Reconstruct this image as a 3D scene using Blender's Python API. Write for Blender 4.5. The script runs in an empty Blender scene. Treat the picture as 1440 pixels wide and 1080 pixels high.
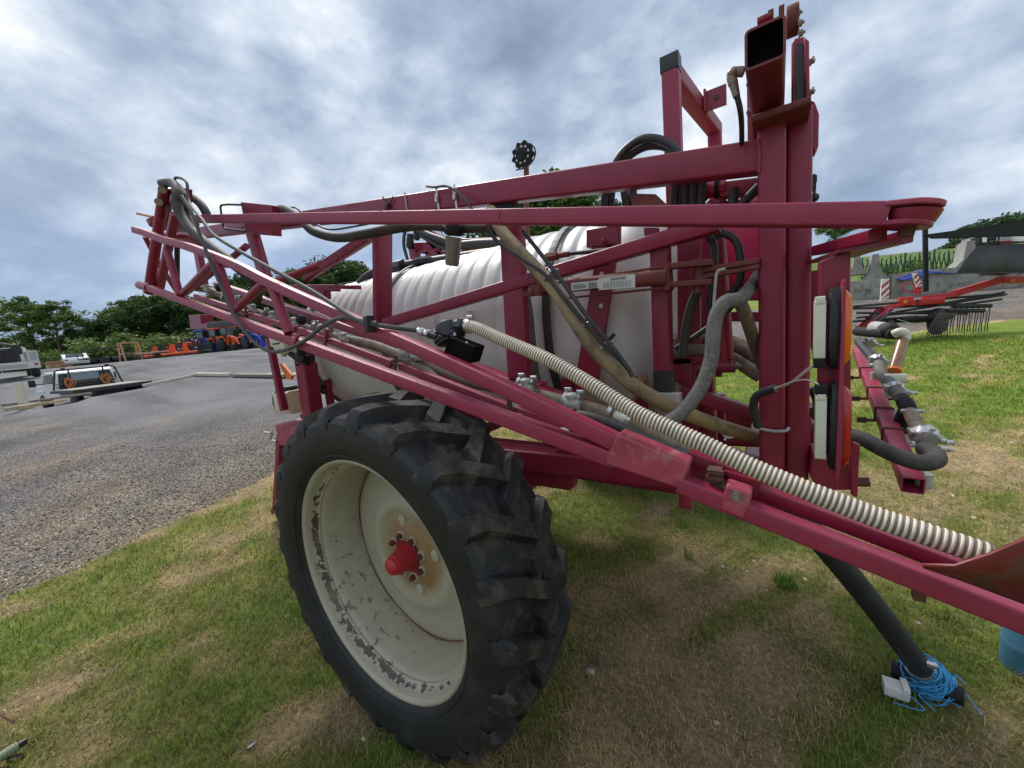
import bpy, math, random
import numpy as np
from mathutils import Vector, Matrix
R = math.radians
scene = bpy.context.scene
col = scene.collection
# ------------------------------------------------------------------ camera
FPX = 541.0
CAM = np.array([1.3326, -0.7940, 1.7010])
_v = np.array([.0970, .9853, .1418]); _v /= np.linalg.norm(_v)
_n = np.array([-.56, .178, -.809]); _n -= _n @ _v * _v; _n /= np.linalg.norm(_n)
AXM = np.array([np.cross(-_n, -_v), -_n, -_v])          # world <- camera (x right, y down, z forward)
cam_d = bpy.data.cameras.new('camera'); cam = bpy.data.objects.new('camera', cam_d); col.objects.link(cam)
cam_d.sensor_width = 36; cam_d.lens = FPX / 1440 * 36; cam_d.clip_start = .02; cam_d.clip_end = 2000
_B = np.column_stack([AXM[:, 0], -AXM[:, 1], -AXM[:, 2]])
mw = Matrix.Identity(4)
for i in range(3):
    for j in range(3): mw[i][j] = _B[i, j]
    mw[i][3] = CAM[i]
cam.matrix_world = mw
scene.camera = cam
scene.render.resolution_x = 1024; scene.render.resolution_y = 768
scene.view_settings.view_transform = 'Standard'; scene.view_settings.look = 'None'
scene.view_settings.gamma = 1; scene.view_settings.exposure = .3
# ------------------------------------------------------------------ sky: overcast with broken cloud, blue low gaps
SUN_EL, SUN_AZ = 52.0, 148.0        # azimuth measured from +X towards +Y
world = bpy.data.worlds.new("World"); scene.world = world; world.use_nodes = True
def build_sky():
    nt = world.node_tree; N = nt.nodes; L = nt.links; N.clear()
    out = N.new('ShaderNodeOutputWorld'); bg = N.new('ShaderNodeBackground'); bg.inputs[1].default_value = .1
    sky = N.new('ShaderNodeTexSky'); sky.sky_type = 'NISHITA'; sky.sun_disc = False
    sky.sun_elevation = R(SUN_EL); sky.sun_rotation = R(90 - SUN_AZ); sky.dust_density = 1.5
    tc = N.new('ShaderNodeTexCoord')
    sep = N.new('ShaderNodeSeparateXYZ'); L.new(tc.outputs['Generated'], sep.inputs[0])
    def m(op, a, b=None, clamp=False):
        n = N.new('ShaderNodeMath'); n.operation = op; n.use_clamp = clamp
        for i, q in enumerate((a, b)):
            if q is None: continue
            if isinstance(q, (int, float)): n.inputs[i].default_value = q
            else: L.new(q, n.inputs[i])
        return n.outputs[0]
    z = m('MAXIMUM', sep.outputs[2], 0.0)
    den = m('ADD', z, .42)
    u = m('DIVIDE', sep.outputs[0], den); v = m('DIVIDE', sep.outputs[1], den)
    # stretch along the cloud streets
    ca, sa = math.cos(R(118)), math.sin(R(118))
    us = m('MULTIPLY', m('ADD', m('MULTIPLY', u, ca), m('MULTIPLY', v, sa)), 1.0)
    vs = m('MULTIPLY', m('SUBTRACT', m('MULTIPLY', v, ca), m('MULTIPLY', u, sa)), 1.15)
    cmb = N.new('ShaderNodeCombineXYZ'); L.new(us, cmb.inputs[0]); L.new(vs, cmb.inputs[1])
    def noise(s, d, r, off, dist=0.):
        mp = N.new('ShaderNodeMapping'); mp.inputs['Location'].default_value = (off, off * .7, off * .3)
        L.new(cmb.outputs[0], mp.inputs[0])
        n = N.new('ShaderNodeTexNoise'); n.inputs['Scale'].default_value = s; n.inputs['Detail'].default_value = d
        n.inputs['Roughness'].default_value = r; n.inputs['Distortion'].default_value = dist
        L.new(mp.outputs[0], n.inputs['Vector']); return n.outputs[0]
    c = noise(.9, 3, .5, 5.7)
    def noise3(s, d, r, off, sq=2.1):
        mp = N.new('ShaderNodeMapping'); mp.inputs['Location'].default_value = (off, off*.7, off*.3); mp.inputs['Scale'].default_value = (1, 1, sq); mp.inputs['Rotation'].default_value = (R(14), R(8), 0)
        L.new(tc.outputs['Generated'], mp.inputs[0]); n = N.new('ShaderNodeTexNoise'); n.inputs['Scale'].default_value = s; n.inputs['Detail'].default_value = d; n.inputs['Roughness'].default_value = r; L.new(mp.outputs[0], n.inputs['Vector']); return n.outputs[0]
    a = noise3(3.2, 8, .50, 4.3, 1.5); b = noise3(9.0, 7, .58, 8.1, 1.7)
    mix = m('ADD', m('MULTIPLY', a, .5), m('ADD', m('MULTIPLY', b, .26), m('MULTIPLY', c, .24)))
    ramp = N.new('ShaderNodeValToRGB'); L.new(mix, ramp.inputs[0])
    e = ramp.color_ramp.elements
    e[0].position = .30; e[0].color = (2.1, 2.75, 3.8, 1)
    e[1].position = .605; e[1].color = (8.9, 9.1, 9.3, 1)
    for p, cc in ((.43, (3.3, 4.1, 5.4, 1)), (.485, (4.5, 5.3, 6.5, 1)), (.53, (5.7, 6.4, 7.4, 1)), (.57, (7.0, 7.5, 8.2, 1))):
        q = e.new(p); q.color = cc
    # thin parts let blue sky through near the horizon
    gapn = noise(.8, 3, .5, 21.3, .2)
    low = m('SUBTRACT', 1.0, m('MULTIPLY', z, 3.4), True)
    gap = m('MULTIPLY', m('MULTIPLY', m('SUBTRACT', gapn, .44), 7.5, True), low, True)
    mx = N.new('ShaderNodeMix'); mx.data_type = 'RGBA'
    L.new(m('MULTIPLY', gap, .9), mx.inputs[0]); L.new(ramp.outputs[0], mx.inputs[6])
    tint = N.new('ShaderNodeMix'); tint.data_type = 'RGBA'; tint.blend_type = 'MULTIPLY'; tint.inputs[0].default_value = 1
    L.new(sky.outputs[0], tint.inputs[6]); tint.inputs[7].default_value = (.40, .53, .78, 1)
    L.new(tint.outputs[2], mx.inputs[7])
    L.new(mx.outputs[2], bg.inputs[0]); L.new(bg.outputs[0], out.inputs[0])
build_sky()
sd = bpy.data.lights.new('sun', 'SUN'); sun = bpy.data.objects.new('sun', sd); col.objects.link(sun)
sd.energy = 3.3; sd.angle = R(20); sd.color = (1, .96, .9)
_d = Vector((math.cos(R(SUN_EL)) * math.cos(R(SUN_AZ)), math.cos(R(SUN_EL)) * math.sin(R(SUN_AZ)), math.sin(R(SUN_EL))))
sun.rotation_euler = _d.to_track_quat('Z', 'Y').to_euler()
# ------------------------------------------------------------------ points measured on the photograph, put at their real distance
def ray(px, py): return AXM @ np.array([(px - 720) / FPX, (py - 540) / FPX, 1.0])
def Y(px, py, y): d = ray(px, py); return CAM + d * (y - CAM[1]) / d[1]
def Zp(px, py, z): d = ray(px, py); return CAM + d * (z - CAM[2]) / d[2]
def D(px, py, dep): return CAM + ray(px, py) * dep
def depth(p): return float((np.asarray(p) - CAM) @ AXM[:, 2])
FWD = AXM[:, 2]; RGT = AXM[:, 0]
# ------------------------------------------------------------------ materials
MATS = {}
def mat(name, color, rough=.5, metal=0., noise=None, bump=0., bscale=60, spec=.5, coat=0., trans=0., alpha=1., dirt=None, dscale=6, dpos=(.52, .62), emit=None, wear=None, vcol=None):
    """noise=(amount, scale): value variation; dirt=colour: patches of dirt; wear=colour: worn convex edges"""
    mt = bpy.data.materials.new(name); mt.use_nodes = True; nt = mt.node_tree; N = nt.nodes; L = nt.links
    b = N['Principled BSDF']; b.inputs['Roughness'].default_value = rough; b.inputs['Metallic'].default_value = metal
    b.inputs['Specular IOR Level'].default_value = spec; b.inputs['Coat Weight'].default_value = coat
    b.inputs['Coat Roughness'].default_value = .2
    b.inputs['Transmission Weight'].default_value = trans; b.inputs['Alpha'].default_value = alpha
    b.inputs['Base Color'].default_value = (*color, 1)
    tc = N.new('ShaderNodeTexCoord'); cur = None
    rgb = N.new('ShaderNodeRGB'); rgb.outputs[0].default_value = (*color, 1); cur = rgb.outputs[0]
    if vcol:
        at = N.new('ShaderNodeAttribute'); at.attribute_name = vcol; cur = at.outputs['Color']
    def nz(s, d=5, r=.6):
        n = N.new('ShaderNodeTexNoise'); n.inputs['Scale'].default_value = s; n.inputs['Detail'].default_value = d
        n.inputs['Roughness'].default_value = r; L.new(tc.outputs['Object'], n.inputs['Vector']); return n.outputs[0]
    if noise:
        n = nz(noise[1]); mr = N.new('ShaderNodeMapRange'); L.new(n, mr.inputs[0])
        mr.inputs[1].default_value = .3; mr.inputs[2].default_value = .7
        mr.inputs[3].default_value = 1 - noise[0]; mr.inputs[4].default_value = 1 + noise[0]
        mx = N.new('ShaderNodeVectorMath'); mx.operation = 'SCALE'; L.new(cur, mx.inputs[0]); L.new(mr.outputs[0], mx.inputs['Scale']); cur = mx.outputs[0]
    if dirt:
        n = nz(dscale, 8, .68); mr = N.new('ShaderNodeMapRange'); L.new(n, mr.inputs[0])
        mr.inputs[1].default_value = dpos[0]; mr.inputs[2].default_value = dpos[1]
        mx = N.new('ShaderNodeMix'); mx.data_type = 'RGBA'; L.new(mr.outputs[0], mx.inputs[0]); L.new(cur, mx.inputs[6]); mx.inputs[7].default_value = (*dirt, 1); cur = mx.outputs[2]
        mr2 = N.new('ShaderNodeMapRange'); L.new(mr.outputs[0], mr2.inputs[0]); mr2.inputs[3].default_value = rough; mr2.inputs[4].default_value = min(1, rough + .35); L.new(mr2.outputs[0], b.inputs['Roughness'])
    if False:
        g = N.new('ShaderNodeNewGeometry'); n = nz(45, 6, .7)
        ad = N.new('ShaderNodeMath'); ad.operation = 'MULTIPLY_ADD'; L.new(n, ad.inputs[0]); ad.inputs[1].default_value = .16; L.new(g.outputs['Pointiness'], ad.inputs[2])
        mr = N.new('ShaderNodeMapRange'); L.new(ad.outputs[0], mr.inputs[0]); mr.inputs[1].default_value = .655; mr.inputs[2].default_value = .675
        mx = N.new('ShaderNodeMix'); mx.data_type = 'RGBA'; L.new(mr.outputs[0], mx.inputs[0]); L.new(cur, mx.inputs[6]); mx.inputs[7].default_value = (*wear, 1); cur = mx.outputs[2]
    if bump:
        n = nz(bscale, 6, .65); bp = N.new('ShaderNodeBump'); bp.inputs['Strength'].default_value = bump; bp.inputs['Distance'].default_value = .01
        L.new(n, bp.inputs['Height']); L.new(bp.outputs[0], b.inputs['Normal'])
    L.new(cur, b.inputs['Base Color'])
    if emit: b.inputs['Emission Color'].default_value = (*emit[0], 1); b.inputs['Emission Strength'].default_value = emit[1]
    MATS[name] = mt; return mt
mat('maroon', (.235, .011, .042), .36, noise=(.14, 5), bump=.05, bscale=120, dirt=(.13, .03, .035), dscale=9, dpos=(.58, .72), wear=(.30, .13, .12))
mat('maroon_worn', (.36, .05, .085), .48, noise=(.25, 14), bump=.08, bscale=90, dirt=(.34, .16, .15), dscale=26, dpos=(.52, .66), wear=(.42, .25, .2))
mat('maroon_bright', (.42, .012, .07), .35, noise=(.1, 5))
mat('rust_red', (.15, .028, .024), .6, noise=(.3, 14), bump=.2, dirt=(.13, .05, .03), dscale=18)
mat('rust', (.10, .045, .028), .85, noise=(.4, 30), bump=.4)
mat('hub_red', (.42, .02, .03), .38, noise=(.12, 10), dirt=(.2, .06, .03), dscale=22, dpos=(.6, .7))
mat('rubber', (.024, .026, .029), .62, noise=(.35, 7), bump=.25, bscale=45, spec=.35)
mat('tyre_rubber', (.015, .016, .018), .55, noise=(.35, 7), bump=.5, bscale=38, spec=.4, dirt=(.085, .072, .056), dscale=11, dpos=(.47, .66))
mat('sidewall', (.016, .017, .019), .5, noise=(.3, 5), bump=.12, bscale=60, spec=.4, dirt=(.035, .032, .028), dscale=5, dpos=(.5, .75))
mat('black_plastic', (.018, .02, .024), .42, noise=(.2, 9))
mat('black_matte', (.012, .012, .014), .7, noise=(.2, 9), spec=.3)
mat('black_hose', (.03, .03, .033), .5, noise=(.3, 25), bump=.1)
mat('grey_hose', (.12, .115, .105), .65, noise=(.35, 16), bump=.25, bscale=200, dirt=(.21, .2, .18), dscale=120, dpos=(.5, .6))
mat('tan_hose', (.28, .205, .105), .5, noise=(.3, 9), dirt=(.09, .065, .04), dscale=12, dpos=(.5, .7))
mat('brown_hose', (.18, .14, .095), .55, noise=(.3, 12), dirt=(.07, .05, .035), dscale=14, dpos=(.5, .7))
mat('cream_ridge', (.68, .60, .47), .45, noise=(.12, 20))
mat('hose_valley', (.17, .14, .105), .6, noise=(.25, 20))
mat('steel', (.55, .55, .56), .35, metal=.85, noise=(.2, 60), dirt=(.25, .2, .15), dscale=60, dpos=(.55, .7))
mat('bolt_steel', (.30, .25, .22), .5, metal=.6, noise=(.3, 60))
mat('grey_plastic', (.38, .38, .36), .5, noise=(.2, 40))
mat('white_plastic', (.62, .62, .52), .45, noise=(.1, 20))
mat('amber', (.80, .16, .004), .25, coat=.4)
mat('red_lens', (.42, .002, .004), .22, coat=.5)
mat('filter_bowl', (.20, .175, .15), .3, noise=(.2, 15), coat=.3)
mat('sediment_amber', (.26, .13, .05), .3, noise=(.3, 25), coat=.4)
mat('wire_white', (.55, .48, .42), .5)
mat('label_white', (.62, .62, .6), .5, noise=(.06, 30))
mat('ink', (.05, .05, .05), .6)
mat('faded_pink', (.60, .33, .42), .6)
mat('twine', (.04, .28, .55), .6, noise=(.3, 80))
mat('blue_barrel', (.07, .20, .32), .45, noise=(.25, 10), bump=.1)
mat('jug', (.62, .58, .42), .5, noise=(.08, 12))
mat('orange', (.80, .22, .04), .4)
mat('tractor_orange', (.72, .10, .015), .4, noise=(.1, 4))
mat('tractor_blue', (.01, .045, .42), .4, noise=(.1, 4))
mat('tractor_red', (.40, .015, .02), .4, noise=(.1, 4))
mat('dark_metal', (.03, .03, .033), .5, noise=(.2, 10), metal=.3)
mat('glass_dark', (.02, .03, .03), .08, spec=.8)
mat('glass_pale', (.16, .2, .2), .08, spec=.8)
mat('car_white', (.72, .73, .74), .3, coat=.4)
mat('service_white', (.6, .6, .58), .4, noise=(.06, 3))
mat('wood_pale', (.46, .36, .22), .75, noise=(.25, 8))
mat('wood_grey', (.20, .17, .14), .85, noise=(.35, 9))
mat('wood_raw', (.50, .28, .14), .75, noise=(.25, 8))
mat('concrete', (.30, .29, .26), .9, noise=(.25, 1.6), bump=.3, bscale=12, dirt=(.12, .115, .10), dscale=2.2, dpos=(.50, .68))
mat('tarp_grey', (.055, .06, .065), .6, noise=(.25, 3), bump=.15, bscale=9)
mat('tarp_blue', (.015, .05, .42), .5, noise=(.3, 2))
mat('rake_red', (.48, .02, .015), .38, noise=(.12, 4))
mat('tine', (.06, .055, .05), .5, metal=.4)
mat('stripe_white', (.7, .7, .7), .5)
mat('stripe_red', (.5, .02, .03), .5)
mat('fence_green', (.02, .09, .05), .5, noise=(.2, 5))
mat('roof_grey', (.25, .26, .28), .7, noise=(.1, 1))
mat('siding', (.55, .55, .55), .7, noise=(.08, 1))
mat('brick_red', (.35, .12, .09), .8, noise=(.2, 2))
mat('bark', (.09, .065, .045), .95, noise=(.3, 6), bump=.4, bscale=14)
mat('tail_red', (.4, .01, .01), .3)
mat('yellow', (.65, .55, .05), .5)
# ------------------------------------------------------------------ object helpers
POS = {}
def tag(o, label=None, cat=None, group=None, kind=None):
    if label: o['label'] = label
    if cat: o['category'] = cat
    if group: o['group'] = group
    if kind: o['kind'] = kind
    return o
def thing(name, loc, label, cat, group=None):
    o = bpy.data.objects.new(name, None); col.objects.link(o); o.location = tuple(float(q) for q in loc); o.empty_display_size = .2
    POS[o.name] = np.array(loc, float); return tag(o, label, cat, group)
def kids(o): return [c for c in bpy.data.objects if c.parent == o]
def copy_tree(o, parent=None, keep=None):
    if keep is None:
        keep = {}
        for c in bpy.data.objects: keep.setdefault(c.parent, []).append(c)
    c = o.copy(); col.objects.link(c); c.parent = parent
    for ch in keep.get(o, []): copy_tree(ch, c, keep)
    return c
def rrect(w, h, r, seg=3):
    pts = []
    for cx, cy, a0 in ((w/2-r, h/2-r, 0), (-w/2+r, h/2-r, 90), (-w/2+r, -h/2+r, 180), (w/2-r, -h/2+r, 270)):
        for k in range(seg+1):
            a = R(a0 + 90*k/seg); pts.append((cx+r*math.cos(a), cy+r*math.sin(a)))
    return pts
def nrm(v): v = np.asarray(v, float); return v/ (np.linalg.norm(v)+1e-12)
def smooth(pts, k=8):
    P = [np.asarray(p, float) for p in pts]
    if len(P) < 3: return P
    P = [2*P[0]-P[1]] + P + [2*P[-1]-P[-2]]; out = []
    for i in range(1, len(P)-2):
        a, b, c, d = P[i-1:i+3]
        for t in np.linspace(0, 1, k, endpoint=False):
            out.append(.5*((2*b)+(c-a)*t+(2*a-5*b+4*c-d)*t*t+(3*b-3*c+d-a)*t**3))
    out.append(P[-2]); return out
class MB:
    def __init__(s): s.v = []; s.f = []; s.m = []; s.sm = []
    def add(s, vs, fs, mi=0, sm=True):
        o = len(s.v); s.v += [tuple(map(float, p)) for p in vs]
        for f in fs: s.f.append(tuple(i+o for i in f)); s.m.append(mi); s.sm.append(sm)
        return s
    def beam(s, p0, p1, w, h, side=(0, 1, 0), r=None, mi=0, hollow=0., inner=.25, imi=None):
        """rounded box section: w along side, h across; centreline p0-p1. hollow=t leaves both ends open"""
        p0 = np.asarray(p0, float); p1 = np.asarray(p1, float); d = nrm(p1-p0); sd_ = np.asarray(side, float)
        sd_ = nrm(sd_ - (sd_@d)*d); t = np.cross(d, sd_)
        if r is None: r = min(w, h)*.14
        pr = rrect(w, h, r); n = len(pr)
        V = [p + sd_*a + t*b for p in (p0, p1) for a, b in pr]
        F = [(i, (i+1) % n, n+(i+1) % n, n+i) for i in range(n)]
        if not hollow: F += [tuple(range(n))[::-1], tuple(range(n, 2*n))]; return s.add(V, F, mi)
        pi = rrect(w-2*hollow, h-2*hollow, max(r-hollow, .002)); L = np.linalg.norm(p1-p0)*inner
        V += [p + sd_*a + t*b for p in (p0, p0+d*L, p1, p1-d*L) for a, b in pi]
        for e, (oo, ii, dd) in enumerate(((0, 2*n, 3*n), (n, 4*n, 5*n))):
            for i in range(n):
                j = (i+1) % n; F.append((oo+i, ii+i, ii+j, oo+j)); F.append((ii+i, dd+i, dd+j, ii+j))
            F.append(tuple(range(dd, dd+n)))
        k0 = len(s.m); s.add(V, F, mi)
        if imi is not None:
            for q, f in enumerate(F):
                if min(f) >= 2*n: s.m[k0+q] = imi
        return s
    def tube(s, pts, r, n=12, mi=0, k=8, closed=False, raw=False, mif=None):
        P = list(pts) if raw else smooth(pts, k)
        P = [np.asarray(p, float) for p in P]; m = len(P)
        T = [nrm((P[(i+1) % m] if closed else P[min(i+1, m-1)]) - (P[i-1] if closed else P[max(i-1, 0)])) for i in range(m)]
        u = nrm(np.cross(T[0], (0, 0, 1) if abs(T[0][2]) < .9 else (1, 0, 0)))
        V = []; 
        for i in range(m):
            u = nrm(u - (u@T[i])*T[i]); w = np.cross(T[i], u); rr = r(i/(m-1)) if callable(r) else (r[i] if hasattr(r, '__len__') else r)
            for j in range(n):
                a = 2*math.pi*j/n; V.append(P[i] + rr*(math.cos(a)*u + math.sin(a)*w))
        o = len(s.v); s.v += [tuple(map(float, q)) for q in V]
        rng = m if closed else m-1
        for i in range(rng):
            i2 = (i+1) % m
            for j in range(n):
                s.f.append((o+i*n+j, o+i*n+(j+1) % n, o+i2*n+(j+1) % n, o+i2*n+j)); s.m.append(mif(i) if mif else mi); s.sm.append(True)
        if not closed:
            s.f.append(tuple(o+j for j in range(n))[::-1]); s.f.append(tuple(o+(m-1)*n+j for j in range(n))); s.m += [mi, mi]; s.sm += [False, False]
        return s
    def sweep(s, P, w, h, side=(0, 1, 0), r=.006, mi=0):
        P = [np.asarray(p, float) for p in P]; pr = rrect(w, h, r); n = len(pr); m = len(P); V = []
        for i, p in enumerate(P):
            d = nrm(P[min(i+1, m-1)]-P[max(i-1, 0)]); sd_ = np.asarray(side, float); sd_ = nrm(sd_-(sd_@d)*d); t = np.cross(d, sd_); V += [p+sd_*a+t*b for a, b in pr]
        F = [(i*n+j, i*n+(j+1) % n, (i+1)*n+(j+1) % n, (i+1)*n+j) for i in range(m-1) for j in range(n)]
        return s.add(V, F+[tuple(range(n))[::-1], tuple(range((m-1)*n, m*n))], mi)
    def rscale(s, c, k): s.v = [(c[0]+(a-c[0])*k, b, c[2]+(d-c[2])*k) for a, b, d in s.v]; return s
    def cyl(s, p0, p1, r0, r1=None, n=16, mi=0): return s.tube([p0, p1], [r0, r0 if r1 is None else r1], n, mi, raw=True)
    def lathe(s, org, axis, prof, n=48, mi=0, up=(0, 0, 1), mif=None, sm=True, caps=True):
        """prof: (distance along axis, radius)"""
        org = np.asarray(org, float); ax = nrm(axis); u = nrm(np.cross(ax, up) if abs(ax@np.array(up)) < .9 else np.cross(ax, (1, 0, 0))); w = np.cross(ax, u)
        V = [org + ax*a + rr*(math.cos(2*math.pi*j/n)*u + math.sin(2*math.pi*j/n)*w) for a, rr in prof for j in range(n)]
        o = len(s.v); s.v += [tuple(map(float, q)) for q in V]
        for i in range(len(prof)-1):
            for j in range(n):
                s.f.append((o+i*n+j, o+i*n+(j+1) % n, o+(i+1)*n+(j+1) % n, o+(i+1)*n+j)); s.m.append(mif(i) if mif else mi); s.sm.append(sm)
        if caps and prof[0][1] > 1e-6: s.f.append(tuple(o+j for j in range(n))[::-1]); s.m.append(mi); s.sm.append(False)
        if caps and prof[-1][1] > 1e-6: s.f.append(tuple(o+(len(prof)-1)*n+j for j in range(n))); s.m.append(mi); s.sm.append(False)
        return s
    def ring(s, c, axis, R_, r, n=20, k=8, mi=0):
        ax = nrm(axis); u = nrm(np.cross(ax, (0, 0, 1) if abs(ax[2]) < .9 else (1, 0, 0))); w = np.cross(ax, u)
        return s.tube([np.asarray(c)+R_*(math.cos(2*math.pi*i/n)*u+math.sin(2*math.pi*i/n)*w) for i in range(n)], r, k, mi, closed=True, raw=True)
    def band(s, c, axis, R_, w, t=.002, n=20, mi=0):
        return s.lathe(np.asarray(c)-nrm(axis)*w/2, axis, [(0, R_), (0, R_+t), (w, R_+t), (w, R_)], n, mi)
    def plate(s, poly, t, mi=0, nrml=None):
        """flat polygon of 3-D points, thickness t away along its normal"""
        P = [np.asarray(p, float) for p in poly]; n = len(P)
        nn = nrm(nrml) if nrml is not None else nrm(np.cross(P[1]-P[0], P[2]-P[0]))
        V = P + [p+nn*t for p in P]
        F = [tuple(range(n))[::-1], tuple(range(n, 2*n))] + [(i, (i+1) % n, n+(i+1) % n, n+i) for i in range(n)]
        return s.add(V, F, mi, False)
    def box(s, c, sz, rot=None, r=0., mi=0):
        c = np.asarray(c, float); M_ = np.eye(3) if rot is None else np.array(rot)
        if r: 
            return s.beam(c - M_@np.array([sz[0]/2, 0, 0]), c + M_@np.array([sz[0]/2, 0, 0]), sz[1], sz[2], M_@np.array([0, 1, 0]), r, mi)
        V = [c + M_@(np.array([x, y, z])*np.array(sz)/2) for x in (-1, 1) for y in (-1, 1) for z in (-1, 1)]
        return s.add(V, [(0, 1, 3, 2), (4, 6, 7, 5), (0, 4, 5, 1), (2, 3, 7, 6), (0, 2, 6, 4), (1, 5, 7, 3)], mi, False)
    def ball(s, c, r, n=10, mi=0, sc=(1, 1, 1)):
        V = []; F = []
        for i in range(n+1):
            th = math.pi*i/n
            for j in range(n*2):
                ph = math.pi*j/n; V.append(np.asarray(c)+r*np.array([math.sin(th)*math.cos(ph)*sc[0], math.sin(th)*math.sin(ph)*sc[1], math.cos(th)*sc[2]]))
        for i in range(n):
            for j in range(2*n): F.append((i*2*n+j, i*2*n+(j+1) % (2*n), (i+1)*2*n+(j+1) % (2*n), (i+1)*2*n+j))
        return s.add(V, F, mi)
    def bolt(s, p, d, r=.009, mi=0):
        p = np.asarray(p, float); d = nrm(d)
        s.lathe(p, d, [(0, r*1.5), (.002, r*1.5), (.002, r)], 14, mi, sm=False); s.lathe(p+d*.002, d, [(0, r), (r*.9, r), (r*.9, r*.5), (r*1.5, r*.5)], 6, mi, sm=False); return s
    def build(s, name, mats, parent=None, label=None, bevel=0., smooth_angle=35):
        while parent is not None and parent.parent is not None and parent.parent.parent is not None: parent = parent.parent
        me = bpy.data.meshes.new(name); V = np.array(s.v); c = (V.min(0)+V.max(0))/2
        pw = POS[parent.name] if parent is not None else np.zeros(3)
        me.from_pydata((V-c).tolist(), [], s.f)
        for mm in (mats if isinstance(mats, (list, tuple)) else [mats]): me.materials.append(MATS[mm])
        me.polygons.foreach_set('material_index', s.m); me.polygons.foreach_set('use_smooth', [True]*len(s.f))
        me.update(); me.validate()
        import bmesh
        bm = bmesh.new(); bm.from_mesh(me); bmesh.ops.recalc_face_normals(bm, faces=bm.faces)
        ca = math.cos(R(smooth_angle))
        for e in bm.edges:
            if len(e.link_faces) == 2 and e.link_faces[0].normal.dot(e.link_faces[1].normal) < ca: e.smooth = False
        bm.to_mesh(me); bm.free()
        o = bpy.data.objects.new(name, me); col.objects.link(o); o.location = tuple(float(q) for q in (c-pw))
        if parent is not None: o.parent = parent
        POS[o.name] = c
        if label: o['label'] = label
        if bevel:
            md = o.modifiers.new('bevel', 'BEVEL'); md.width = bevel; md.segments = 2; md.limit_method = 'ANGLE'; md.angle_limit = R(40)
        return o
# ------------------------------------------------------------------ terrain height and zones
def vnoise(x, y, seed=0):
    x = np.asarray(x, float); y = np.asarray(y, float); xi = np.floor(x).astype(np.int64); yi = np.floor(y).astype(np.int64); xf = x-xi; yf = y-yi
    def h(a, b):
        n = (a*374761393 + b*668265263 + seed*974711) & 0x7fffffff; n = ((n ^ (n >> 13))*1274126177) & 0x7fffffff; return ((n ^ (n >> 16)) & 0xffff)/65535.
    sx = xf*xf*(3-2*xf); sy = yf*yf*(3-2*yf)
    return (h(xi, yi)*(1-sx)+h(xi+1, yi)*sx)*(1-sy) + (h(xi, yi+1)*(1-sx)+h(xi+1, yi+1)*sx)*sy
def fbm(x, y, seed=0, o=4):
    t = 0; a = .5
    for i in range(o): t = t + a*vnoise(x*2**i, y*2**i, seed+i*17); a *= .5
    return t/(1-.5**o)
def sst(x, a, b): t = np.clip((np.asarray(x, float)-a)/(b-a), 0, 1); return t*t*(3-2*t)
EDGE_A = np.array([0., 0.]); 
def uv(x, y):
    dx = np.asarray(x, float)-CAM[0]; dy = np.asarray(y, float)-CAM[1]
    g = np.array([FWD[0], FWD[1]])/np.hypot(FWD[0], FWD[1])
    return dx*g[0]+dy*g[1], dx*g[1]-dy*g[0]          # forward, right on the ground plan
def base_h(x, y):
    u, r = uv(x, y)
    up = np.clip(u, 0, None)
    h = .08*np.clip(up-3.2, 0, 26) ; h = np.where(up < 5, .08*np.clip(up-2.4, 0, None)**2/5.2*1.6*.5, h) if False else h
    k = sst(up, 1.5, 5.5); h = h*k
    rf = sst(r/np.maximum(up, 1), .30, .75)
    h = h + rf*.115*np.clip(up-26, 0, 90)
    h = h + .032
    h = h + .010*(fbm(np.asarray(x)*1.3, np.asarray(y)*1.3, 3)-.5)
    return h
def ground_hit(px, py, f=None):
    f = f or base_h; d = ray(px, py); t = .3
    while t < 500:
        p = CAM+d*t
        if p[2] < float(f(p[0], p[1])): break
        t *= 1.004
    return CAM+d*t
E0 = ground_hit(2, 577); E1 = ground_hit(60, 572); E2 = ground_hit(208, 543); E3 = ground_hit(276, 529); E4 = ground_hit(385, 531); E5 = ground_hit(470, 528)
EDGE = [E0 + (E0-E1)*2.0, E0, E1, E2, E3]
def pit(x, y):
    """lower level of the lot behind the boards: signed distance behind the edge polyline"""
    x = np.asarray(x, float); y = np.asarray(y, float); best = np.full(x.shape, 1e9); sg = np.zeros(x.shape); tt = np.zeros(x.shape)
    acc = 0.
    for a, b in zip(EDGE[:-1], EDGE[1:]):
        ab = (b-a)[:2]; L = np.hypot(*ab); t = np.clip(((x-a[0])*ab[0]+(y-a[1])*ab[1])/L**2, 0, 1)
        dx = x-(a[0]+t*ab[0]); dy = y-(a[1]+t*ab[1]); d = np.hypot(dx, dy); s = np.sign(ab[0]*dy-ab[1]*dx)
        m = d < best; best = np.where(m, d, best); sg = np.where(m, s, sg); tt = np.where(m, acc+t*L, tt); acc += L
    d = best*sg
    along = 1-sst(tt, acc-4.5, acc-.3)
    return np.where(d > 0, sst(d, 0, .12)*(1-sst(d, 3.5, 10.5)), 0)*.72*along
def H(x, y): return base_h(x, y)-pit(x, y)
def gh(x, y): return float(H(x, y))
def on_ground(px, py): return ground_hit(px, py, lambda a, b: H(a, b))
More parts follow.
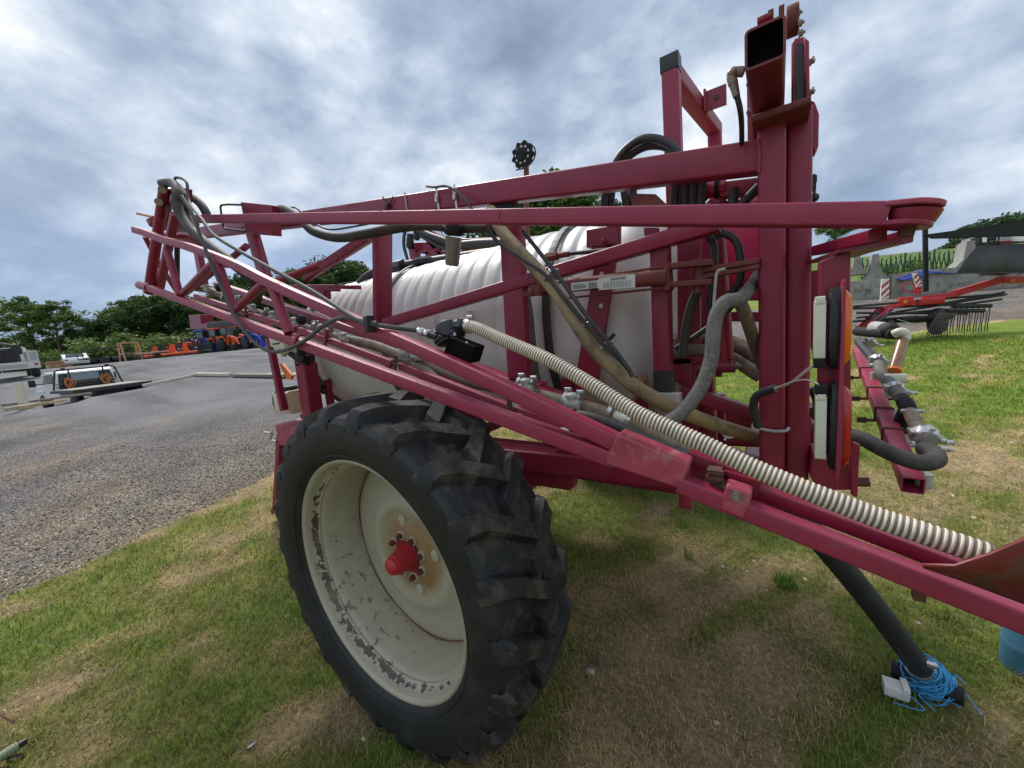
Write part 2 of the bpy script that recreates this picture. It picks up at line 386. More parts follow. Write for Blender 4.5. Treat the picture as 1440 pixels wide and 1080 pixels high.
# zones: 0 grass, 1 gravel yard, 2 paved lot
def zone(x, y):
    x = np.asarray(x, float); y = np.asarray(y, float); u, r = uv(x, y)
    wob = .35*(fbm(x*.9, y*.9, 11)-.5)+.12*(fbm(x*5, y*5, 12)-.5)
    xl = np.where(y < 1.3, -3.58-.25*(y+.9)-.0*y, -4.15-.10*(y-1.3))
    left = (xl-x)
    far = (u-np.interp(r/np.maximum(u, .1), [-1.5, -.55, -.3, .2, .9, 1.4], [30, 30, 9.5, 9.8, 10.0, 10.6]))*.9
    sd_ = np.maximum(left*.9, far)+wob
    rr = r/np.maximum(u, .1)
    # beyond the gravel strip on the right: rough grass field
    fieldd = np.where(rr > .28, u-np.interp(rr, [.28, .5, .9, 1.4], [34, 21, 20.5, 20.0]), -1)+wob
    lot_u = 6.6 + 5.4*sst(rr, -1.3, -.5)*0 + 1.2*(fbm(x*.35, y*.35, 31)-.5)*2 + 3.0*sst(-rr, .95, 1.35)
    z = np.where(sd_ > 0, 1, 0); z = np.where((sd_ > 0) & (u > lot_u) & (rr < .35), 2, z)
    z = np.where((fieldd > 0) & (rr > .28), 3, z)
    z = np.where((u > 62) & (rr <= .28), 3, z); z = np.where((rr < -.95) & (u > np.interp(-rr, [.95, 1.1, 1.3, 1.6], [52, 44, 30, 24])), 3, z)
    return z, sd_
def dryness(x, y):
    """0 lush .. 1 straw / bare"""
    x = np.asarray(x, float); y = np.asarray(y, float)
    n = .55*fbm(x*1.1+3, y*1.1, 41)+.45*fbm(x*4.0, y*4.0, 42)
    ca, sa = math.cos(R(60)), math.sin(R(60))
    a = x*ca+y*sa; b = -x*sa+y*ca
    st = fbm(a*.7, b*6.5, 43)
    under = np.exp(-(((x-1.25)/1.25)**2+((y-.75)/1.0)**2)) + .8*np.exp(-(((x+.25)/.5)**2+((y+.05)/.35)**2))
    z, sd_ = zone(x, y); u, r = uv(x, y)
    edge = np.exp(-(np.abs(sd_)/.25)**2)*.45
    front = np.exp(-(((x+.9)/1.6)**2+((y+.1)/.8)**2))*.12
    far = -.12*sst(u, 3.5, 6)
    return np.clip((n-.5)*2.8+(st-.5)*1.25+.31+under*.5+edge+front+far, 0, 1)
def dry_col(d, rnd):
    d = np.asarray(d)[:, None]; rnd = np.asarray(rnd)[:, None]
    green = np.array([.13, .195, .026]); olive = np.array([.20, .21, .048]); straw = np.array([.37, .28, .155]); soil = np.array([.13, .09, .062])
    c = np.where(d < .45, green+(olive-green)*(d/.45), olive+(straw-olive)*np.clip((d-.45)/.4, 0, 1))
    return c*(.62+.9*rnd)
def ground_material(name, kind):
    mt = bpy.data.materials.new(name); mt.use_nodes = True; N = mt.node_tree.nodes; L = mt.node_tree.links; b = N['Principled BSDF']
    b.inputs['Roughness'].default_value = .95; b.inputs['Specular IOR Level'].default_value = .2
    g = N.new('ShaderNodeNewGeometry'); P = g.outputs['Position']
    def nz(s, d=5, r=.6):
        n = N.new('ShaderNodeTexNoise'); n.inputs['Scale'].default_value = s; n.inputs['Detail'].default_value = d; n.inputs['Roughness'].default_value = r; L.new(P, n.inputs['Vector']); return n.outputs[0]
    def ramp(src, *st):
        rp = N.new('ShaderNodeValToRGB'); L.new(src, rp.inputs[0]); e = rp.color_ramp.elements
        e[0].position, e[0].color = st[0][0], (*st[0][1], 1); e[1].position, e[1].color = st[-1][0], (*st[-1][1], 1)
        for p, c in st[1:-1]: q = e.new(p); q.color = (*c, 1)
        return rp.outputs[0]
    def mix(f, a, c, bt='MIX'):
        m = N.new('ShaderNodeMix'); m.data_type = 'RGBA'; m.blend_type = bt
        if isinstance(f, float): m.inputs[0].default_value = f
        else: L.new(f, m.inputs[0])
        L.new(a, m.inputs[6]); L.new(c, m.inputs[7]); return m.outputs[2]
    at = N.new('ShaderNodeAttribute'); at.attribute_name = 'zc'
    if kind == 'grass':
        fine = ramp(nz(38, 6, .75), (.3, (.45, .45, .42)), (.5, (1, 1, 1)), (.72, (1.7, 1.65, 1.5)))
        fine2 = ramp(nz(4.5, 5, .6), (.3, (.7, .72, .7)), (.7, (1.3, 1.28, 1.2)))
        c = mix(1., mix(1., at.outputs['Color'], fine, 'MULTIPLY'), fine2, 'MULTIPLY'); hs = nz(45, 6, .7); bs = .8
    else:
        vor = N.new('ShaderNodeTexVoronoi'); vor.inputs['Scale'].default_value = 85; L.new(P, vor.inputs['Vector'])
        sc_ = N.new('ShaderNodeSeparateColor'); L.new(vor.outputs['Color'], sc_.inputs[0])
        if True:
            stone = ramp(sc_.outputs[0], (0., (.05, .048, .047)), (.45, (.115, .108, .104)), (.8, (.18, .168, .157)), (1., (.40, .385, .37)))
            big = ramp(nz(.7, 5, .65), (.3, (.62, .6, .6)), (.52, (1, .97, .94)), (.72, (1.4, 1.33, 1.2)))
            c = mix(1., stone, big, 'MULTIPLY'); gravel_c = mix(1., c, at.outputs['Color'], 'MULTIPLY')
        if True:
            stone = ramp(sc_.outputs[0], (0., (.115, .115, .12)), (.5, (.165, .165, .17)), (1., (.24, .24, .245)))
            big = ramp(nz(.35, 6, .6), (.3, (.72, .72, .73)), (.5, (1, 1, 1)), (.7, (1.18, 1.16, 1.14)))
            c = mix(1., stone, big, 'MULTIPLY')
            # wheel tracks, worn strips
            w = N.new('ShaderNodeMapping'); w.inputs['Scale'].default_value = (.12, .9, .1); w.inputs['Rotation'].default_value = (0, 0, R(28)); L.new(P, w.inputs[0])
            n = N.new('ShaderNodeTexNoise'); n.inputs['Scale'].default_value = 1.; n.inputs['Detail'].default_value = 4; L.new(w.outputs[0], n.inputs['Vector'])
            c = mix(1., c, ramp(n.outputs[0], (.38, (.78, .77, .76)), (.5, (1, 1, 1)), (.62, (1.1, 1.1, 1.1))), 'MULTIPLY')
            lm = N.new('ShaderNodeAttribute'); lm.attribute_name = 'lm'; c = mix(lm.outputs['Fac'], gravel_c, c)
        ad = N.new('ShaderNodeMath'); ad.operation = 'ADD'; L.new(nz(22, 5, .7), ad.inputs[0]); L.new(vor.outputs['Distance'], ad.inputs[1]); hs = ad.outputs[0]; bs = .6
    bp = N.new('ShaderNodeBump'); bp.inputs['Strength'].default_value = bs; bp.inputs['Distance'].default_value = .02; L.new(hs, bp.inputs['Height']); L.new(bp.outputs[0], b.inputs['Normal'])
    L.new(c, b.inputs['Base Color']); MATS[name] = mt
ground_material('ground_grass', 'grass'); ground_material('ground_gravel', 'gravel'); ground_material('ground_lot', 'lot')
def build_ground():
    nA = 900; rad = [0.]; r_ = .12
    while r_ < 900: rad.append(r_); r_ *= 1.021 if 1 < r_ < 18 else 1.045
    rad = np.array(rad[1:]); ang = np.linspace(0, 2*math.pi, nA, endpoint=False)
    A, Rr = np.meshgrid(ang, rad); Xg = (CAM[0]+Rr*np.cos(A)).ravel(); Yg = (CAM[1]+Rr*np.sin(A)).ravel()
    Zg = H(Xg, Yg)
    V = np.c_[Xg, Yg, Zg]; nr = len(rad)
    i = np.arange(nr-1)[:, None]*nA; j = np.arange(nA)[None, :]; j2 = (j+1) % nA
    Q = np.stack([i+j, i+j2, i+nA+j2, i+nA+j], -1).reshape(-1, 4)[:, ::-1]
    cen = V[Q].mean(1); z, sd_ = zone(cen[:, 0], cen[:, 1])
    dr = dryness(Xg, Yg); c = dry_col(dr, np.full(len(dr), .5))
    near = np.hypot(Xg-CAM[0], Yg-CAM[1]); mud = np.array([.105, .08, .05])
    w = (1-sst(near, 3, 9))[:, None]*.55; c_g = c*(1-w)+mud*w
    u, r = uv(Xg, Yg); fld = sst(u, 24, 40)[:, None]; c_g = c_g*(1-fld)+np.array([.095, .135, .035])*fld
    zz, sdv = zone(Xg, Yg); k = np.clip(np.exp(-(np.clip(sdv, 0, None)/(.25+1.5*fbm(Xg*.8, Yg*.8, 66)**2)))+.8*sst(fbm(Xg*.6+9, Yg*.6, 67), .56, .7), 0, 1)[:, None]; c_v = np.ones((len(Xg), 3))*(1-k)+np.array([1.32, 1.17, .96])*k
    rr_ = r/np.maximum(u, .1); LM = sst(u+2.4*(fbm(Xg*.9, Yg*.9, 55)-.5)+1.2*(fbm(Xg*4, Yg*4, 56)-.5), 6.8, 10.0+3.0*sst(-rr_, .95, 1.35))*(rr_ < .35)
    for nm, sel, m_, lab, cc in (('ground', (z == 0), 'ground_grass', 0, c_g), ('field', (z == 3), 'ground_grass', 0, c_g), ('gravel_yard', z == 1, 'ground_gravel', 0, c_v), ('paved_lot', z == 2, 'ground_lot', 0, c_v)):
        q = Q[sel]; used, inv = np.unique(q, return_inverse=True); q = inv.reshape(-1, 4)
        me = bpy.data.meshes.new(nm); me.vertices.add(len(used)); me.vertices.foreach_set('co', V[used].ravel())
        me.loops.add(q.size); me.loops.foreach_set('vertex_index', q.ravel()); me.polygons.add(len(q))
        me.polygons.foreach_set('loop_start', np.arange(0, q.size, 4)); me.polygons.foreach_set('use_smooth', [True]*len(q))
        me.update(); me.materials.append(MATS[m_])
        a = me.color_attributes.new('zc', 'FLOAT_COLOR', 'POINT'); a.data.foreach_set('color', np.c_[cc[used], np.ones(len(used))].ravel())
        a = me.attributes.new('lm', 'FLOAT', 'POINT'); a.data.foreach_set('value', LM[used])
        o = bpy.data.objects.new(nm, me); col.objects.link(o); o['kind'] = 'structure'
        if nm == 'ground':       # close the hole under the camera foot
            pass
build_ground()
# ------------------------------------------------------------------ grass blades
def blade_mesh(name, pos, ang, hgt, wid, bend, colr, matname, kind='stuff', parent=None):
    n = len(pos); ca = np.cos(ang); sa = np.sin(ang)
    side = np.c_[-sa, ca, np.zeros(n)]; fw = np.c_[ca, sa, np.zeros(n)]; up = np.array([0, 0, 1.])
    V = np.empty((n, 5, 3))
    V[:, 0] = pos-side*wid[:, None]/2; V[:, 1] = pos+side*wid[:, None]/2
    mid = pos+fw*(bend*hgt*.3)[:, None]+up*(hgt*.6)[:, None]
    V[:, 2] = mid+side*wid[:, None]*.38; V[:, 3] = mid-side*wid[:, None]*.38
    V[:, 4] = pos+fw*(bend*hgt)[:, None]+up*(hgt*(1-.35*bend))[:, None]
    b = np.arange(n)[:, None]*5
    me = bpy.data.meshes.new(name); me.vertices.add(n*5); me.vertices.foreach_set('co', V.ravel())
    q = np.concatenate([b+[0, 1, 2, 3], b+[3, 2, 4]], 1).ravel()
    me.loops.add(len(q)); me.loops.foreach_set('vertex_index', q); me.polygons.add(2*n)
    ls = (np.arange(n)[:, None]*7+[0, 4]).ravel(); me.polygons.foreach_set('loop_start', ls)
    me.update(); me.materials.append(MATS[matname])
    a = me.color_attributes.new('bc', 'FLOAT_COLOR', 'POINT'); a.data.foreach_set('color', np.repeat(np.c_[colr, np.ones(n)], 5, 0).ravel())
    o = bpy.data.objects.new(name, me); col.objects.link(o)
    if kind: o['kind'] = kind
    return o
mb_ = mat('blade', (.1, .1, .1), .6, vcol='bc', spec=.3)
def _tr():
    N = mb_.node_tree.nodes; L = mb_.node_tree.links; b = N['Principled BSDF']; src = b.inputs['Base Color'].links[0].from_socket
    t = N.new('ShaderNodeBsdfTranslucent'); L.new(src, t.inputs[0]); m = N.new('ShaderNodeMixShader'); m.inputs[0].default_value = .4; L.new(b.outputs[0], m.inputs[1]); L.new(t.outputs[0], m.inputs[2]); L.new(m.outputs[0], N['Material Output'].inputs[0])
_tr()
rng = np.random.default_rng(7)
def grow_grass():
    P = []; 
    n1 = 950000
    # density falls with distance
    rr = 0.5 + 13.5*rng.random(n1)**1.45; aa = rng.random(n1)*2*math.pi
    x = CAM[0]+rr*np.cos(aa); y = CAM[1]+rr*np.sin(aa); u, r = uv(x, y)
    # keep what lies in front (photo and a step aside)
    k = (u > -.3) & (np.abs(r) < 1.9*np.abs(u)+1.6); x, y, u, r, rr = x[k], y[k], u[k], r[k], rr[k]
    z, sd_ = zone(x, y); d = dryness(x, y)
    keep = (z == 0) & (rng.random(len(x)) < 1.05-.55*sst(d, .6, 1.0)); 
    stray = (z == 1) & (sd_ < .5) & (rng.random(len(x)) < .25*np.exp(-sd_/.15)); keep |= stray
    x, y, d, rr = x[keep], y[keep], d[keep], rr[keep]; n = len(x); print('blades', n)
    rn = rng.random(n); dd = np.clip(d+(rng.random(n)-.5)*.55, 0, 1)
    tuft = fbm(x*7, y*7, 77)
    h = (.016+.032*rng.random(n)+.045*np.clip(tuft-.55, 0, 1)*3*rng.random(n))*(1.1-.45*d); 
    w = (.0013+.0016*rng.random(n))*(1+rr*.36); h *= (1+rr*.03)
    bend = .15+.75*rng.random(n)+.5*(dd > .6)*rng.random(n); bend = np.minimum(bend, 1.3)
    c = dry_col(dd, rn)*1.25
    blade_mesh('grass', np.c_[x, y, H(x, y)-.002], rng.random(n)*2*math.pi, h, w, bend, c, 'blade')
    # rank tufts and weeds
    m_ = 700; rr = .6+8*rng.random(m_)**1.2; aa = rng.random(m_)*6.283; cx = CAM[0]+rr*np.cos(aa); cy = CAM[1]+rr*np.sin(aa); z, s_ = zone(cx, cy); dd_ = dryness(cx, cy); u, r = uv(cx, cy); k = (z == 0) & (u > -.2) & (dd_ < .75); cx, cy = cx[k], cy[k]
    per = 34; m_ = len(cx); sp = np.repeat(.02+.05*rng.random(m_), per); q = sp*np.sqrt(rng.random(m_*per)); a2 = rng.random(m_*per)*6.283; x = np.repeat(cx, per)+q*np.cos(a2); y = np.repeat(cy, per)+q*np.sin(a2); hb = np.repeat(.035+.045*rng.random(m_)**2, per); n = len(x)
    tone = np.repeat(rng.random(m_), per)[:, None]; cc = (np.array([.085, .17, .022])*(1-tone)+np.array([.22, .24, .06])*tone)*(.6+.8*rng.random((n, 1)))
    blade_mesh('grass_tufts', np.c_[x, y, H(x, y)-.002], a2+rng.normal(0, .5, n), hb*(.5+.7*rng.random(n)), .002+.002*rng.random(n), .2+.8*rng.random(n), cc, 'blade')
    # loose straw lying flat
    n = 26000; rr = .5+6*rng.random(n); aa = rng.random(n)*2*math.pi; x = CAM[0]+rr*np.cos(aa); y = CAM[1]+rr*np.sin(aa)
    z, s_ = zone(x, y); d = dryness(x, y); u, r = uv(x, y); k = (z == 0) & (d > .45) & (u > -.2); x, y = x[k], y[k]; n = len(x); rn = rng.random(n)[:, None]
    blade_mesh('dead_grass', np.c_[x, y, H(x, y)+.012+.01*rn[:, 0]], rng.random(n)*2*math.pi, .02+.02*rng.random(n), np.full(n, .0022), 1.3+1.9*rng.random(n), np.array([.40, .31, .19])*(.6+.6*rn), 'blade')
grow_grass()
def tuft(name, px, py, n, h, spread, label, c0=(.10, .20, .03)):
    p = on_ground(px, py); a = rng.random(n)*2*math.pi; q = spread*np.sqrt(rng.random(n))
    pos = np.c_[p[0]+q*np.cos(a), p[1]+q*np.sin(a), np.full(n, p[2]-.003)]
    o = blade_mesh(name, pos-np.array(p), a+rng.normal(0, .5, n), h*(.6+.5*rng.random(n)), np.full(n, .006), .2+.5*rng.random(n), np.array(c0)*(.7+.6*rng.random(n))[:, None], 'blade', None)
    o.location = tuple(p); tag(o, label, 'grass tuft'); return o
tuft('grass_tuft', 1102, 822, 130, .075, .05, 'bright green upright grass tuft near the black support leg', (.13, .24, .035))
tuft('grass_tuft', 968, 785, 26, .09, .03, 'thin pale weed tuft right of the big tyre', (.16, .2, .08))
tuft('grass_tuft', 838, 930, 22, .06, .03, 'small weed beside the bottom right of the tyre', (.12, .18, .06))
tuft('grass_tuft', 1335, 880, 60, .07, .06, 'yellowish grass tuft between the black leg and blue barrel', (.17, .2, .05))
# ------------------------------------------------------------------ the field sprayer
SP = thing('field_sprayer', (0, 1.5, 0), 'maroon pull-type field sprayer with ribbed white tank, folded booms and a big tractor tyre', 'farm sprayer')
def part(mb, name, m_, parent=None, label=None, **k): return mb.build(name, m_, parent or SP, label, **k)
def fb(mb, a, b, y, w, h, y2=None, hollow=0., r=None, mi=0):
    """beam whose FRONT face centreline runs through two photo points at distance y (w deep, h tall)"""
    p = Y(*a, y)+np.array([0, w/2, 0]); q = Y(*b, y if y2 is None else y2)+np.array([0, w/2, 0]); return mb.beam(p, q, w, h, (0, 1, 0), r, mi, hollow)
def hose(pts, y, r, **k):
    ys = y if hasattr(y, '__len__') else np.linspace(y, y, len(pts)); return MB().tube([Y(px, py, yy) for (px, py), yy in zip(pts, ys)], r, **k)
# ---- wheels
def make_wheel(yo, flip):
    s = -1 if flip else 1; c = np.array([0, yo, .765]); ax = (0, s, 0); W = .36
    tb = MB()
    side = [(.012, .50), (-.004, .515), (-.02, .53), (-.035, .56), (-.045, .60), (-.047, .64), (-.04, .675), (-.022, .692), (.01, .700), (.07, .705), (.15, .709)]
    prof = side + [(W-.04-a, r) for a, r in side[::-1]]
    prof = [(a, r) for a, r in prof]
    np_ = len(prof); tb.lathe(c, ax, prof, 144, caps=False, mif=lambda i: 1 if 7 <= i < np_-8 else 0)
    # moulded rings on the sidewall
    for rr, aa in ((.542, -.0265),): tb.ring(c+np.array([0, s*aa, 0]), ax, rr, .003, 120, 6)
    NL = 22; mid = (W-.04)/2
    for half in (0, 1):
        for k in range(NL):
            th0 = 2*math.pi*(k+.5*half)/NL
            st = [(-.043, .645, .03), (-.047, .678, .0), (-.038, .708, .0), (-.014, .735, -.004), (.03, .746, -.03), (.08, .750, -.075), (.13, .752, -.125), (mid+.030, .753, -.18)]
            V = []; 
            for i, (a, r, dt) in enumerate(st):
                aa = a if not half else (W-.04)-a
                t = i/(len(st)-1); hw = .040+.006*t if i > 1 else .03+.006*i; wt = hw*.72
                base = min(r-.045, .69) if i > 2 else r-.022
                if i == 0: base = r-.01
                for w_, rr in ((-hw-.006, base), (-wt, r), (wt, r), (hw+.006, base)):
                    th = th0+s*dt*1.0+w_/.75
                    V.append(c+np.array([rr*math.cos(th), s*aa, rr*math.sin(th)]))
            F = []
            for i in range(len(st)-1):
                for j in range(3): F.append((i*4+j, i*4+j+1, i*4+4+j+1, i*4+4+j))
            F += [(0, 1, 2, 3), tuple(len(V)-4+q for q in (3, 2, 1, 0))]
            tb.add(V, F, 1)
    tb.rscale(c, .97); w = thing('_w', c, None, None); 
    return c, ax, s, tb, w
def rim_parts(c, ax, s, wheel):
    rb = MB()
    rb.lathe(c, ax, [(.016, .525), (.004, .530), (-.006, .522), (-.009, .511), (-.004, .502), (.006, .497), (.022, .495), (.036, .491), (.046, .480), (.052, .474), (.062, .474), (.070, .468), (.085, .462), (.20, .455), (.26, .457), (.27, .49), (.285, .52), (.28, .525), (.262, .50), (.25, .462), (.2, .461)], 128, caps=False)
    rb.rscale(c, .97); part(rb, 'rim', 'rim_cream', wheel)
    db = MB()
    db.lathe(c, ax, [(.258, .456), (.252, .449), (.246, .43), (.232, .36), (.222, .30), (.205, .265), (.194, .245), (.192, .225), (.199, .205), (.205, .19), (.205, .16), (.196, .135), (.190, .118), (.190, .05), (.215, .05)], 96, caps=False)
    db.rscale(c, .97); dsk = part(db, 'wheel_disc', 'disc_cream', wheel)
    rg = MB(); rg.tube([c+np.array([(.449+.004*math.sin(7*a))*math.cos(a), s*(.2505), (.449+.004*math.sin(7*a))*math.sin(a)]) for a in np.linspace(0, 2*math.pi, 120, endpoint=False)], .0028, 6, closed=True, raw=True); rg.rscale(c, .97); part(rg, 'weld_seam', 'rust', dsk)
    hb = MB(); hb.lathe(c, ax, [(.195, .068), (.188, .066), (.186, .060), (.175, .058), (.115, .043), (.110, .043), (.108, .039), (.100, .038), (.088, .032), (.081, .02), (.079, .0)], 40)
    part(hb, 'hub_cap', 'hub_red', wheel)
    for k in range(8):
        a = 2*math.pi*(k+.35)/8; p = c+np.array([.094*math.cos(a), s*.189, .094*math.sin(a)]); nb = MB()
        nb.lathe(p, (0, -s, 0), [(0, .023), (.007, .021), (.007, .014)], 18, 0); nb.lathe(p+np.array([0, -s*.007, 0]), (0, -s, 0), [(0, .0135), (.013, .0135), (.013, .008), (.022, .008), (.022, 0)], 6, 1, sm=False)
        part(nb, 'lug_nut', ['disc_cream', 'rust_red'], wheel)
    for ang, rr_ in ((100, .155), (12, .16), (-80, .165)):
        a = R(ang); ob = MB(); ob.ball(c+np.array([rr_*math.cos(a), s*.203, rr_*math.sin(a)]), .024, 8, 0, (1, .45, 1.2)); part(ob, 'disc_boss', 'disc_cream', dsk)
    vb = MB(); a = R(-152); p = c+np.array([.463*math.cos(a), s*.075, .463*math.sin(a)]); vb.ring(p, (math.cos(a), 0, math.sin(a)), .011, .004, 14, 6); vb.cyl(p, p-np.array([.012*math.cos(a), 0, .012*math.sin(a)]), .005); part(vb, 'valve', 'bolt_steel', wheel)
def cream(name, flake):
    mt = mat(name, (.40, .375, .285), .42, noise=(.09, 6), bump=.04); N = mt.node_tree.nodes; L = mt.node_tree.links; b = N['Principled BSDF']
    src = b.inputs['Base Color'].links[0].from_socket
    tc = N.new('ShaderNodeTexCoord'); sp = N.new('ShaderNodeSeparateXYZ'); L.new(tc.outputs['Object'], sp.inputs[0])
    def mm(op, a, c=None, cl=False):
        n = N.new('ShaderNodeMath'); n.operation = op; n.use_clamp = cl
        for i, q in enumerate((a, c)):
            if q is None: continue
            if isinstance(q, (int, float)): n.inputs[i].default_value = q
            else: L.new(q, n.inputs[i])
        return n.outputs[0]
    rad = mm('MULTIPLY', mm('SQRT', mm('ADD', mm('MULTIPLY', sp.outputs[0], sp.outputs[0]), mm('MULTIPLY', sp.outputs[2], sp.outputs[2]))), 1/.97)
    def nz(s, d=7, r=.7):
        n = N.new('ShaderNodeTexNoise'); n.inputs['Scale'].default_value = s; n.inputs['Detail'].default_value = d; n.inputs['Roughness'].default_value = r; L.new(tc.outputs['Object'], n.inputs['Vector']); return n.outputs[0]
    def band(x, a, b_, c_, d_):
        m1 = N.new('ShaderNodeMapRange'); L.new(x, m1.inputs[0]); m1.inputs[1].default_value = a; m1.inputs[2].default_value = b_
        m2 = N.new('ShaderNodeMapRange'); L.new(x, m2.inputs[0]); m2.inputs[1].default_value = c_; m2.inputs[2].default_value = d_; m2.inputs[3].default_value = 1; m2.inputs[4].default_value = 0
        return mm('MULTIPLY', m1.outputs[0], m2.outputs[0])
    def lay(cur, f, c):
        m = N.new('ShaderNodeMix'); m.data_type = 'RGBA'; L.new(f, m.inputs[0]); L.new(cur, m.inputs[6]); m.inputs[7].default_value = (*c, 1); return m.outputs[2]
    cur = src
    if flake:
        # paint flaked off along the bead seat, mostly on the lower and left side
        side = mm('ADD', mm('MULTIPLY', sp.outputs[0], -.18), mm('MULTIPLY', sp.outputs[2], -.16))
        th = mm('ADD', mm('MULTIPLY', band(rad, .472, .480, .491, .496), .17), side)
        f = mm('MULTIPLY', mm('SUBTRACT', mm('ADD', nz(26), th), .69), 40, True)
        cur = lay(cur, mm('MULTIPLY', f, band(rad, .40, .47, .494, .499)), (.075, .05, .042))
        th2 = mm('ADD', nz(70), side); f2 = mm('MULTIPLY', mm('SUBTRACT', th2, .715), 40, True); cur = lay(cur, mm('MULTIPLY', f2, band(rad, .463, .470, .49, .5)), (.06, .045, .04))
        f3 = mm('MULTIPLY', band(rad, .503, .507, .512, .53), mm('MULTIPLY', mm('SUBTRACT', nz(30), .35), 4, True)); cur = lay(cur, mm('MULTIPLY', f3, .55), (.33, .24, .12))
        f4 = mm('MULTIPLY', mm('MULTIPLY', mm('SUBTRACT', nz(5, 4, .5), .56), 6, True), .45); cur = lay(cur, f4, (.36, .27, .15))
    else:
        f = mm('MULTIPLY', mm('MULTIPLY', band(rad, .04, .07, .13, .24), mm('ADD', mm('MULTIPLY', nz(7, 4, .55), 2.7), -.2), True), .95); cur = lay(cur, f, (.27, .165, .065))
        f = mm('MULTIPLY', band(rad, .428, .447, .5, .6), mm('MULTIPLY', nz(5, 4, .5), .9), True); cur = lay(cur, f, (.25, .10, .03))
    L.new(cur, b.inputs['Base Color'])
cream('rim_cream', True); cream('disc_cream', False)
for yo, fl in ((0., False), (3.15, True)):
    c, ax, s, tb, _w = make_wheel(yo, fl); bpy.data.objects.remove(_w)
    wh = MB().cyl(c+np.array([0, s*.20, 0]), c+np.array([0, s*.42, 0]), .07).build('wheel', 'maroon', SP)
    part(tb, 'tyre', ['sidewall', 'tyre_rubber'], wh, smooth_angle=28)
    # rim material is centred on the rim, so every piece of the wheel keeps the wheel's own axis
    rim_parts(c, ax, s, wh)
# ---- tank
def build_tank():
    x0, x1, yc, zc, ry, rz = -2.42, .93, 1.60, 1.68, .60, .60
    mb = MB(); n = 96; xs = []; 
    NX = 330
    V = []; 
    for i in range(NX+1):
        x = x0+(x1-x0)*i/NX; e = min((x-x0)/.30, (x1-x)/.22, 1.); e = max(0., e); sh = (1-(1-e)**2.6)**(1/2.6) if e < 1 else 1.
        sh = max(sh, .02)
        ph = ((x-x0-.12)/.118) % 1.0; rib = 0.
        if x0+.2 < x < x1-.30: rib = -.012*math.exp(-((ph-.5)/.17)**2)
        for j in range(n):
            a = 2*math.pi*j/n; ca, sa = math.cos(a), math.sin(a)
            k = 1.0; q = 2.25; rr = (abs(ca)**q+abs(sa)**q)**(-1/q)
            seam = .004*math.exp(-((sa*rr+.30)/.012)**2)
            up = 1. if sa > -.22 else (.0)
            rb = rib*(1 if sa > -.10 else max(0., 1-(-.10-sa)/.14))
            low = 0.
            if sa < -.34 and x0+.2 < x < x1-.25: low = -.012*math.exp(-((ph-.5)/.2)**2)*max(0, 1-abs(sa+.52)/.16)
            R_ = rr*(sh*.985+.015)
            V.append((x, yc+(ry*R_+rb+seam+low)*ca, zc+(rz*R_+rb+seam+low)*sa))
    F = [(i*n+j, i*n+(j+1) % n, (i+1)*n+(j+1) % n, (i+1)*n+j) for i in range(NX) for j in range(n)]
    F += [tuple(range(n))[::-1], tuple(NX*n+j for j in range(n))]
    mb.add(V, F); tk = part(mb, 'tank', 'tank_white', smooth_angle=60)
    # steel straps over the tank, fill lid
    for x in (-1.02, .34, -2.05):
        sb = MB(); pts = []
        for a in np.linspace(R(-60), R(240), 60):
            ca, sa = math.cos(a), math.sin(a); q = 2.25; rr = (abs(ca)**q+abs(sa)**q)**(-1/q)
            pts.append(np.array([x, yc+(ry*rr+.004)*ca, zc+(rz*rr+.004)*sa]))
        for p, q_ in zip(pts[:-1], pts[1:]): 
            rad_ = (p+q_)/2-np.array([x, yc, zc]); sb.beam(p+nrm(rad_)*.010, q_+nrm(rad_)*.010, .046, .010, (1, 0, 0), .002)
        part(sb, 'tank_strap', 'strap_black', tk)
    lb = MB(); lb.lathe((-1.0, yc+.02, zc+rz-.01), (0, 0, 1), [(0, .24), (.035, .24), (.04, .22), (.055, .21), (.06, 0)], 40); part(lb, 'fill_lid', 'black_plastic', tk)
    return yc, zc, ry, rz
mat('strap_black', (.045, .045, .043), .6, noise=(.3, 20)); 
def tank_mat():
    mt = mat('tank_white', (.61, .605, .59), .42, noise=(.05, 3), bump=.03, dirt=(.50, .48, .44), dscale=2.4, dpos=(.48, .75)); N = mt.node_tree.nodes; L = mt.node_tree.links; b = N['Principled BSDF']
    b.inputs['Subsurface Weight'].default_value = .0
    src = b.inputs['Base Color'].links[0].from_socket; tc = N.new('ShaderNodeTexCoord'); mp = N.new('ShaderNodeMapping'); mp.inputs['Scale'].default_value = (14, 14, 1.1); L.new(tc.outputs['Object'], mp.inputs[0])
    n = N.new('ShaderNodeTexNoise'); n.inputs['Scale'].default_value = 1.; n.inputs['Detail'].default_value = 5; L.new(mp.outputs[0], n.inputs['Vector'])
    mr = N.new('ShaderNodeMapRange'); L.new(n.outputs[0], mr.inputs[0]); mr.inputs[1].default_value = .55; mr.inputs[2].default_value = .8; mr.inputs[4].default_value = .4
    m = N.new('ShaderNodeMix'); m.data_type = 'RGBA'; L.new(mr.outputs[0], m.inputs[0]); L.new(src, m.inputs[6]); m.inputs[7].default_value = (.42, .38, .33, 1); L.new(m.outputs[2], b.inputs['Base Color'])
tank_mat()
TY, TZ, TRY, TRZ = build_tank()
def on_tank(px, py):
    for y in np.linspace(.9, 1.6, 700):
        p = Y(px, py, y)
        if (abs(y-TY)/TRY)**2.25+(abs(p[2]-TZ)/TRZ)**2.25 <= 1.0: return p-np.array([0, .004, 0])
    return Y(px, py, 1.02)
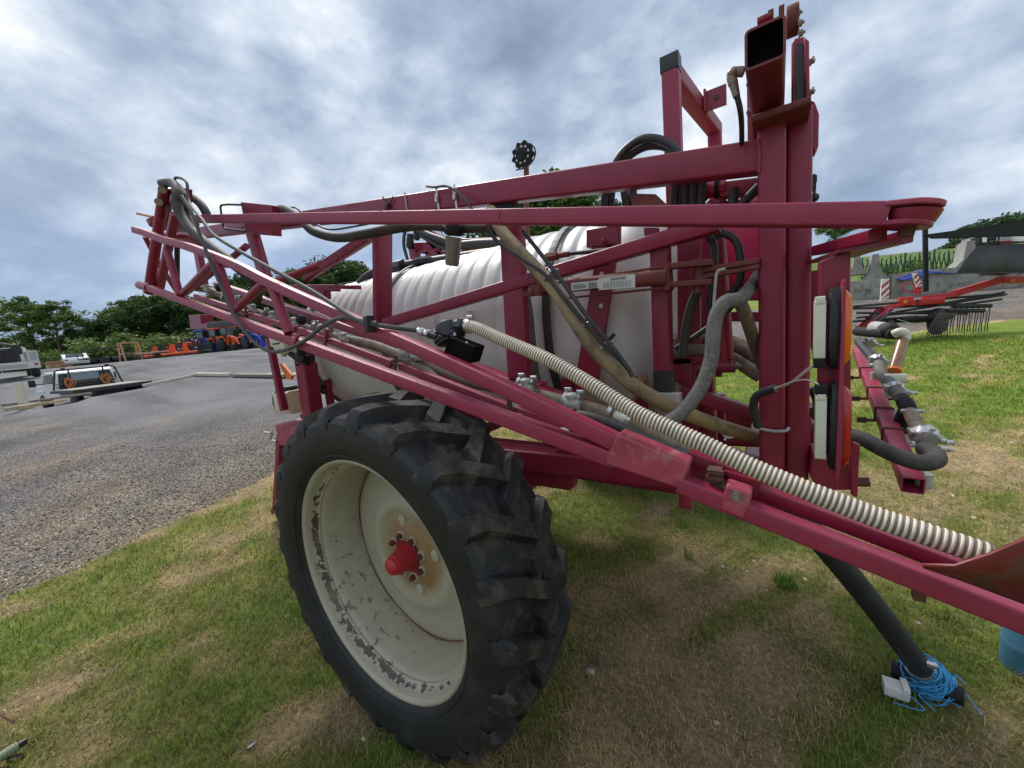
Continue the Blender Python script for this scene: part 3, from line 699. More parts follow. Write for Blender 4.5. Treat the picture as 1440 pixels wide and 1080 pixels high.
def tank_letters():
    for st in ([(611, 444), (613, 459)], [(618, 444), (612, 444)], [(618, 452), (612, 452)], [(655, 438), (663, 437), (664, 451), (656, 452)], [(656, 445), (662, 444)], [(665, 451), (664, 437), (671, 438), (672, 443), (666, 445), (673, 452)], [(604, 470), (606, 478)]):
        m = MB(); m.tube([on_tank(*q) for q in st], .0022, 6, raw=True); part(m, 'letter_stroke', 'faded_pink')
tank_letters()
# ---- chassis, axle and the platform at the front
def chassis():
    cb = MB()
    for y in (.98, 2.12): cb.beam((-2.3, y, .97), (1.42, y, .97), .08, .16)
    for x in (-2.2, -1.0, .35, 1.25): cb.beam((x, .98, .97), (x, 2.16, .97), .09, .14, (1, 0, 0))
    for x in (-1.9, -.75, .42, .8): 
        for y in (1.02, 2.18): cb.beam((x, y, 1.0), (x, y+.0, 1.42), .05, .06)
    for x in np.linspace(-2.3, .85, 7): cb.box((x, TY, 1.09), (.06, 1.3, .05))
    part(cb, 'chassis', 'maroon', bevel=.004)
    ab = MB(); ab.beam((0, .18, .765), (0, 2.97, .765), .13, .13, (1, 0, 0)); 
    for y in (.98, 2.12): ab.box((0, y+.04, .86), (.3, .1, .2))
    part(ab, 'axle', 'maroon')
    # channel beside the wheel and lower plate
    pb = MB(); pb.beam(Y(690, 640, .80), Y(965, 668, .80), .09, .11); pb.beam(Y(700, 655, .84), Y(805, 668, .84), .10, .13); pb.plate([Y(782, 632, .78), Y(806, 636, .78), Y(806, 686, .78), Y(782, 680, .78)], .04)
    fb(pb, (962, 655), (963, 716), .72, .05, .045)
    pb.bolt(Y(801, 652, .78), (0, -1, 0), .010); part(pb, 'side_channel', 'maroon')
    # platform front left
    m = MB(); y = .72
    top = [Y(386, 597, y), Y(424, 590, y), Y(424, 566, y+.42), Y(392, 572, y+.42)]
    zt = float(top[0][2]); x0 = float(Y(386, 597, y)[0]); x1 = float(Y(426, 592, y)[0])
    m.box(((x0+x1)/2, y+.22, zt-.01), (x1-x0, .44, .02)); m.box(((x0+x1)/2, y+.01, zt-.10), (x1-x0-.02, .02, .17)); m.box((x1-.01, y+.22, zt-.09), (.02, .44, .16))
    part(m, 'step_platform', 'maroon_worn', bevel=.003)
    lg = MB(); fb(lg, (391, 612), (385, 716), y+.02, .05, .07); fb(lg, (381, 721), (398, 698), y+.02, .06, .04); fb(lg, (399, 612), (402, 680), y+.2, .04, .05); part(lg, 'support_leg', 'maroon')
    p1 = MB(); fb(p1, (374, 476), (395, 578), y, .05, .055); part(p1, 'ladder_rail', 'maroon')
    p2 = MB(); fb(p2, (420, 512), (431, 590), .80, .12, .15); fb(p2, (413, 470), (418, 514), .80, .1, .10); part(p2, 'front_post', 'maroon')
    jb = MB(); p = Y(408, 564, y+.14); jb.box(p, (.26, .16, .20), r=.03); jb.cyl(p+np.array([0, 0, .10]), p+np.array([0, 0, .135]), .09, .075, 20, 1); part(jb, 'water_jug', ['jug', 'black_plastic'])
    ob = MB(); ob.plate([Y(393, 512, y+.05), Y(396, 511, y+.05), Y(410, 528, y+.05), Y(409, 534, y+.05), Y(403, 533, y+.05)], .02); part(ob, 'orange_reflector', 'orange')
    hb = MB(); hb.tube([Y(393, 547, .8), Y(386, 556, .8), Y(386, 566, .8), Y(390, 577, .8)], .016); part(hb, 'drain_hose', 'black_hose')
    ck = MB(); ck.tube([Y(372, 608, .7), Y(380, 609, .7), Y(383, 607, .7), Y(380, 618, .7), Y(388, 621, .7)], .010, raw=True); part(ck, 'crank_handle', 'steel')
    vv = MB(); 
    for q in ((398, 478, .62), (404, 487, .62)): vv.box(Y(*q), (.16, .12, .1), r=.02)
    vv.cyl(Y(401, 487, .62), Y(399, 500, .62), .03, .02); part(vv, 'drain_valve', 'white_plastic')
    bh = MB(); bh.tube([Y(438, 492, .92), Y(438, 520, .92), Y(445, 540, .95), Y(458, 552, 1.0)], .028); part(bh, 'sight_hose', 'black_hose')
    gr = MB(); gr.tube([Y(425, 475, .60), Y(424, 500, .60), Y(431, 506, .60)], .03, raw=False); gr.tube([Y(408, 497, .6), Y(424, 508, .6), Y(433, 511, .6)], .02); part(gr, 'boom_rest', 'black_matte')
chassis()
# ---- mast at the rear
def mast():
    yM = .75
    x0 = Y(1066, 400, yM)[0]; x1 = Y(1105, 400, yM)[0]; xm = (x0+x1)/2; zb = Y(1086, 668, yM)[2]-.05; zt = Y(1086, 152, yM)[2]
    mb = MB(); mb.beam((xm, yM+.05, zb), (xm, yM+.05, zt), .10, x1-x0, (0, 1, 0), .012)
    for z in (Y(1066, 205, yM)[2], ): mb.tube([Y(1066, 196, yM-.002), Y(1068, 215, yM-.003), Y(1067, 243, yM-.002)], .0045, 6)
    ms = part(mb, 'mast', 'maroon')
    x2 = Y(1104.5, 400, yM+.06)[0]; x3 = Y(1141, 400, yM+.06)[0]
    m2 = MB(); m2.beam(((x2+x3)/2, yM+.12, zb-.02), ((x2+x3)/2, yM+.12, Y(1130, 150, yM+.06)[2]), .12, x3-x2, (0, 1, 0), .012); part(m2, 'mast_channel', 'maroon', ms)
    # square tube on top, open towards the front
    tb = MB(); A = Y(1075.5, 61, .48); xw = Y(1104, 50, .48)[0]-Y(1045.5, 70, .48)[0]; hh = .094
    tb.beam(A, A+np.array([0, .62, 0]), xw, hh, (1, 0, 0), .012, hollow=.006, inner=.9, imi=1); part(tb, 'top_tube', ['maroon_top', 'tube_shade'], ms)
    cb = MB(); zc = Y(1090, 160, .70)[2]; cx = (Y(1058, 165, .70)[0]+Y(1140, 150, .70)[0])/2; cw = Y(1140, 150, .70)[0]-Y(1058, 165, .70)[0]
    cb.box((cx, .78, zc), (cw, .20, .022), r=.008); part(cb, 'top_collar', 'rust_red', ms)
    # slotted plate with rubber pad
    pb = MB(); P = [Y(*q, .80) for q in ((1113, 60), (1118, 53), (1131, 51), (1138, 57), (1139, 140), (1113, 148))]
    pb.plate(P, .03, nrml=(0, 1, 0)); pb.plate([Y(*q, .772) for q in ((1131, 52), (1138, 58), (1139, 140), (1132, 141))], .03, nrml=(0, 1, 0))
    part(pb, 'pad_plate', 'maroon', ms, bevel=.004)
    rb = MB(); rb.plate([Y(*q, .785) for q in ((1120, 62), (1130, 60), (1131, 138), (1120, 142))], .012, nrml=(0, 1, 0)); part(rb, 'rubber_pad', 'black_plastic', ms)
    gb = MB(); gb.plate([Y(*q, .83) for q in ((1140, 140), (1146, 143), (1152, 160), (1151, 205), (1146, 214), (1140, 208))], .06, nrml=(0, 1, 0)); part(gb, 'side_gusset', 'maroon', ms, bevel=.004)
    lb = MB(); fb(lb, (1057, 120), (1058, 196), .87, .05, .028); part(lb, 'rear_strut', 'maroon', ms)
    # roller and tabs on the top
    ro = MB(); c0 = Y(1113, 30, .62); ro.lathe(c0+np.array([-.012, 0, 0]), (1, 0, 0), [(0, .032), (.002, .036), (.026, .036), (.028, .032)], 24); part(ro, 'roller', 'rust_red', ms)
    for q in ((1119, 20, .60), (1122, 34, .60), (1123, 48, .60)):
        b = MB(); b.bolt(Y(*q), (1, 0, 0), .008); part(b, 'bolt', 'bolt_steel', ms)
    for q in ((1084, 21, .56), (1099, 15, .56)):
        b = MB(); p = Y(*q); b.box(p-np.array([0, 0, .008]), (.012, .03, .026)); part(b, 'tab', 'rust_red', ms)
    sbb = MB(); sbb.box(Y(1075, 33, .56), (.03, .06, .012), r=.003); part(sbb, 'weld_plate', 'maroon', ms)
    for q in ((1141, 86), (1141, 129)):
        b = MB(); b.cyl(Y(q[0]-4, q[1], .80), Y(q[0]+5, q[1], .80), .006); b.cyl(Y(q[0]-1, q[1], .80), Y(q[0]+2, q[1], .80), .012, n=6); part(b, 'bolt', 'bolt_steel', ms)
    for q in ((1053, 118), (1053, 157)):
        b = MB(); b.cyl(Y(q[0]-3, q[1], .87), Y(q[0]+5, q[1], .87), .006); b.cyl(Y(q[0]-1, q[1], .87), Y(q[0]+1.5, q[1], .87), .012, n=6); part(b, 'bolt', 'bolt_steel', ms)
    b = MB(); b.cyl(Y(1145, 245, .9), Y(1145, 282, .9), .004); b.ball(Y(1145, 278, .9), .014); b.box(Y(1145, 252, .9), (.014, .014, .02)); b.box(Y(1145, 262, .9), (.010, .012, .03)); part(b, 'spring_bolt', 'dark_metal', ms)
    # foot
    fbm = MB(); fbm.plate([Y(*q, .74) for q in ((1138, 668), (1142, 640), (1194, 645), (1203, 690), (1150, 690))], .14, nrml=(0, 1, 0)); part(fbm, 'mast_foot', 'maroon', ms, bevel=.006)
    f2 = MB(); f2.plate([Y(*q, .70) for q in ((1195, 640), (1199, 622), (1210, 626), (1208, 655), (1206, 700), (1197, 697))], .02, nrml=(0, 1, 0)); part(f2, 'foot_plate', 'maroon', ms, bevel=.003)
    pn = MB(); pn.cyl(Y(1203, 678, .74), Y(1223, 678, .74), .014, n=20); part(pn, 'pivot_pin', 'rust', ms)
    # elbow fitting and hose to the tube
    eb = MB(); eb.tube([Y(1046, 101, .60), Y(1036, 101, .60), Y(1029, 106, .60), Y(1031, 118, .60)], .013, 14); eb.ball(Y(1031, 103, .60), .017, 8, 0, (1, 1, .9)); eb.cyl(Y(1031, 116, .60), Y(1036, 136, .60), .012, .009, 12); part(eb, 'elbow_fitting', 'brass_grey', ms)
    hose([(1036, 134), (1041, 155), (1043, 180), (1043, 215)], [.60, .62, .70, .80], .0075).build('hydraulic_hose', 'black_hose', SP)
    # red cylinder behind the mast top
    hc = MB(); hc.cyl(Y(994, 268, .95), Y(1020, 264, .95), .03, n=24); part(hc, 'swivel_joint', 'maroon_bright', ms)
    h2 = MB(); h2.cyl(Y(990, 269, .95), Y(994, 268, .95), .036, n=24); h2.cyl(Y(1006, 266, .95), Y(1012, 265, .95), .037, n=24); h2.cyl(Y(982, 266, .95), Y(990, 268, .95), .016, n=6); part(h2, 'seal_ring', 'black_matte', ms)
    h3 = MB(); fb(h3, (1014, 266), (1068, 260), .93, .06, .055); part(h3, 'link_arm', 'maroon_worn', ms)
    h4 = MB(); h4.lathe(Y(1006, 288, .95)+np.array([0, 0, -.03]), (0, 0, 1), [(0, .05), (.03, .045), (.045, .03)], 24); part(h4, 'swivel_base', 'maroon', ms)
mat('tube_shade', (.012, .008, .008), .9, spec=.1)  # shade inside the open top tube, painted as near-black inner walls
mat('maroon_top', (.16, .016, .03), .45, noise=(.25, 9), bump=.06, dirt=(.20, .08, .05), dscale=14, dpos=(.55, .7), wear=(.33, .14, .11))
mat('brass_grey', (.26, .21, .17), .5, metal=.4, noise=(.3, 60))
mast()
# ---- inner boom frame carried by the mast
def inner_boom():
    yB = .76
    fbm = MB(); fb(fbm, (1070, 217.5), (228, 334), yB, .065, .098)
    bb = part(fbm, 'boom_beam', 'maroon')
    for nm, args, w, h in (('boom_post', ((526, 322), (527, 470), yB), .12, .045), ('boom_post', ((715, 300), (727, 532), yB), .05, .118),
                           ('boom_post', ((348, 322), (370, 398), yB), .06, .12), ('boom_post', ((271, 334), (283, 402), yB), .05, .11)):
        m = MB(); fb(m, *args, w, h); part(m, nm, 'maroon', bb)
    m = MB(); fb(m, (925, 330), (930, 524), yB+.02, .075, .066); fb(m, (968, 330), (968, 520), yB+.25, .05, .09); bp = part(m, 'boom_post', 'maroon', bb)
    m = MB(); fb(m, (930, 522), (931, 552), yB+.015, .08, .07); part(m, 'rubber_foot', 'black_plastic', bp)
    m = MB(); fb(m, (538, 455), (1010, 312), yB+.0, .06, .058, y2=yB-.01); part(m, 'diagonal_brace', 'maroon', bb)
    m = MB(); fb(m, (425, 390), (515, 332), yB+.02, .05, .06); part(m, 'diagonal_brace', 'maroon', bb)
    # lower beam with lit top
    m = MB(); fb(m, (300, 400), (560, 487), yB+.02, .07, .05); fb(m, (560, 487), (1075, 668), yB+.0, .10, .06); part(m, 'lower_beam', 'maroon', bb)
    m = MB(); fb(m, (470, 405), (372, 405), yB+.1, .05, .05); fb(m, (500, 404), (448, 403), 1.0, .05, .03); fb(m, (398, 412), (455, 415), yB+.1, .06, .06); part(m, 'cross_brace', 'maroon', bb)
    # clamp box on the left
    m = MB(); m.plate([Y(*q, .60) for q in ((338, 284), (381, 288), (384, 331), (346, 328))], .06, nrml=(0, 1, 0)); part(m, 'clamp_box', 'maroon', bb, bevel=.004)
    m = MB(); m.tube([Y(*q, .56) for q in ((340, 288), (320, 287.5), (311, 288.5), (310, 292), (314, 318), (317, 322), (345, 325))], .0075, 8, raw=True); part(m, 'wire_guard', 'dark_metal', bb)
    # dark box under the beam and gusset by the mast
    m = MB(); fb(m, (688, 290), (718, 290), yB+.02, .06, .05); part(m, 'saddle', 'black_matte', bb)
    m = MB(); m.plate([Y(*q, .80) for q in ((884, 272), (922, 273), (940, 290), (890, 292))], .05, nrml=(0, 1, 0)); part(m, 'hose_tray', 'rust_red', bb)
    m = MB(); m.plate([Y(*q, yB-.006) for q in ((1062, 283), (1070, 272), (1070, 292), (1050, 292))], .03, nrml=(0, 1, 0)); part(m, 'corner_gusset', 'maroon', bb)
    # hose clamps and cable ties round the beam
    for px, w_ in ((615.5, 4.5), (640.5, 4.5)):
        m = MB(); p = Y(px, 279+(628-px)*.15, yB-.004); m.beam(p+np.array([0, .0, .058]), p-np.array([0, 0, .056]), .004, .012); m.box(p+np.array([0, -.006, .0]), (.016, .014, .022)); m.cyl(p+np.array([0, -.012, -.016]), p+np.array([0, -.012, .026]), .004, n=8); part(m, 'hose_clamp', 'steel', bb)
    m = MB(); p = Y(571, 286, yB-.004); m.beam(p+np.array([0, 0, .056]), p-np.array([0, 0, .054]), .004, .009); part(m, 'cable_tie', 'grey_plastic', bb)
    m = MB(); m.tube([Y(*q, yB-.01) for q in ((538, 277), (543, 284), (546, 292), (549, 285), (553, 276))], .004, 6); m.box(Y(544, 290, yB-.015), (.025, .012, .03), r=.004); part(m, 'wire_tie', 'dark_metal', bb)
inner_boom()
# ---- outer boom folded along the side
def outer_boom():
    yF, yL = .42, .12
    m = MB(); A = Y(238, 307.5, yF)+np.array([0, .025, 0]); B = Y(1250, 299.5, yF)+np.array([0, .025, 0])
    m.beam(A, B, .05, .053, (0, 1, 0), .006); ob = part(m, 'outer_boom', 'maroon_f')
    # weld joint on the beam
    w = MB(); w.tube([Y(703, 297, yF-.001), Y(701, 306, yF-.002), Y(703, 316, yF-.001)], .0018, 6); part(w, 'weld_seam', 'maroon_worn', ob)
    # hinge plates at the right end
    d = nrm(B-A); nrmz = nrm(np.cross(d, (0, 1, 0))); nrmz = nrmz if nrmz[2] > 0 else -nrmz
    for k, (dz, ln) in enumerate(((.014, .092), (-.027, .084))):
        hp = MB(); c0 = B+nrmz*dz-d*.01; poly = []
        for a in np.linspace(-90, 90, 16): poly.append(c0+d*(ln-.045+.052*math.cos(R(a)))+np.array([0, 1, 0])*.052*math.sin(R(a))*1.0)
        poly += [c0-d*.0+np.array([0, .026, 0]), c0-d*.0-np.array([0, .026, 0])]
        hp.plate(poly, .012, nrml=nrmz); part(hp, 'hinge_plate', 'maroon_worn' if k == 0 else 'maroon', ob, bevel=.003)
    hd = MB(); c0 = B+d*.045; hd.lathe(c0-nrmz*.017, nrmz, [(0, .034), (.003, .038), (.016, .042), (.026, .044), (.028, .04)], 32); part(hd, 'hinge_puck', 'maroon', ob)
    pk = MB(); pk.lathe(c0-nrmz*.075, nrmz, [(.03, .012), (.058, .012)], 16); part(pk, 'hinge_pin', 'rust', ob)
    # channel from the hinge back to the mast
    ch = MB(); P0 = B+d*.0-nrmz*.038+np.array([0, .03, 0]); P1 = Y(1150, 352, .80)
    ch.beam(P0, P1, .03, .035, (0, 0, 1), .004); ch.beam(P0+np.array([0.05, .02, -.012]), P1+np.array([.05, .05, -.02]), .03, .03, (0, 0, 1), .004)
    part(ch, 'hinge_channel', 'maroon', ob)
    pl = MB(); pl.plate([P0+np.array([.035, -.02, -.02]), P0+np.array([-.07, .0, -.02]), P1+np.array([-.03, 0, -.03]), P1+np.array([.09, .0, -.03])], .008, nrml=(0, 0, -1)); part(pl, 'hinge_gusset', 'maroon_top', ob)
    # near lower chord
    m = MB(); m.beam(Y(200, 401.5, yL), Y(866, 645, yL), .042, .044, (0, 1, 0), .006); lc = part(m, 'lower_chord', 'maroon_f', ob)
    m = MB(); m.beam(Y(955, 679, yL-.01), Y(1475, 884, yL-.01), .040, .040, (0, 1, 0), .006); part(m, 'lower_chord', 'maroon_f', ob)
    m = MB(); m.cyl(Y(197, 401, yL), Y(210, 405, yL), .030, n=18); part(m, 'chord_end', 'maroon', lc)
    # upper chord
    P = [(190, 323.5), (203, 327), (216, 332), (232, 338), (262, 346), (305, 362), (340, 377), (372, 394), (430, 421), (540, 469), (700, 541), (868, 622)]
    m = MB(); pts = smooth([Y(px, py, yL) for px, py in P], 3)
    m.sweep(pts, .042, .043)
    uc = part(m, 'upper_chord', 'maroon_f', ob)
    # gusset box where the chords meet
    m = MB(); m.plate([Y(*q, yL-.028) for q in ((868, 610), (970, 653), (956, 689), (848, 652))], .058, nrml=(0, 1, 0)); part(m, 'gusset_box', 'maroon_worn', ob, bevel=.006)
    m = MB(); m.plate([Y(*q, yL-.034) for q in ((1021, 683), (1058, 696), (1046, 732), (1012, 716))], .05, nrml=(0, 1, 0)); hg = part(m, 'bolt_bracket', 'maroon_worn', ob, bevel=.005)
    m = MB(); m.bolt(Y(1036, 697, yL-.034), (0, -1, 0), .008); part(m, 'bolt', 'bolt_steel', hg)
    # second chord under the ribbed hose
    m = MB(); m.beam(Y(968, 641, yL+.05), Y(1068, 680, yL+.05), .03, .034, (0, 1, 0), .004); m.beam(Y(1066, 690, yL+.05), Y(1352, 797, yL+.05), .035, .030, (0, 1, 0), .004); m.plate([Y(*q, yL+.02) for q in ((1018, 662), (1070, 678), (1062, 712), (1048, 705))], .03, nrml=(0, 1, 0)); part(m, 'inner_chord', 'maroon', ob)
    # scoop plate at the right edge (rolled sheet)
    sc_ = MB(); top = [(1297, 797), (1344, 798), (1394, 781), (1440, 761), (1500, 730)]; bot = [(1300, 800), (1345, 815), (1394, 833), (1440, 850), (1500, 873)]
    rows = []
    for (a, b) in zip(top, bot): rows.append([Y(a[0], a[1], -.02), Y((a[0]+b[0])/2, (a[1]+b[1])/2, .0), Y(b[0], b[1], .08)])
    V = [p for r in rows for p in r]; F = [(i*3+j, i*3+j+1, i*3+4+j, i*3+3+j) for i in range(4) for j in range(2)]
    sc_.add(V, F); o = part(sc_, 'shield_plate', 'rust_shield', ob); sm = o.modifiers.new('s', 'SOLIDIFY'); sm.thickness = .005
    bb = MB(); bb.box(Y(1292, 832, yL+.01), (.016, .02, .03), r=.003); bb.cyl(Y(1292, 826, yL+.01), Y(1291, 842, yL+.01), .005); part(bb, 'rusty_bolt', 'rust', ob)
    # zigzag braces
    for a, b, ya, yb, r_ in (((235, 352), (253, 414), yL, yL, .021), ((307, 370), (328, 436), yL, yL, .022), ((382, 400), (407, 468), yL, yL, .0235)):
        m = MB(); m.tube([Y(*a, ya), Y((a[0]+b[0])/2, (a[1]+b[1])/2, ya), Y(*b, yb)], r_, 16); part(m, 'brace', 'maroon_f', ob)
    for pts_ in (((253, 414), (262, 408), (296, 374), (307, 366)), ((328, 437), (338, 430), (366, 403), (378, 396), (384, 402))):
        m = MB(); m.tube([Y(px, py, yL+.012) for px, py in pts_], .021, 14); part(m, 'brace', 'maroon', ob)
    for a, b in (((204, 333), (222, 368)), ((222, 368), (250, 412)), ((262, 412), (347, 346)), ((366, 405), (450, 372))):
        m = MB(); m.cyl(Y(*a, yL+.22), Y(*b, yL+.30), .020, n=12); part(m, 'brace', 'maroon', ob)
    # folding hinge at the left end
    h = MB(); h.cyl(Y(209, 412, .2), Y(232, 262, .3), .034, n=18); fh = part(h, 'fold_post', 'maroon', ob)
    h = MB(); fb(h, (219, 405), (240, 300), .24, .05, .04); part(h, 'fold_flange', 'maroon_f', fh)
    h = MB(); h.plate([Y(*q, .34) for q in ((226, 258), (247, 262), (246, 296), (230, 292))], .10, nrml=(0, 1, 0)); part(h, 'fold_plate', 'maroon', fh, bevel=.004)
    h = MB(); h.cyl(Y(228, 267, .24), Y(228, 267, .36), .024); part(h, 'bolt', 'bolt_steel', fh)
    h = MB(); h.cyl(Y(223, 284, .20), Y(223, 284, .34), .024); part(h, 'bolt', 'bolt_steel', fh)
    h = MB(); h.lathe(Y(246, 321, .45), (0, 0, 1), [(0, .10), (.01, .16), (.045, .17), (.05, .12)], 24); h.lathe(Y(252, 340, .45), (0, 0, 1), [(0, .12), (.03, .13)], 24); part(h, 'pivot_bracket', 'maroon', fh)
    h = MB(); h.ring(Y(235, 298, .3), (0, 1, 0), .04, .018, 16); part(h, 'pulley', 'rust_red', fh)
    h = MB(); fb(h, (191, 300), (214, 305), .30, .04, .018); part(h, 'latch_tongue', 'wood_raw', fh)
    h = MB(); h.cyl(Y(249, 330, .5), Y(249, 405, .5), .02); part(h, 'steel_rod', 'dark_metal', fh)
    h = MB(); h.plate([Y(*q, .60) for q in ((265, 443), (281, 443), (283, 455), (302, 452), (297, 461), (268, 463))], .10, nrml=(0, 1, 0)); part(h, 'hook_bracket', 'maroon', ob)
    h = MB(); h.beam(Y(300, 457, .62), Y(392, 449, .62), .1, .05, (0, 1, 0)); part(h, 'rest_bar', 'dark_metal', ob)
mat('maroon_f', (.29, .025, .066), .46, noise=(.12, 6), bump=.05, bscale=120, dirt=(.26, .075, .08), dscale=30, dpos=(.56, .74), wear=(.40, .2, .18))
mat('rust_shield', (.17, .02, .018), .4, noise=(.35, 12), dirt=(.12, .06, .045), dscale=14)
outer_boom()
# ---- spray bar, nozzle hoses, clamps
def clamp(p, d, r, par, w=.012):
    b = MB(); b.band(p, d, r, w, .0025, 18); u = nrm(np.cross(d, (0, 1, 0))); s = 1 if u[2] > 0 else -1
    b.box(np.asarray(p)+u*s*(r+.008), (.024, .012, .014), r=.002); b.cyl(np.asarray(p)+u*s*(r+.008)-nrm(d)*0-np.array([0, .016, 0]), np.asarray(p)+u*s*(r+.008)+np.array([0, .016, 0]), .004, n=8)
    return part(b, 'hose_clamp', 'steel', par)
def spray_line():
    yS = .32
    m = MB()
    for a, b in (((272, 417), (345, 441)), ((349, 443), (412, 463)), ((418, 465), (455, 478)), ((462, 480), (548, 512)), ((560, 515), (712, 575)), ((722, 578), (800, 604))): fb(m, a, b, yS, .03, .034)
    sb = part(m, 'spray_bar', 'maroon_f')
    hp = [(268, 404), (302, 411), (355, 437), (417, 457), (462, 472), (520, 484), (556, 497), (600, 512), (660, 536), (720, 548), (772, 560), (830, 575), (880, 592), (940, 622), (985, 645)]
    h = hose(hp, .40, .025); hh = part(h, 'supply_hose', 'brown_hose', None)
    h = hose([(560, 502), (600, 523), (625, 543), (650, 555), (700, 570), (740, 577), (790, 590), (850, 618)], .36, .022); part(h, 'supply_hose', 'brown_hose')
    h = hose([(812, 584), (840, 590), (880, 606), (940, 634), (992, 648)], .22, .018); part(h, 'rubber_hose', 'black_hose')
    lab = MB(); p = Y(992, 645, .195); lab.box(p, (.018, .003, .014)); part(lab, 'hose_label', 'label_white')
    # nozzle bodies
    for i, (px, py) in enumerate(((291, 409), (325, 425), (356, 437), (383, 447), (413, 456), (452, 466), (483, 478), (566, 496), (585, 501), (739, 545), (804, 566))):
        p = Y(px, py-4, .36); nb = MB(); s_ = 1.
        nb.lathe(p+np.array([0, 0, .008]), (0, 0, 1), [(0, .019), (.010, .020), (.015, .015), (.018, 0)], 10, 0, sm=False)
        nb.cyl(p-np.array([0, 0, .03]), p+np.array([0, 0, .01]), .013, n=12); nb.cyl(p+np.array([-.025, 0, -.008]), p+np.array([.025, 0, -.018]), .016, n=10)
        part(nb, 'nozzle_body', 'grey_plastic', sb)
        if i in (1, 3, 5, 8, 9, 10): clamp(Y(px+9, py-1, .39), (1, 0, -.35), .028, sb); clamp(Y(px-8, py-5, .39), (1, 0, -.35), .028, sb)
    for px, py in ((309, 405), (424, 450)): 
        b = MB(); b.ball(Y(px, py, .34), .028, 8); part(b, 'check_valve', 'black_matte', sb)
    for px, py in ((345, 440), (457, 476), (556, 512), (716, 574)):
        b = MB(); b.beam(Y(px+1, py-12, yS-.006), Y(px-1, py+11, yS-.006), .006, .02); b.beam(Y(px-6, py-2, yS-.012), Y(px+8, py+3, yS-.012), .006, .008); part(b, 'u_clamp', 'rust', sb)
    b = MB(); b.beam(Y(460, 462, .26), Y(456, 490, .26), .012, .02); b.beam(Y(419, 470, .1), Y(412, 486, .1), .012, .02); part(b, 'hanger_strap', 'maroon_f', sb)
    for px, py in ((727, 586), (794, 606)):
        b = MB(); b.cyl(Y(px, py-3, .26), Y(px, py+5, .26), .016, n=14); part(b, 'nozzle_tip', 'grey_plastic', sb)
    for px, py in ((864, 583), ):
        b = MB(); p = Y(px, py, .32); q = Y(px+16, py+7, .32); b.cyl(p, q, .014, n=12); part(b, 'coupling', 'white_plastic', sb); clamp(Y(px-6, py-4, .32), q-p, .020, sb); clamp(Y(px+20, py+8, .32), q-p, .018, sb)
    b = MB(); b.box(Y(1006, 668, .14), (.028, .03, .036), r=.004); b.box(Y(1006, 664, .12), (.034, .01, .01)); b.box(Y(1005, 672, .12), (.034, .01, .01)); part(b, 'rusty_clamp', 'rust', sb)
    b = MB(); b.cyl(Y(1005, 676, .16), Y(1008, 690, .16), .018, n=12); part(b, 'nozzle_tip', 'grey_plastic', sb)
    b = MB(); b.ring(Y(1026, 645, .3), (0, 1, 0), .02, .008, 16); b.bolt(Y(1045, 672, .16), (0, -.6, .8), .006); part(b, 'wire_loop', 'black_matte', sb)
    b = MB(); b.plate([Y(*q, .5) for q in ((752, 534), (769, 536), (769, 545), (753, 543))], .006, nrml=(0, 1, 0)); b.cyl(Y(752, 545, .46), Y(762, 539, .5), .004); part(b, 'marker_tab', 'maroon_f', sb)
spray_line()
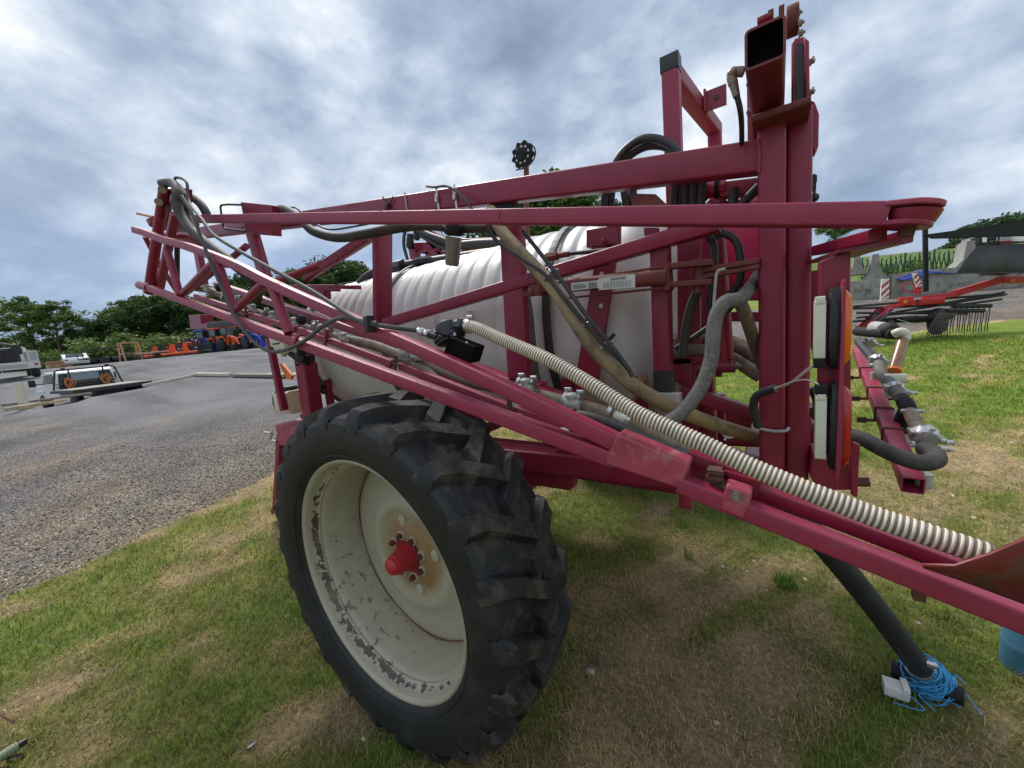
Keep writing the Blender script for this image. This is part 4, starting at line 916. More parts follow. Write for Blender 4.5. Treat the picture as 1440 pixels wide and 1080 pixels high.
# ---- ribbed suction hose and its valve
def suction():
    P = [(656, 457), (672, 462), (700, 475), (740, 492), (775, 508), (827, 538), (870, 565), (900, 583), (950, 606), (1000, 629), (1055, 656), (1140, 692), (1230, 727), (1310, 754), (1392, 782)]
    t = np.linspace(0, 1, len(P)); ys = .20-.15*t**.8
    base = smooth([Y(px, py, yy) for (px, py), yy in zip(P, ys)], 40); seg = np.r_[0, np.cumsum([np.linalg.norm(b-a) for a, b in zip(base[:-1], base[1:])])]
    L = seg[-1]; pitch = .0088; n = int(L/pitch)*6; s_ = np.linspace(0, L, n+1); B = np.array(base); pts = [np.array([np.interp(q, seg, B[:, k]) for k in range(3)]) for q in s_]
    rad = [ .0178+.0018*(1 if (i % 6) in (1, 2) else (.45 if (i % 6) in (0, 3) else 0)) for i in range(n+1)]
    m = MB(); m.tube(pts, rad, 22, raw=True, mif=lambda i: 0 if (i % 6) in (0, 1, 2) else 1); part(m, 'suction_hose', ['cream_ridge', 'hose_valley'], smooth_angle=80)
    y = .20; v = MB(); c = Y(641, 460, y)
    ax = nrm(Y(632, 452, y)-Y(648, 490, y))
    v.lathe(Y(636, 482, y), ax, [(0, .0), (0, .036), (.008, .052), (.016, .052), (.018, .058), (.026, .058), (.028, .046), (.034, .040), (.06, .038), (.074, .032), (.082, .018), (.085, 0)], 30)
    v.tube([Y(642, 459, y), Y(650, 458, y), Y(657, 459, y)], .024, 8); v.cyl(Y(647, 458, y), Y(653, 459, y), .029, n=6)
    va = part(v, 'suction_valve', 'black_plastic')
    for q in ((612, 467), (620, 474), (640, 472), (657, 484)):
        b = MB(); b.cyl(Y(*q, y-.05), Y(q[0]-1, q[1]-4, y-.05), .005, n=6); part(b, 'bolt', 'steel', va)
    b = MB(); b.plate([Y(*q, y-.06) for q in ((631, 474), (668, 488), (661, 511), (625, 499))], .05, nrml=(0, 1, 0)); b.beam(Y(632, 473, y-.07), Y(625, 501, y-.07), .005, .006); b.beam(Y(625, 500, y-.07), Y(624, 514, y-.07), .005, .008); b.beam(Y(612, 468, y-.07), Y(632, 473, y-.07), .005, .006); part(b, 'valve_bracket', 'black_flat', va)
    b = MB(); b.cyl(Y(588, 465, y), Y(606, 471, y), .011, n=8); b.cyl(Y(591, 466, y), Y(596, 468, y), .016, n=6); b.cyl(Y(600, 469, y), Y(604, 470, y), .016, n=6); part(b, 'hose_coupler', 'steel', va)
    b = MB(); b.cyl(Y(604, 470, y), Y(616, 474, y), .014, n=10); part(b, 'valve_stem', 'rubber', va)
    clamp(Y(660, 459, y), Y(672, 463, y-.01)-Y(658, 458, y), .022, va)
    h = hose([(246, 262), (247, 250), (262, 256), (266, 284), (285, 310), (300, 330), (340, 355), (400, 388), (440, 410), (500, 448), (530, 457), (588, 465)], [.3, .28, .25, .22, .12, .1, .09, .08, .085, .085, .09, .2], .0085); part(h, 'hydraulic_line', 'grey_line')
    h = hose([(255, 275), (270, 300), (283, 335), (296, 368), (312, 405), (330, 445), (352, 475), (376, 493), (402, 492), (430, 478), (455, 458), (480, 447), (505, 450), (530, 455)], .085, .0085); part(h, 'hydraulic_line', 'grey_line')
    for px, py in ((520, 456), ): b = MB(); b.box(Y(px, py, .08), (.02, .035, .06), r=.004); part(b, 'line_clip', 'dark_metal', va)
mat('grey_line', (.08, .08, .08), .7, noise=(.2, 20)); mat('black_flat', (.006, .006, .007), .9, spec=.1)
suction()
# ---- loose hoses at the left fold and along the frame
def hoses():
    part(hose([(228, 258), (243, 258), (250, 272), (249, 290), (262, 315), (287, 340), (320, 365), (345, 385), (360, 400), (362, 420)], [.3, .26, .22, .2, .2, .2, .22, .26, .3, .36], .029), 'boom_hose', 'grey_hose2')
    part(hose([(250, 262), (262, 282), (262, 300), (280, 330), (300, 350), (320, 372)], .30, .025), 'boom_hose', 'grey_hose2')
    part(hose([(262, 272), (280, 285), (290, 300), (292, 312)], .5, .03), 'boom_hose', 'grey_hose2')
    part(hose([(386, 296), (400, 294), (420, 305), (440, 325), (475, 334), (520, 328), (560, 320), (600, 316), (650, 320), (690, 316)], [.72, .66, .6, .56, .56, .56, .58, .62, .66, .66], .026), 'boom_hose', 'grey_hose2')
    part(hose([(395, 295), (415, 292), (430, 305), (460, 322), (500, 318), (560, 306)], .66, .006), 'cable', 'black_hose')
    part(hose([(600, 262), (612, 263), (628, 262), (645, 272), (665, 295)], [.78, .72, .7, .7, .72], .006), 'cable', 'grey_line')
    # big tan hose crossing the frame
    tan = [(690, 296), (706, 325), (735, 358), (772, 398), (800, 438), (815, 462), (838, 493), (870, 525), (900, 548), (945, 573), (1000, 595), (1060, 614), (1090, 622)]
    th = part(hose(tan, [.66, .62, .58, .55, .53, .52, .52, .54, .56, .62, .74, .88, .95], .0265), 'delivery_hose', 'tan_hose')
    cab = [(684, 318), (700, 340), (735, 365), (765, 385), (790, 415), (815, 445), (850, 486), (880, 515), (890, 530)]
    part(hose(cab, .50, .0075), 'cable', 'black_hose'); part(hose([(735, 325), (755, 350), (790, 395), (822, 440), (855, 480), (885, 520)], .485, .008), 'cable', 'black_hose')
    for (px, py), w in (((772, 382), 'steel'), ((820, 455), 'steel'), ((848, 483), 'grey_plastic')):
        p = Y(px+1, py+5, .53); d = nrm(Y(px+14, py+19, .53)-Y(px, py, .53)); b = MB(); b.band(p+np.array([0, .012, 0]), d, .034, .010, .002, 18); b.box(p+np.array([.02, -.02, .012]), (.02, .014, .014), r=.003); part(b, 'hose_clamp', w, th)
    b = MB(); p = Y(857, 477, .49); b.cyl(p, p+np.array([.018, 0, .016]), .007); part(b, 'tie_tail', 'black_matte', th)
    b = MB(); p = Y(1025, 606, .80); b.band(p, nrm(Y(1040, 611, .68)-p), .026, .006, .002, 18); b.cyl(p+np.array([-.008, -.024, -.02]), p+np.array([-.012, -.026, -.03]), .004); part(b, 'cable_tie', 'label_white', th)
    # speckled grey hose
    part(hose([(1072, 378), (1058, 400), (1044, 418), (1033, 422), (1020, 425), (1008, 442), (1003, 470), (1000, 505), (988, 540), (968, 570), (945, 590), (920, 600)], [.92, .84, .66, .57, .55, .54, .53, .52, .5, .48, .46, .45], .0215), 'agitation_hose', 'grey_hose')
    part(hose([(1030, 421), (1040, 425), (1050, 448), (1060, 480), (1072, 515)], [.62, .64, .70, .80, .94], .020), 'agitation_hose', 'brown_hose')
    # bundle behind
    for pts_, y, r_, m_ in (([(880, 590), (900, 560), (930, 505), (960, 480), (1000, 478), (1040, 490), (1065, 510), (1100, 540)], 1.15, .027, 'brown_hose'),
                            ([(870, 600), (900, 540), (940, 490), (980, 470), (1030, 480), (1075, 500)], 1.3, .025, 'tan_hose'),
                            ([(940, 500), (975, 492), (1020, 500), (1070, 530)], 1.0, .026, 'brown_hose'), ([(905, 530), (890, 555), (880, 590)], .9, .02, 'tan_hose'),
                            ([(950, 490), (985, 468), (1015, 445), (1062, 396)], .9, .011, 'black_hose'), ([(983, 405), (972, 430), (965, 460), (960, 500)], .88, .018, 'dark_strap'),
                            ([(1005, 335), (1016, 328), (1034, 338), (1041, 362), (1040, 395), (1020, 420), (1000, 440)], .85, .013, 'black_hose'), ([(996, 332), (1004, 345), (1004, 370), (1000, 400), (998, 440)], .88, .013, 'black_hose'),
                            ([(1003, 440), (1006, 400), (1009, 382), (1020, 378)], .7, .005, 'grey_plastic')):
        part(hose(pts_, y, r_), 'plumbing_hose' if r_ > .015 else 'hydraulic_hose', m_)
    # loops over the beam
    for pts_, y in (([(848, 300), (853, 262), (870, 222), (895, 199), (920, 195), (945, 206), (965, 235)], .95), ([(858, 300), (862, 262), (880, 225), (905, 207), (930, 205), (950, 212)], .98),
                    ([(883, 300), (878, 262), (888, 240)], .96), ([(893, 300), (890, 262), (898, 240)], .98), ([(948, 300), (950, 260), (955, 240)], .9), ([(962, 300), (963, 260), (965, 240)], .9), ([(973, 300), (975, 262), (974, 240)], .9), ([(984, 300), (987, 265), (988, 240)], .9),
                    ([(1068, 262), (1055, 275), (1040, 290)], .9), ([(1033, 265), (1030, 290)], .9)):
        part(hose(pts_, y, .017), 'hydraulic_hose', 'black_hose')
    # wires to the lamps
    part(hose([(1066, 600), (1060, 575), (1062, 560), (1072, 552), (1090, 546)], [.7, .68, .67, .66, .64], .013), 'wire_loom', 'black_hose')
    for pts_ in ([(1088, 547), (1110, 540), (1135, 522), (1158, 505)], [(1088, 548), (1105, 540), (1130, 534), (1150, 540), (1158, 553)], [(1088, 546), (1112, 537), (1135, 519), (1155, 507)]): part(hose(pts_, [.64, .58, .5, .45], .0022) if len(pts_) == 4 else hose(pts_, [.64, .58, .52, .47, .45], .0022), 'lamp_wire', 'wire_white')
    b = MB(); c = Y(1086, 604, .745); b.tube([Y(1060, 597, .735), Y(1066, 602, .735), Y(1086, 606, .735), Y(1104, 606, .735), Y(1109, 602, .75)], .005, 8); part(b, 'tie_strap', 'grey_plastic')
hoses_mats = [mat('grey_hose2', (.045, .043, .042), .7, noise=(.3, 10), bump=.1, dirt=(.14, .12, .10), dscale=7, dpos=(.5, .7)), mat('dark_strap', (.05, .045, .045), .6)]
hoses()
# ---- hydraulic cylinders, tank braces, engine cover behind
def rams():
    m = MB(); m.beam(Y(800, 401, .70), Y(938, 390, .70), .05, .055, (0, 1, 0), .02); ram = part(m, 'lift_cylinder', 'rust_red')
    m = MB(); fb(m, (780, 398), (938, 374), .70, .02, .008); fb(m, (790, 420), (940, 404), .70, .02, .008); fb(m, (936, 372), (938, 408), .69, .07, .018); part(m, 'cylinder_cage', 'rust_red', ram)
    m = MB()
    fb(m, (940, 374), (1000, 368), .70, .05, .02); fb(m, (940, 400), (1000, 396), .70, .05, .02); fb(m, (975, 382), (1068, 366), .73, .05, .018); fb(m, (975, 392), (1068, 374), .73, .05, .014); m.cyl(Y(983, 364, .74), Y(982, 412, .74), .018); part(m, 'clevis', 'rust_red', ram)
    m = MB(); fb(m, (745, 408), (775, 402), .70, .06, .04); fb(m, (736, 414), (765, 412), .72, .05, .02); m.cyl(Y(760, 394, .71), Y(758, 416, .71), .02); part(m, 'clevis', 'rust_red', ram)
    m = MB(); m.cyl(Y(770, 362, .86), Y(800, 357, .86), .013, n=10); m.cyl(Y(768, 362, .86), Y(784, 360, .86), .02, n=6); part(m, 'swage_fitting', 'rust_red', ram); part(hose([(798, 357), (830, 354), (865, 350), (900, 345)], .86, .009), 'hydraulic_hose', 'black_hose')
    for (a, b, c_, d_), nm in ((((803, 398), (842, 394), (842, 405), (803, 409)), 0), (((842, 391), (893, 385), (893, 404), (842, 408)), 1)):
        m = MB(); m.plate([Y(*q, .668) for q in (a, b, c_, d_)], .004, nrml=(0, 1, 0)); lb = part(m, 'decal', 'label_white', ram)
        k = MB()
        def mk(px0, py0, px1, py1, h): k.beam(Y(px0, py0, .666), Y(px1, py1, .666), .001, h)
        if nm == 0:
            for i in range(3): mk(806, 401+i*2.2, 822+(i % 2)*3, 399.8+i*2.2, .0018)
            for i in range(7): x = 829+i*1.6; mk(x, 396.5, x, 405.5, .0014+.001*(i % 3 == 0))
        else:
            for i in range(2): mk(858, 391.5+i*2.2, 880, 389+i*2.2, .002)
            for i in range(4):
                for j in range(9): x = 849+j*4.4; mk(x, 399-.09*(x-849)+i*2.2-1, x+2.8, 398.8-.09*(x-849)+i*2.2-1, .0016)
        part(k, 'print', 'ink', lb)
    m = MB(); m.cyl(Y(1006, 318, .98), Y(1019, 505, .98), .034, n=26); vr = part(m, 'vertical_cylinder', 'maroon_bright2')
    m = MB(); m.cyl(Y(1013, 506, .98), Y(1024, 506, .98)+np.array([0, 0, 0]), .03, n=18); m.cyl(Y(1007, 515, .97), Y(1034, 514, .97), .028, n=18); part(m, 'cylinder_eye', 'maroon', vr)
    m = MB(); m.bolt(Y(1032, 514, .96), (1, -.3, 0), .016); part(m, 'bolt', 'bolt_steel', vr)
    # frame behind the mast
    m = MB()
    fb(m, (1000, 330), (1000, 530), 1.25, .06, .09); fb(m, (945, 548), (1075, 590), .95, .06, .055); fb(m, (945, 506), (1012, 500), 1.0, .1, .06); fb(m, (955, 505), (960, 640), 1.0, .1, .12); fb(m, (985, 520), (990, 640), 1.1, .1, .10)
    fb(m, (1010, 555), (1012, 630), 1.3, .05, .05); fb(m, (1000, 415), (1075, 412), 1.5, .08, .07); fb(m, (1000, 445), (1075, 446), 1.6, .08, .05)
    fb(m, (1020, 620), (1075, 622), 1.1, .05, .05)
    part(m, 'rear_frame', 'maroon')
    m = MB(); fb(m, (1140, 612), (1170, 616), 1.0, .2, .09); part(m, 'cross_tube', 'maroon'); m = MB(); fb(m, (1148, 380), (1150, 480), 1.05, .05, .045); part(m, 'lamp_post', 'maroon')
    m = MB(); p = Y(1035, 358, 1.65); m.box(p, (.62, .35, .36), r=.05); m.box(p+np.array([0, 0, .2]), (.5, .3, .1), r=.03); part(m, 'motor_cover', 'maroon_bright')
    m = MB(); m.box(Y(940, 560, .9), (.10, .06, .05), r=.006); part(m, 'label_plate', 'label_white')
    m = MB(); m.bolt(Y(948, 545, .93), (0, -1, 0), .018); part(m, 'bolt', 'bolt_steel')
    # strap brackets between boom frame and tank
    m = MB(); fb(m, (846, 320), (846, 345), .93, .05, .15); m.plate([Y(*q, .94) for q in ((832, 334), (852, 332), (850, 352), (832, 354))], .03, nrml=(0, 1, 0)); m.bolt(Y(850, 340, .93), (0, -1, 0), .014)
    m.plate([Y(*q, .95) for q in ((840, 345), (868, 345), (838, 545), (806, 552))], .03, nrml=(0, 1, 0)); m.plate([Y(*q, .95) for q in ((905, 320), (925, 320), (925, 350), (908, 350))], .03, nrml=(0, 1, 0)); tb = part(m, 'tank_bracket', 'maroon', bevel=.003)
    m = MB(); 
    for q in ((846, 385), (845, 430), (838, 405)): m.cyl(Y(*q, .948), Y(*q, .944), .010, n=14)
    part(m, 'bracket_hole', 'label_white', tb)
    m = MB(); m.tube([Y(735, 405, .92), Y(741, 440, .92), Y(745, 480, .92), Y(750, 525, .95), Y(757, 545, 1.0)], .032); part(m, 'sump_hose', 'grey_hose')
    m = MB(); m.box(Y(738, 412, .9), (.05, .03, .02)); m.box(Y(737, 420, .9), (.05, .03, .012)); part(m, 'band_clamp', 'steel')
mat('maroon_bright2', (.27, .012, .035), .42, noise=(.15, 8), dirt=(.2, .05, .04), dscale=12, dpos=(.55, .7))
rams()
# ---- upright gate behind, level sight wheel, filter, far boom
def uppers():
    yg = 1.0; zt = Y(941, 82, yg)[2]; zb = 2.0
    p0 = Y(941, 92, yg); far_ = Zp(1005, 180, zt-.03)
    m = MB(); m.beam((p0[0], p0[1]+.03, zb), (p0[0], p0[1]+.03, zt), .06, .065, (0, 1, 0)); m.beam((p0[0]+.0, p0[1]+.06, zt-.033), (far_[0], far_[1]+.03, zt-.033), .065, .066, (1, 0, 0)); m.beam((far_[0], far_[1], zb), (far_[0], far_[1], zt-.066), .065, .06, (1, 0, 0))
    g = part(m, 'gate_frame', 'maroon_f')
    m = MB(); m.box((p0[0], p0[1]+.03, zt-.012), (.069, .064, .06), r=.004); part(m, 'end_cap', 'black_plastic', g)
    m = MB(); q = np.array([p0[0]+(far_[0]-p0[0])*.55+.03, p0[1]+(far_[1]-p0[1])*.55, zt-.03]); m.box(q+np.array([.045, 0, 0]), (.09, .012, .085)); m.box(q+np.array([.005, .0, 0]), (.01, .07, .085)); part(m, 'hinge_tab', 'maroon', g)
    m = MB(); m.cyl(q+np.array([.05, -.010, 0]), q+np.array([.05, -.006, 0]), .011); part(m, 'tab_hole', 'ink', g)
    yk = 1.75
    m = MB(); m.cyl(Y(741, 340, yk), Y(740, 222, yk), .019, n=12); pl = part(m, 'marker_pole', 'rust_red')
    c = Y(734, 217, yk-.04); m = MB(); poly = []
    ux = nrm(Y(749, 214, yk-.04)-c); uz = nrm(np.cross(ux, (0, 1, 0))); rr0 = np.linalg.norm(Y(748, 214, yk-.04)-c)
    for a in np.linspace(0, 2*math.pi, 144, endpoint=False): rr = rr0*(1.0+.10*math.cos(9*a)); poly.append(c+rr*(math.cos(a)*ux+math.sin(a)*uz))
    m.plate(poly, .03, nrml=(0, 1, 0)); 
    m.lathe(c-np.array([0, .03, 0]), (0, 1, 0), [(0, .02), (0, .035), (.03, .05)], 20); wh = part(m, 'scalloped_wheel', 'black_matte', pl)
    m = MB()
    for k in range(9):
        a = 2*math.pi*(k+.5)/9; q = c+rr0*.62*(math.cos(a)*ux+math.sin(a)*uz)-np.array([0, .002, 0]); m.cyl(q, q+np.array([0, .003, 0]), .010, n=10)
    part(m, 'wheel_hole', 'label_white', wh)
    part(hose([(751, 206), (753, 216), (748, 228), (738, 236), (726, 239)], yk-.06, .005), 'bungee_cord', 'black_hose')
    yf = .62; m = MB(); a, b = Y(638, 334, yf), Y(635.5, 374, yf); ax = nrm(b-a); L = np.linalg.norm(b-a)
    m.lathe(a, ax, [(0, .036), (L*.95, .031), (L, .028), (L, 0)], 24); fbl = part(m, 'filter_bowl', 'filter_bowl')
    for k in range(8):
        t = 2*math.pi*k/8; u = nrm(np.cross(ax, (0, 1, 0))); w = np.cross(ax, u); rr = .036; r2 = .031; v = MB(); dd = math.cos(t)*u+math.sin(t)*w; v.cyl(a+dd*rr, a+ax*L*.93+dd*r2, .0022, n=6); part(v, 'bowl_rib', 'filter_bowl', fbl)
    m = MB(); m.lathe(Y(639, 315, yf), ax, [(0, .038), (.012, .042), (.03, .044), (.046, .043), (.05, .036)], 28); m.cyl(Y(625, 322, yf), Y(650, 322, yf), .016); part(m, 'filter_cap', 'black_matte')
    # fill pipe along the tank top
    m = MB(); zt_ = TZ+TRZ+.05
    m.cyl(Y(568, 373, 1.45), Y(688, 356, 1.45), .036, n=16); m.tube([Y(505, 400, 1.3), Y(515, 390, 1.35), Y(530, 382, 1.4), Y(545, 380, 1.42)], .036); part(m, 'tank_pipe', 'black_hose')
    m = MB(); m.cyl(Y(545, 381, 1.43), Y(555, 380, 1.43), .05, n=14); m.cyl(Y(559, 377, 1.43), Y(568, 375, 1.43), .062, n=8); m.cyl(Y(552, 385, 1.43), Y(552, 372, 1.43), .04, n=8); part(m, 'pipe_coupling', 'black_plastic')
    m = MB(); m.cyl(Y(700, 352, 1.5), Y(790, 330, 1.5), .012); part(m, 'vent_pipe', 'black_hose')
    # far boom folded on the other side
    yq = 2.7; m = MB()
    fb(m, (576, 346), (735, 343), yq, .07, .09); fb(m, (578, 345), (583, 372), yq, .08, .13); fb(m, (590, 352), (640, 360), yq, .06, .07); fb(m, (600, 354), (602, 370), yq, .05, .07); fb(m, (640, 340), (900, 332), yq+.2, .08, .07)
    fb(m, (655, 362), (720, 360), yq, .06, .06); fb(m, (687, 350), (687, 372), yq, .06, .08); fb(m, (652, 350), (652, 372), yq, .06, .06); fb(m, (595, 322), (640, 345), yq, .05, .06); fb(m, (600, 338), (620, 358), yq, .05, .05); fb(m, (586, 360), (600, 385), yq, .05, .05)
    fbo = part(m, 'far_boom', 'maroon')
    for pts_, r_ in (([(574, 368), (568, 345), (570, 325), (578, 322)], .02), ([(584, 320), (600, 330), (622, 338), (640, 345)], .045), ([(650, 345), (670, 343), (700, 342), (740, 343)], .05), ([(590, 330), (610, 342), (625, 349), (640, 350)], .025)):
        part(hose(pts_, yq-.1, r_), 'far_hose', 'black_hose', fbo)
    for q in ((577, 334), (586, 328), (576, 340)):
        b = MB(); b.cyl(Y(q[0], q[1]-5, yq-.08), Y(q[0], q[1]+5, yq-.08), .04, n=8); b.ball(Y(q[0], q[1]+5, yq-.08), .045, 6); part(b, 'nozzle_body', 'dark_metal', fbo)
uppers()
# ---- tail lamps on their bracket
def lamps():
    m = MB(); yb = .46
    m.plate([Y(*q, yb+.05) for q in ((1152, 368), (1196, 352), (1197, 640), (1150, 640))], .05, nrml=(0, 1, 0)); part(m, 'lamp_bracket', 'maroon', bevel=.003)
    br = MB(); br.plate([Y(*q, yb-.03) for q in ((1186, 395), (1190, 392), (1184, 640), (1178, 682), (1175, 672))], .12, nrml=(0, 1, 0)); part(br, 'lamp_plate', 'maroon_f')
    def lamp(cy, hpx, lens, nm):
        c = Y(1186, cy, yb+.02); rr = abs(Y(1186, cy-hpx/2, yb)[2]-c[2]); t = thing  # noqa
        h = MB(); h.lathe(c-np.array([.03, 0, 0]), (1, 0, 0), [(0, rr*.98), (.004, rr*1.06), (.023, rr*1.06), (.027, rr*.98)], 40); h.v = [(a, c[1]+(b-c[1])*.3, d_) for a, b, d_ in h.v]; hs = part(h, 'lamp_housing', 'black_plastic')
        l = MB(); l.lathe(c+np.array([-.003, 0, 0]), (1, 0, 0), [(0, rr*.97), (.006, rr*.96), (.016, rr*.82), (.014, rr*.75), (.017, 0)], 40); l.v = [(a, c[1]+(b-c[1])*.3, d_) for a, b, d_ in l.v]; part(l, 'lens', lens, hs, nm)
        b = MB(); p = c+np.array([-.048, -.01, 0]); b.box(p, (.022, .045, rr*1.5), r=.005); b.box(p+np.array([0, 0, rr*.75]), (.018, .05, .02), r=.004); part(b, 'rear_lens', 'lamp_back', hs)
        q = MB(); q.box(p+np.array([0, -.0, rr*(.9 if cy > 550 else -.86)]), (.022, .05, .026), r=.004); part(q, 'plug', 'black_matte', hs)
    lamp(461, 112, 'amber', 'amber lens'); lamp(600, 116, 'red_lens', 'red lens')
mat('lamp_back', (.66, .70, .56), .4, noise=(.05, 10), coat=.2)
lamps()
# ---- centre boom section reaching towards the right
def centre_boom():
    A = D(1284, 683, 1.17); B = D(1206, 492, 2.55); 
    m = MB(); m.beam(B, A, .052, .052, (1, 0, 0), .004, hollow=.004, inner=.4); cb = part(m, 'centre_boom', 'maroon_f')
    for t in (.955-.17, .66, .50, .30):
        p = B+(A-B)*t; b = MB(); d = nrm(A-B); b.beam(p-d*.006, p+d*.006, .062, .062, (1, 0, 0), .006); b.cyl(p+np.array([-.075, 0, -.03]), p+np.array([.075, 0, -.03]), .007); b.box(p+np.array([-.07, 0, -.03]), (.03, .02, .022)); part(b, 'u_clamp', 'rust', cb)
    def dd(px, py, dep): return D(px, py, dep)
    segs = [([(1303, 640, 1.22), (1301, 622, 1.27), (1288, 597, 1.38), (1280, 580, 1.46)], .022, 'brown_hose'), ([(1268, 560, 1.52), (1258, 546, 1.6), (1252, 540, 1.66), (1240, 525, 1.8), (1236, 512, 1.92)], .024, 'grey_hose'), ([(1230, 505, 2.0), (1218, 492, 2.2), (1208, 480, 2.4)], .024, 'black_hose')]
    for pts_, r_, m_ in segs:
        b = MB(); b.tube([dd(*q) for q in pts_], r_); part(b, 'boom_pipe', m_, cb)
    b = MB(); b.tube([dd(1190, 610, 1.35), dd(1215, 618, 1.28), dd(1250, 636, 1.18), dd(1290, 650, 1.13), dd(1314, 648, 1.13), dd(1314, 638, 1.16), dd(1300, 630, 1.2)], .024, 16); part(b, 'boom_hose', 'grey_hose2', cb)
    for (px, py, dep, s) in ((1300, 616, 1.26, 1.15), (1258, 549, 1.6, 1.), (1234, 508, 1.95, 1.), (1222, 484, 2.25, 1.)):
        p = dd(px, py, dep); b = MB(); b.lathe(p-np.array([0, .02, 0]), (0, 1, .2), [(0, .026*s), (.01, .032*s), (.03, .034*s), (.04, .028*s)], 10, sm=False)
        for k in range(5): a = 2*math.pi*k/5; q = p+np.array([.033*s*math.cos(a), 0, .033*s*math.sin(a)]); b.box(q, (.014, .05, .010), r=.002)
        b.box(p+np.array([.045, 0, -.01]), (.04, .016, .014), r=.003); b.cyl(p+np.array([.05, -.02, -.01]), p+np.array([.05, .02, -.01]), .005, n=8); part(b, 'hose_clamp', 'steel', cb)
    for (px, py, dep) in ((1316, 631, 1.2), (1282, 578, 1.45)):
        p = dd(px, py, dep); b = MB(); b.box(p, (.06, .016, .014), r=.003); b.cyl(p+np.array([.03, -.015, 0]), p+np.array([.03, .015, 0]), .005, n=8); part(b, 'clamp_screw', 'steel', cb)
    b = MB(); b.tube([dd(1272, 565, 1.5), dd(1276, 575, 1.48), dd(1270, 590, 1.5), dd(1266, 606, 1.52)], .026); b.cyl(dd(1262, 607, 1.5), dd(1274, 606, 1.5), .02); part(b, 'check_valve', 'black_matte', cb)
    for (px, py, dep) in ((1299, 672, 1.2), (1268, 614, 1.5), (1254, 582, 1.62), (1232, 528, 1.95)):
        p = dd(px, py, dep); b = MB(); b.cyl(p+np.array([0, 0, .015]), p-np.array([0, 0, .03]), .022, n=14); part(b, 'nozzle_tip', 'grey_plastic', cb)
    # sight glass with white elbow
    b = MB(); b.cyl(dd(1258, 518, 1.75), dd(1270, 478, 1.80), .022, n=18); sg = part(b, 'sight_glass', 'sediment_amber', cb)
    b = MB(); b.tube([dd(1272, 478, 1.8), dd(1273, 470, 1.8), dd(1266, 467, 1.8), dd(1258, 470, 1.82)], .021, 14); part(b, 'white_elbow', 'white_plastic', sg); b = MB(); b.box(dd(1258, 532, 1.70), (.07, .04, .04), r=.01); part(b, 'white_block', 'white_plastic', sg)
    b = MB(); b.band(dd(1258, 520, 1.75), dd(1270, 478, 1.8)-dd(1258, 518, 1.75), .022, .014, .003, 18); part(b, 'orange_ring', 'orange', sg)
    b = MB(); b.cyl(dd(1258, 470, 1.85), dd(1206, 466, 2.3), .026, n=14); b.ball(dd(1252, 466, 1.9), .04, 8); part(b, 'black_fitting', 'black_matte', cb)
    b = MB(); b.cyl(dd(1245, 463, 2.0), dd(1230, 461, 2.1), .036, n=12); part(b, 'coupling', 'grey_plastic', cb)
    # plumbing seen between mast and lamps
    for pts_, y, r_, m_ in (([(1140, 430), (1150, 445), (1165, 455)], 1.1, .035, 'grey_hose2'), ([(1142, 570), (1152, 582), (1168, 590)], 1.0, .03, 'brown_hose'), ([(1140, 470), (1150, 480), (1156, 500)], 1.2, .03, 'tan_hose'), ([(1140, 625), (1150, 612), (1165, 600)], 1.1, .03, 'tan_hose'), ([(1140, 545), (1148, 560), (1150, 580)], .95, .014, 'black_hose')):
        part(hose(pts_, y, r_), 'plumbing_hose', m_)
centre_boom()
# ---- drop hose with twine at the ground
def drop_leg():
    g = on_ground(1308, 962); top = Y(1118, 718, .85); bot = D(1298, 944, depth(g)*.97)
    b = MB(); b.tube([top, (top+bot)/2+np.array([.0, 0, .015]), bot], .042, 20); dl = part(b, 'support_leg', 'black_tube')
    p = bot; d = nrm(bot-top); b = MB(); b.band(p-d*.02, d, .043, .022, .004, 28); b.box(D(1310, 935, depth(p)-.06), (.03, .02, .018), r=.003); part(b, 'hose_clamp', 'steel', dl)
    b = MB(); gz = g[2]
    b.tube([p-d*.02, p+d*.05], .036, 18, raw=True); b.cyl(p+np.array([-.09, .02, -.045]), p+np.array([.11, -.02, -.045]), .034, n=18); part(b, 'end_plug', 'black_matte', dl)
    b = MB(); q = D(1258, 968, depth(p)); b.box(q, (.07, .06, .045), r=.004); b.box(q+np.array([.03, 0, .012]), (.02, .064, .05), r=.003); part(b, 'cam_lock', 'label_white', dl)
    rs = random.Random(4); b = MB()
    for k in range(44):
        c = p+d*(-.01+.06*rs.random())+np.array([rs.gauss(0, .006), rs.gauss(0, .006), -.01]); t1 = nrm(d+np.array([rs.gauss(0, .35), rs.gauss(0, .35), rs.gauss(0, .2)])); rr = .052+.022*rs.random()
        u = nrm(np.cross(t1, (0, 0, 1))); w = np.cross(t1, u); a0 = rs.random()*6
        b.tube([c+rr*(1+.12*math.sin(3*a+k))*(math.cos(a)*u+math.sin(a)*w) for a in np.linspace(a0, a0+5.2, 14)], .0022, 5, k=3)
    for k in range(7):
        c = p+np.array([rs.gauss(0, .045), rs.gauss(-.02, .05), -.03]); b.tube([c, c+np.array([rs.gauss(0, .03), rs.gauss(0, .03), -.02]), c+np.array([rs.gauss(0, .035), rs.gauss(0, .03), -.045])], .0022, 5, k=4)
    part(b, 'blue_twine', 'twine', dl)
mat('black_tube', (.018, .02, .022), .55, noise=(.4, 14), bump=.08)
drop_leg()
# hitch tongue, drawbar foot and far supports carry the front end
if 0: m = MB(); m.beam((-4.5, 1.6, .62), (-5.0, 1.6, .6), .1, .12); m.beam((-4.3, 1.45, .62), (-4.3, 1.45, .0), .07, .07); m.box((-4.3, 1.45, .012), (.25, .25, .024)); part(m, 'hitch_tongue', 'maroon')
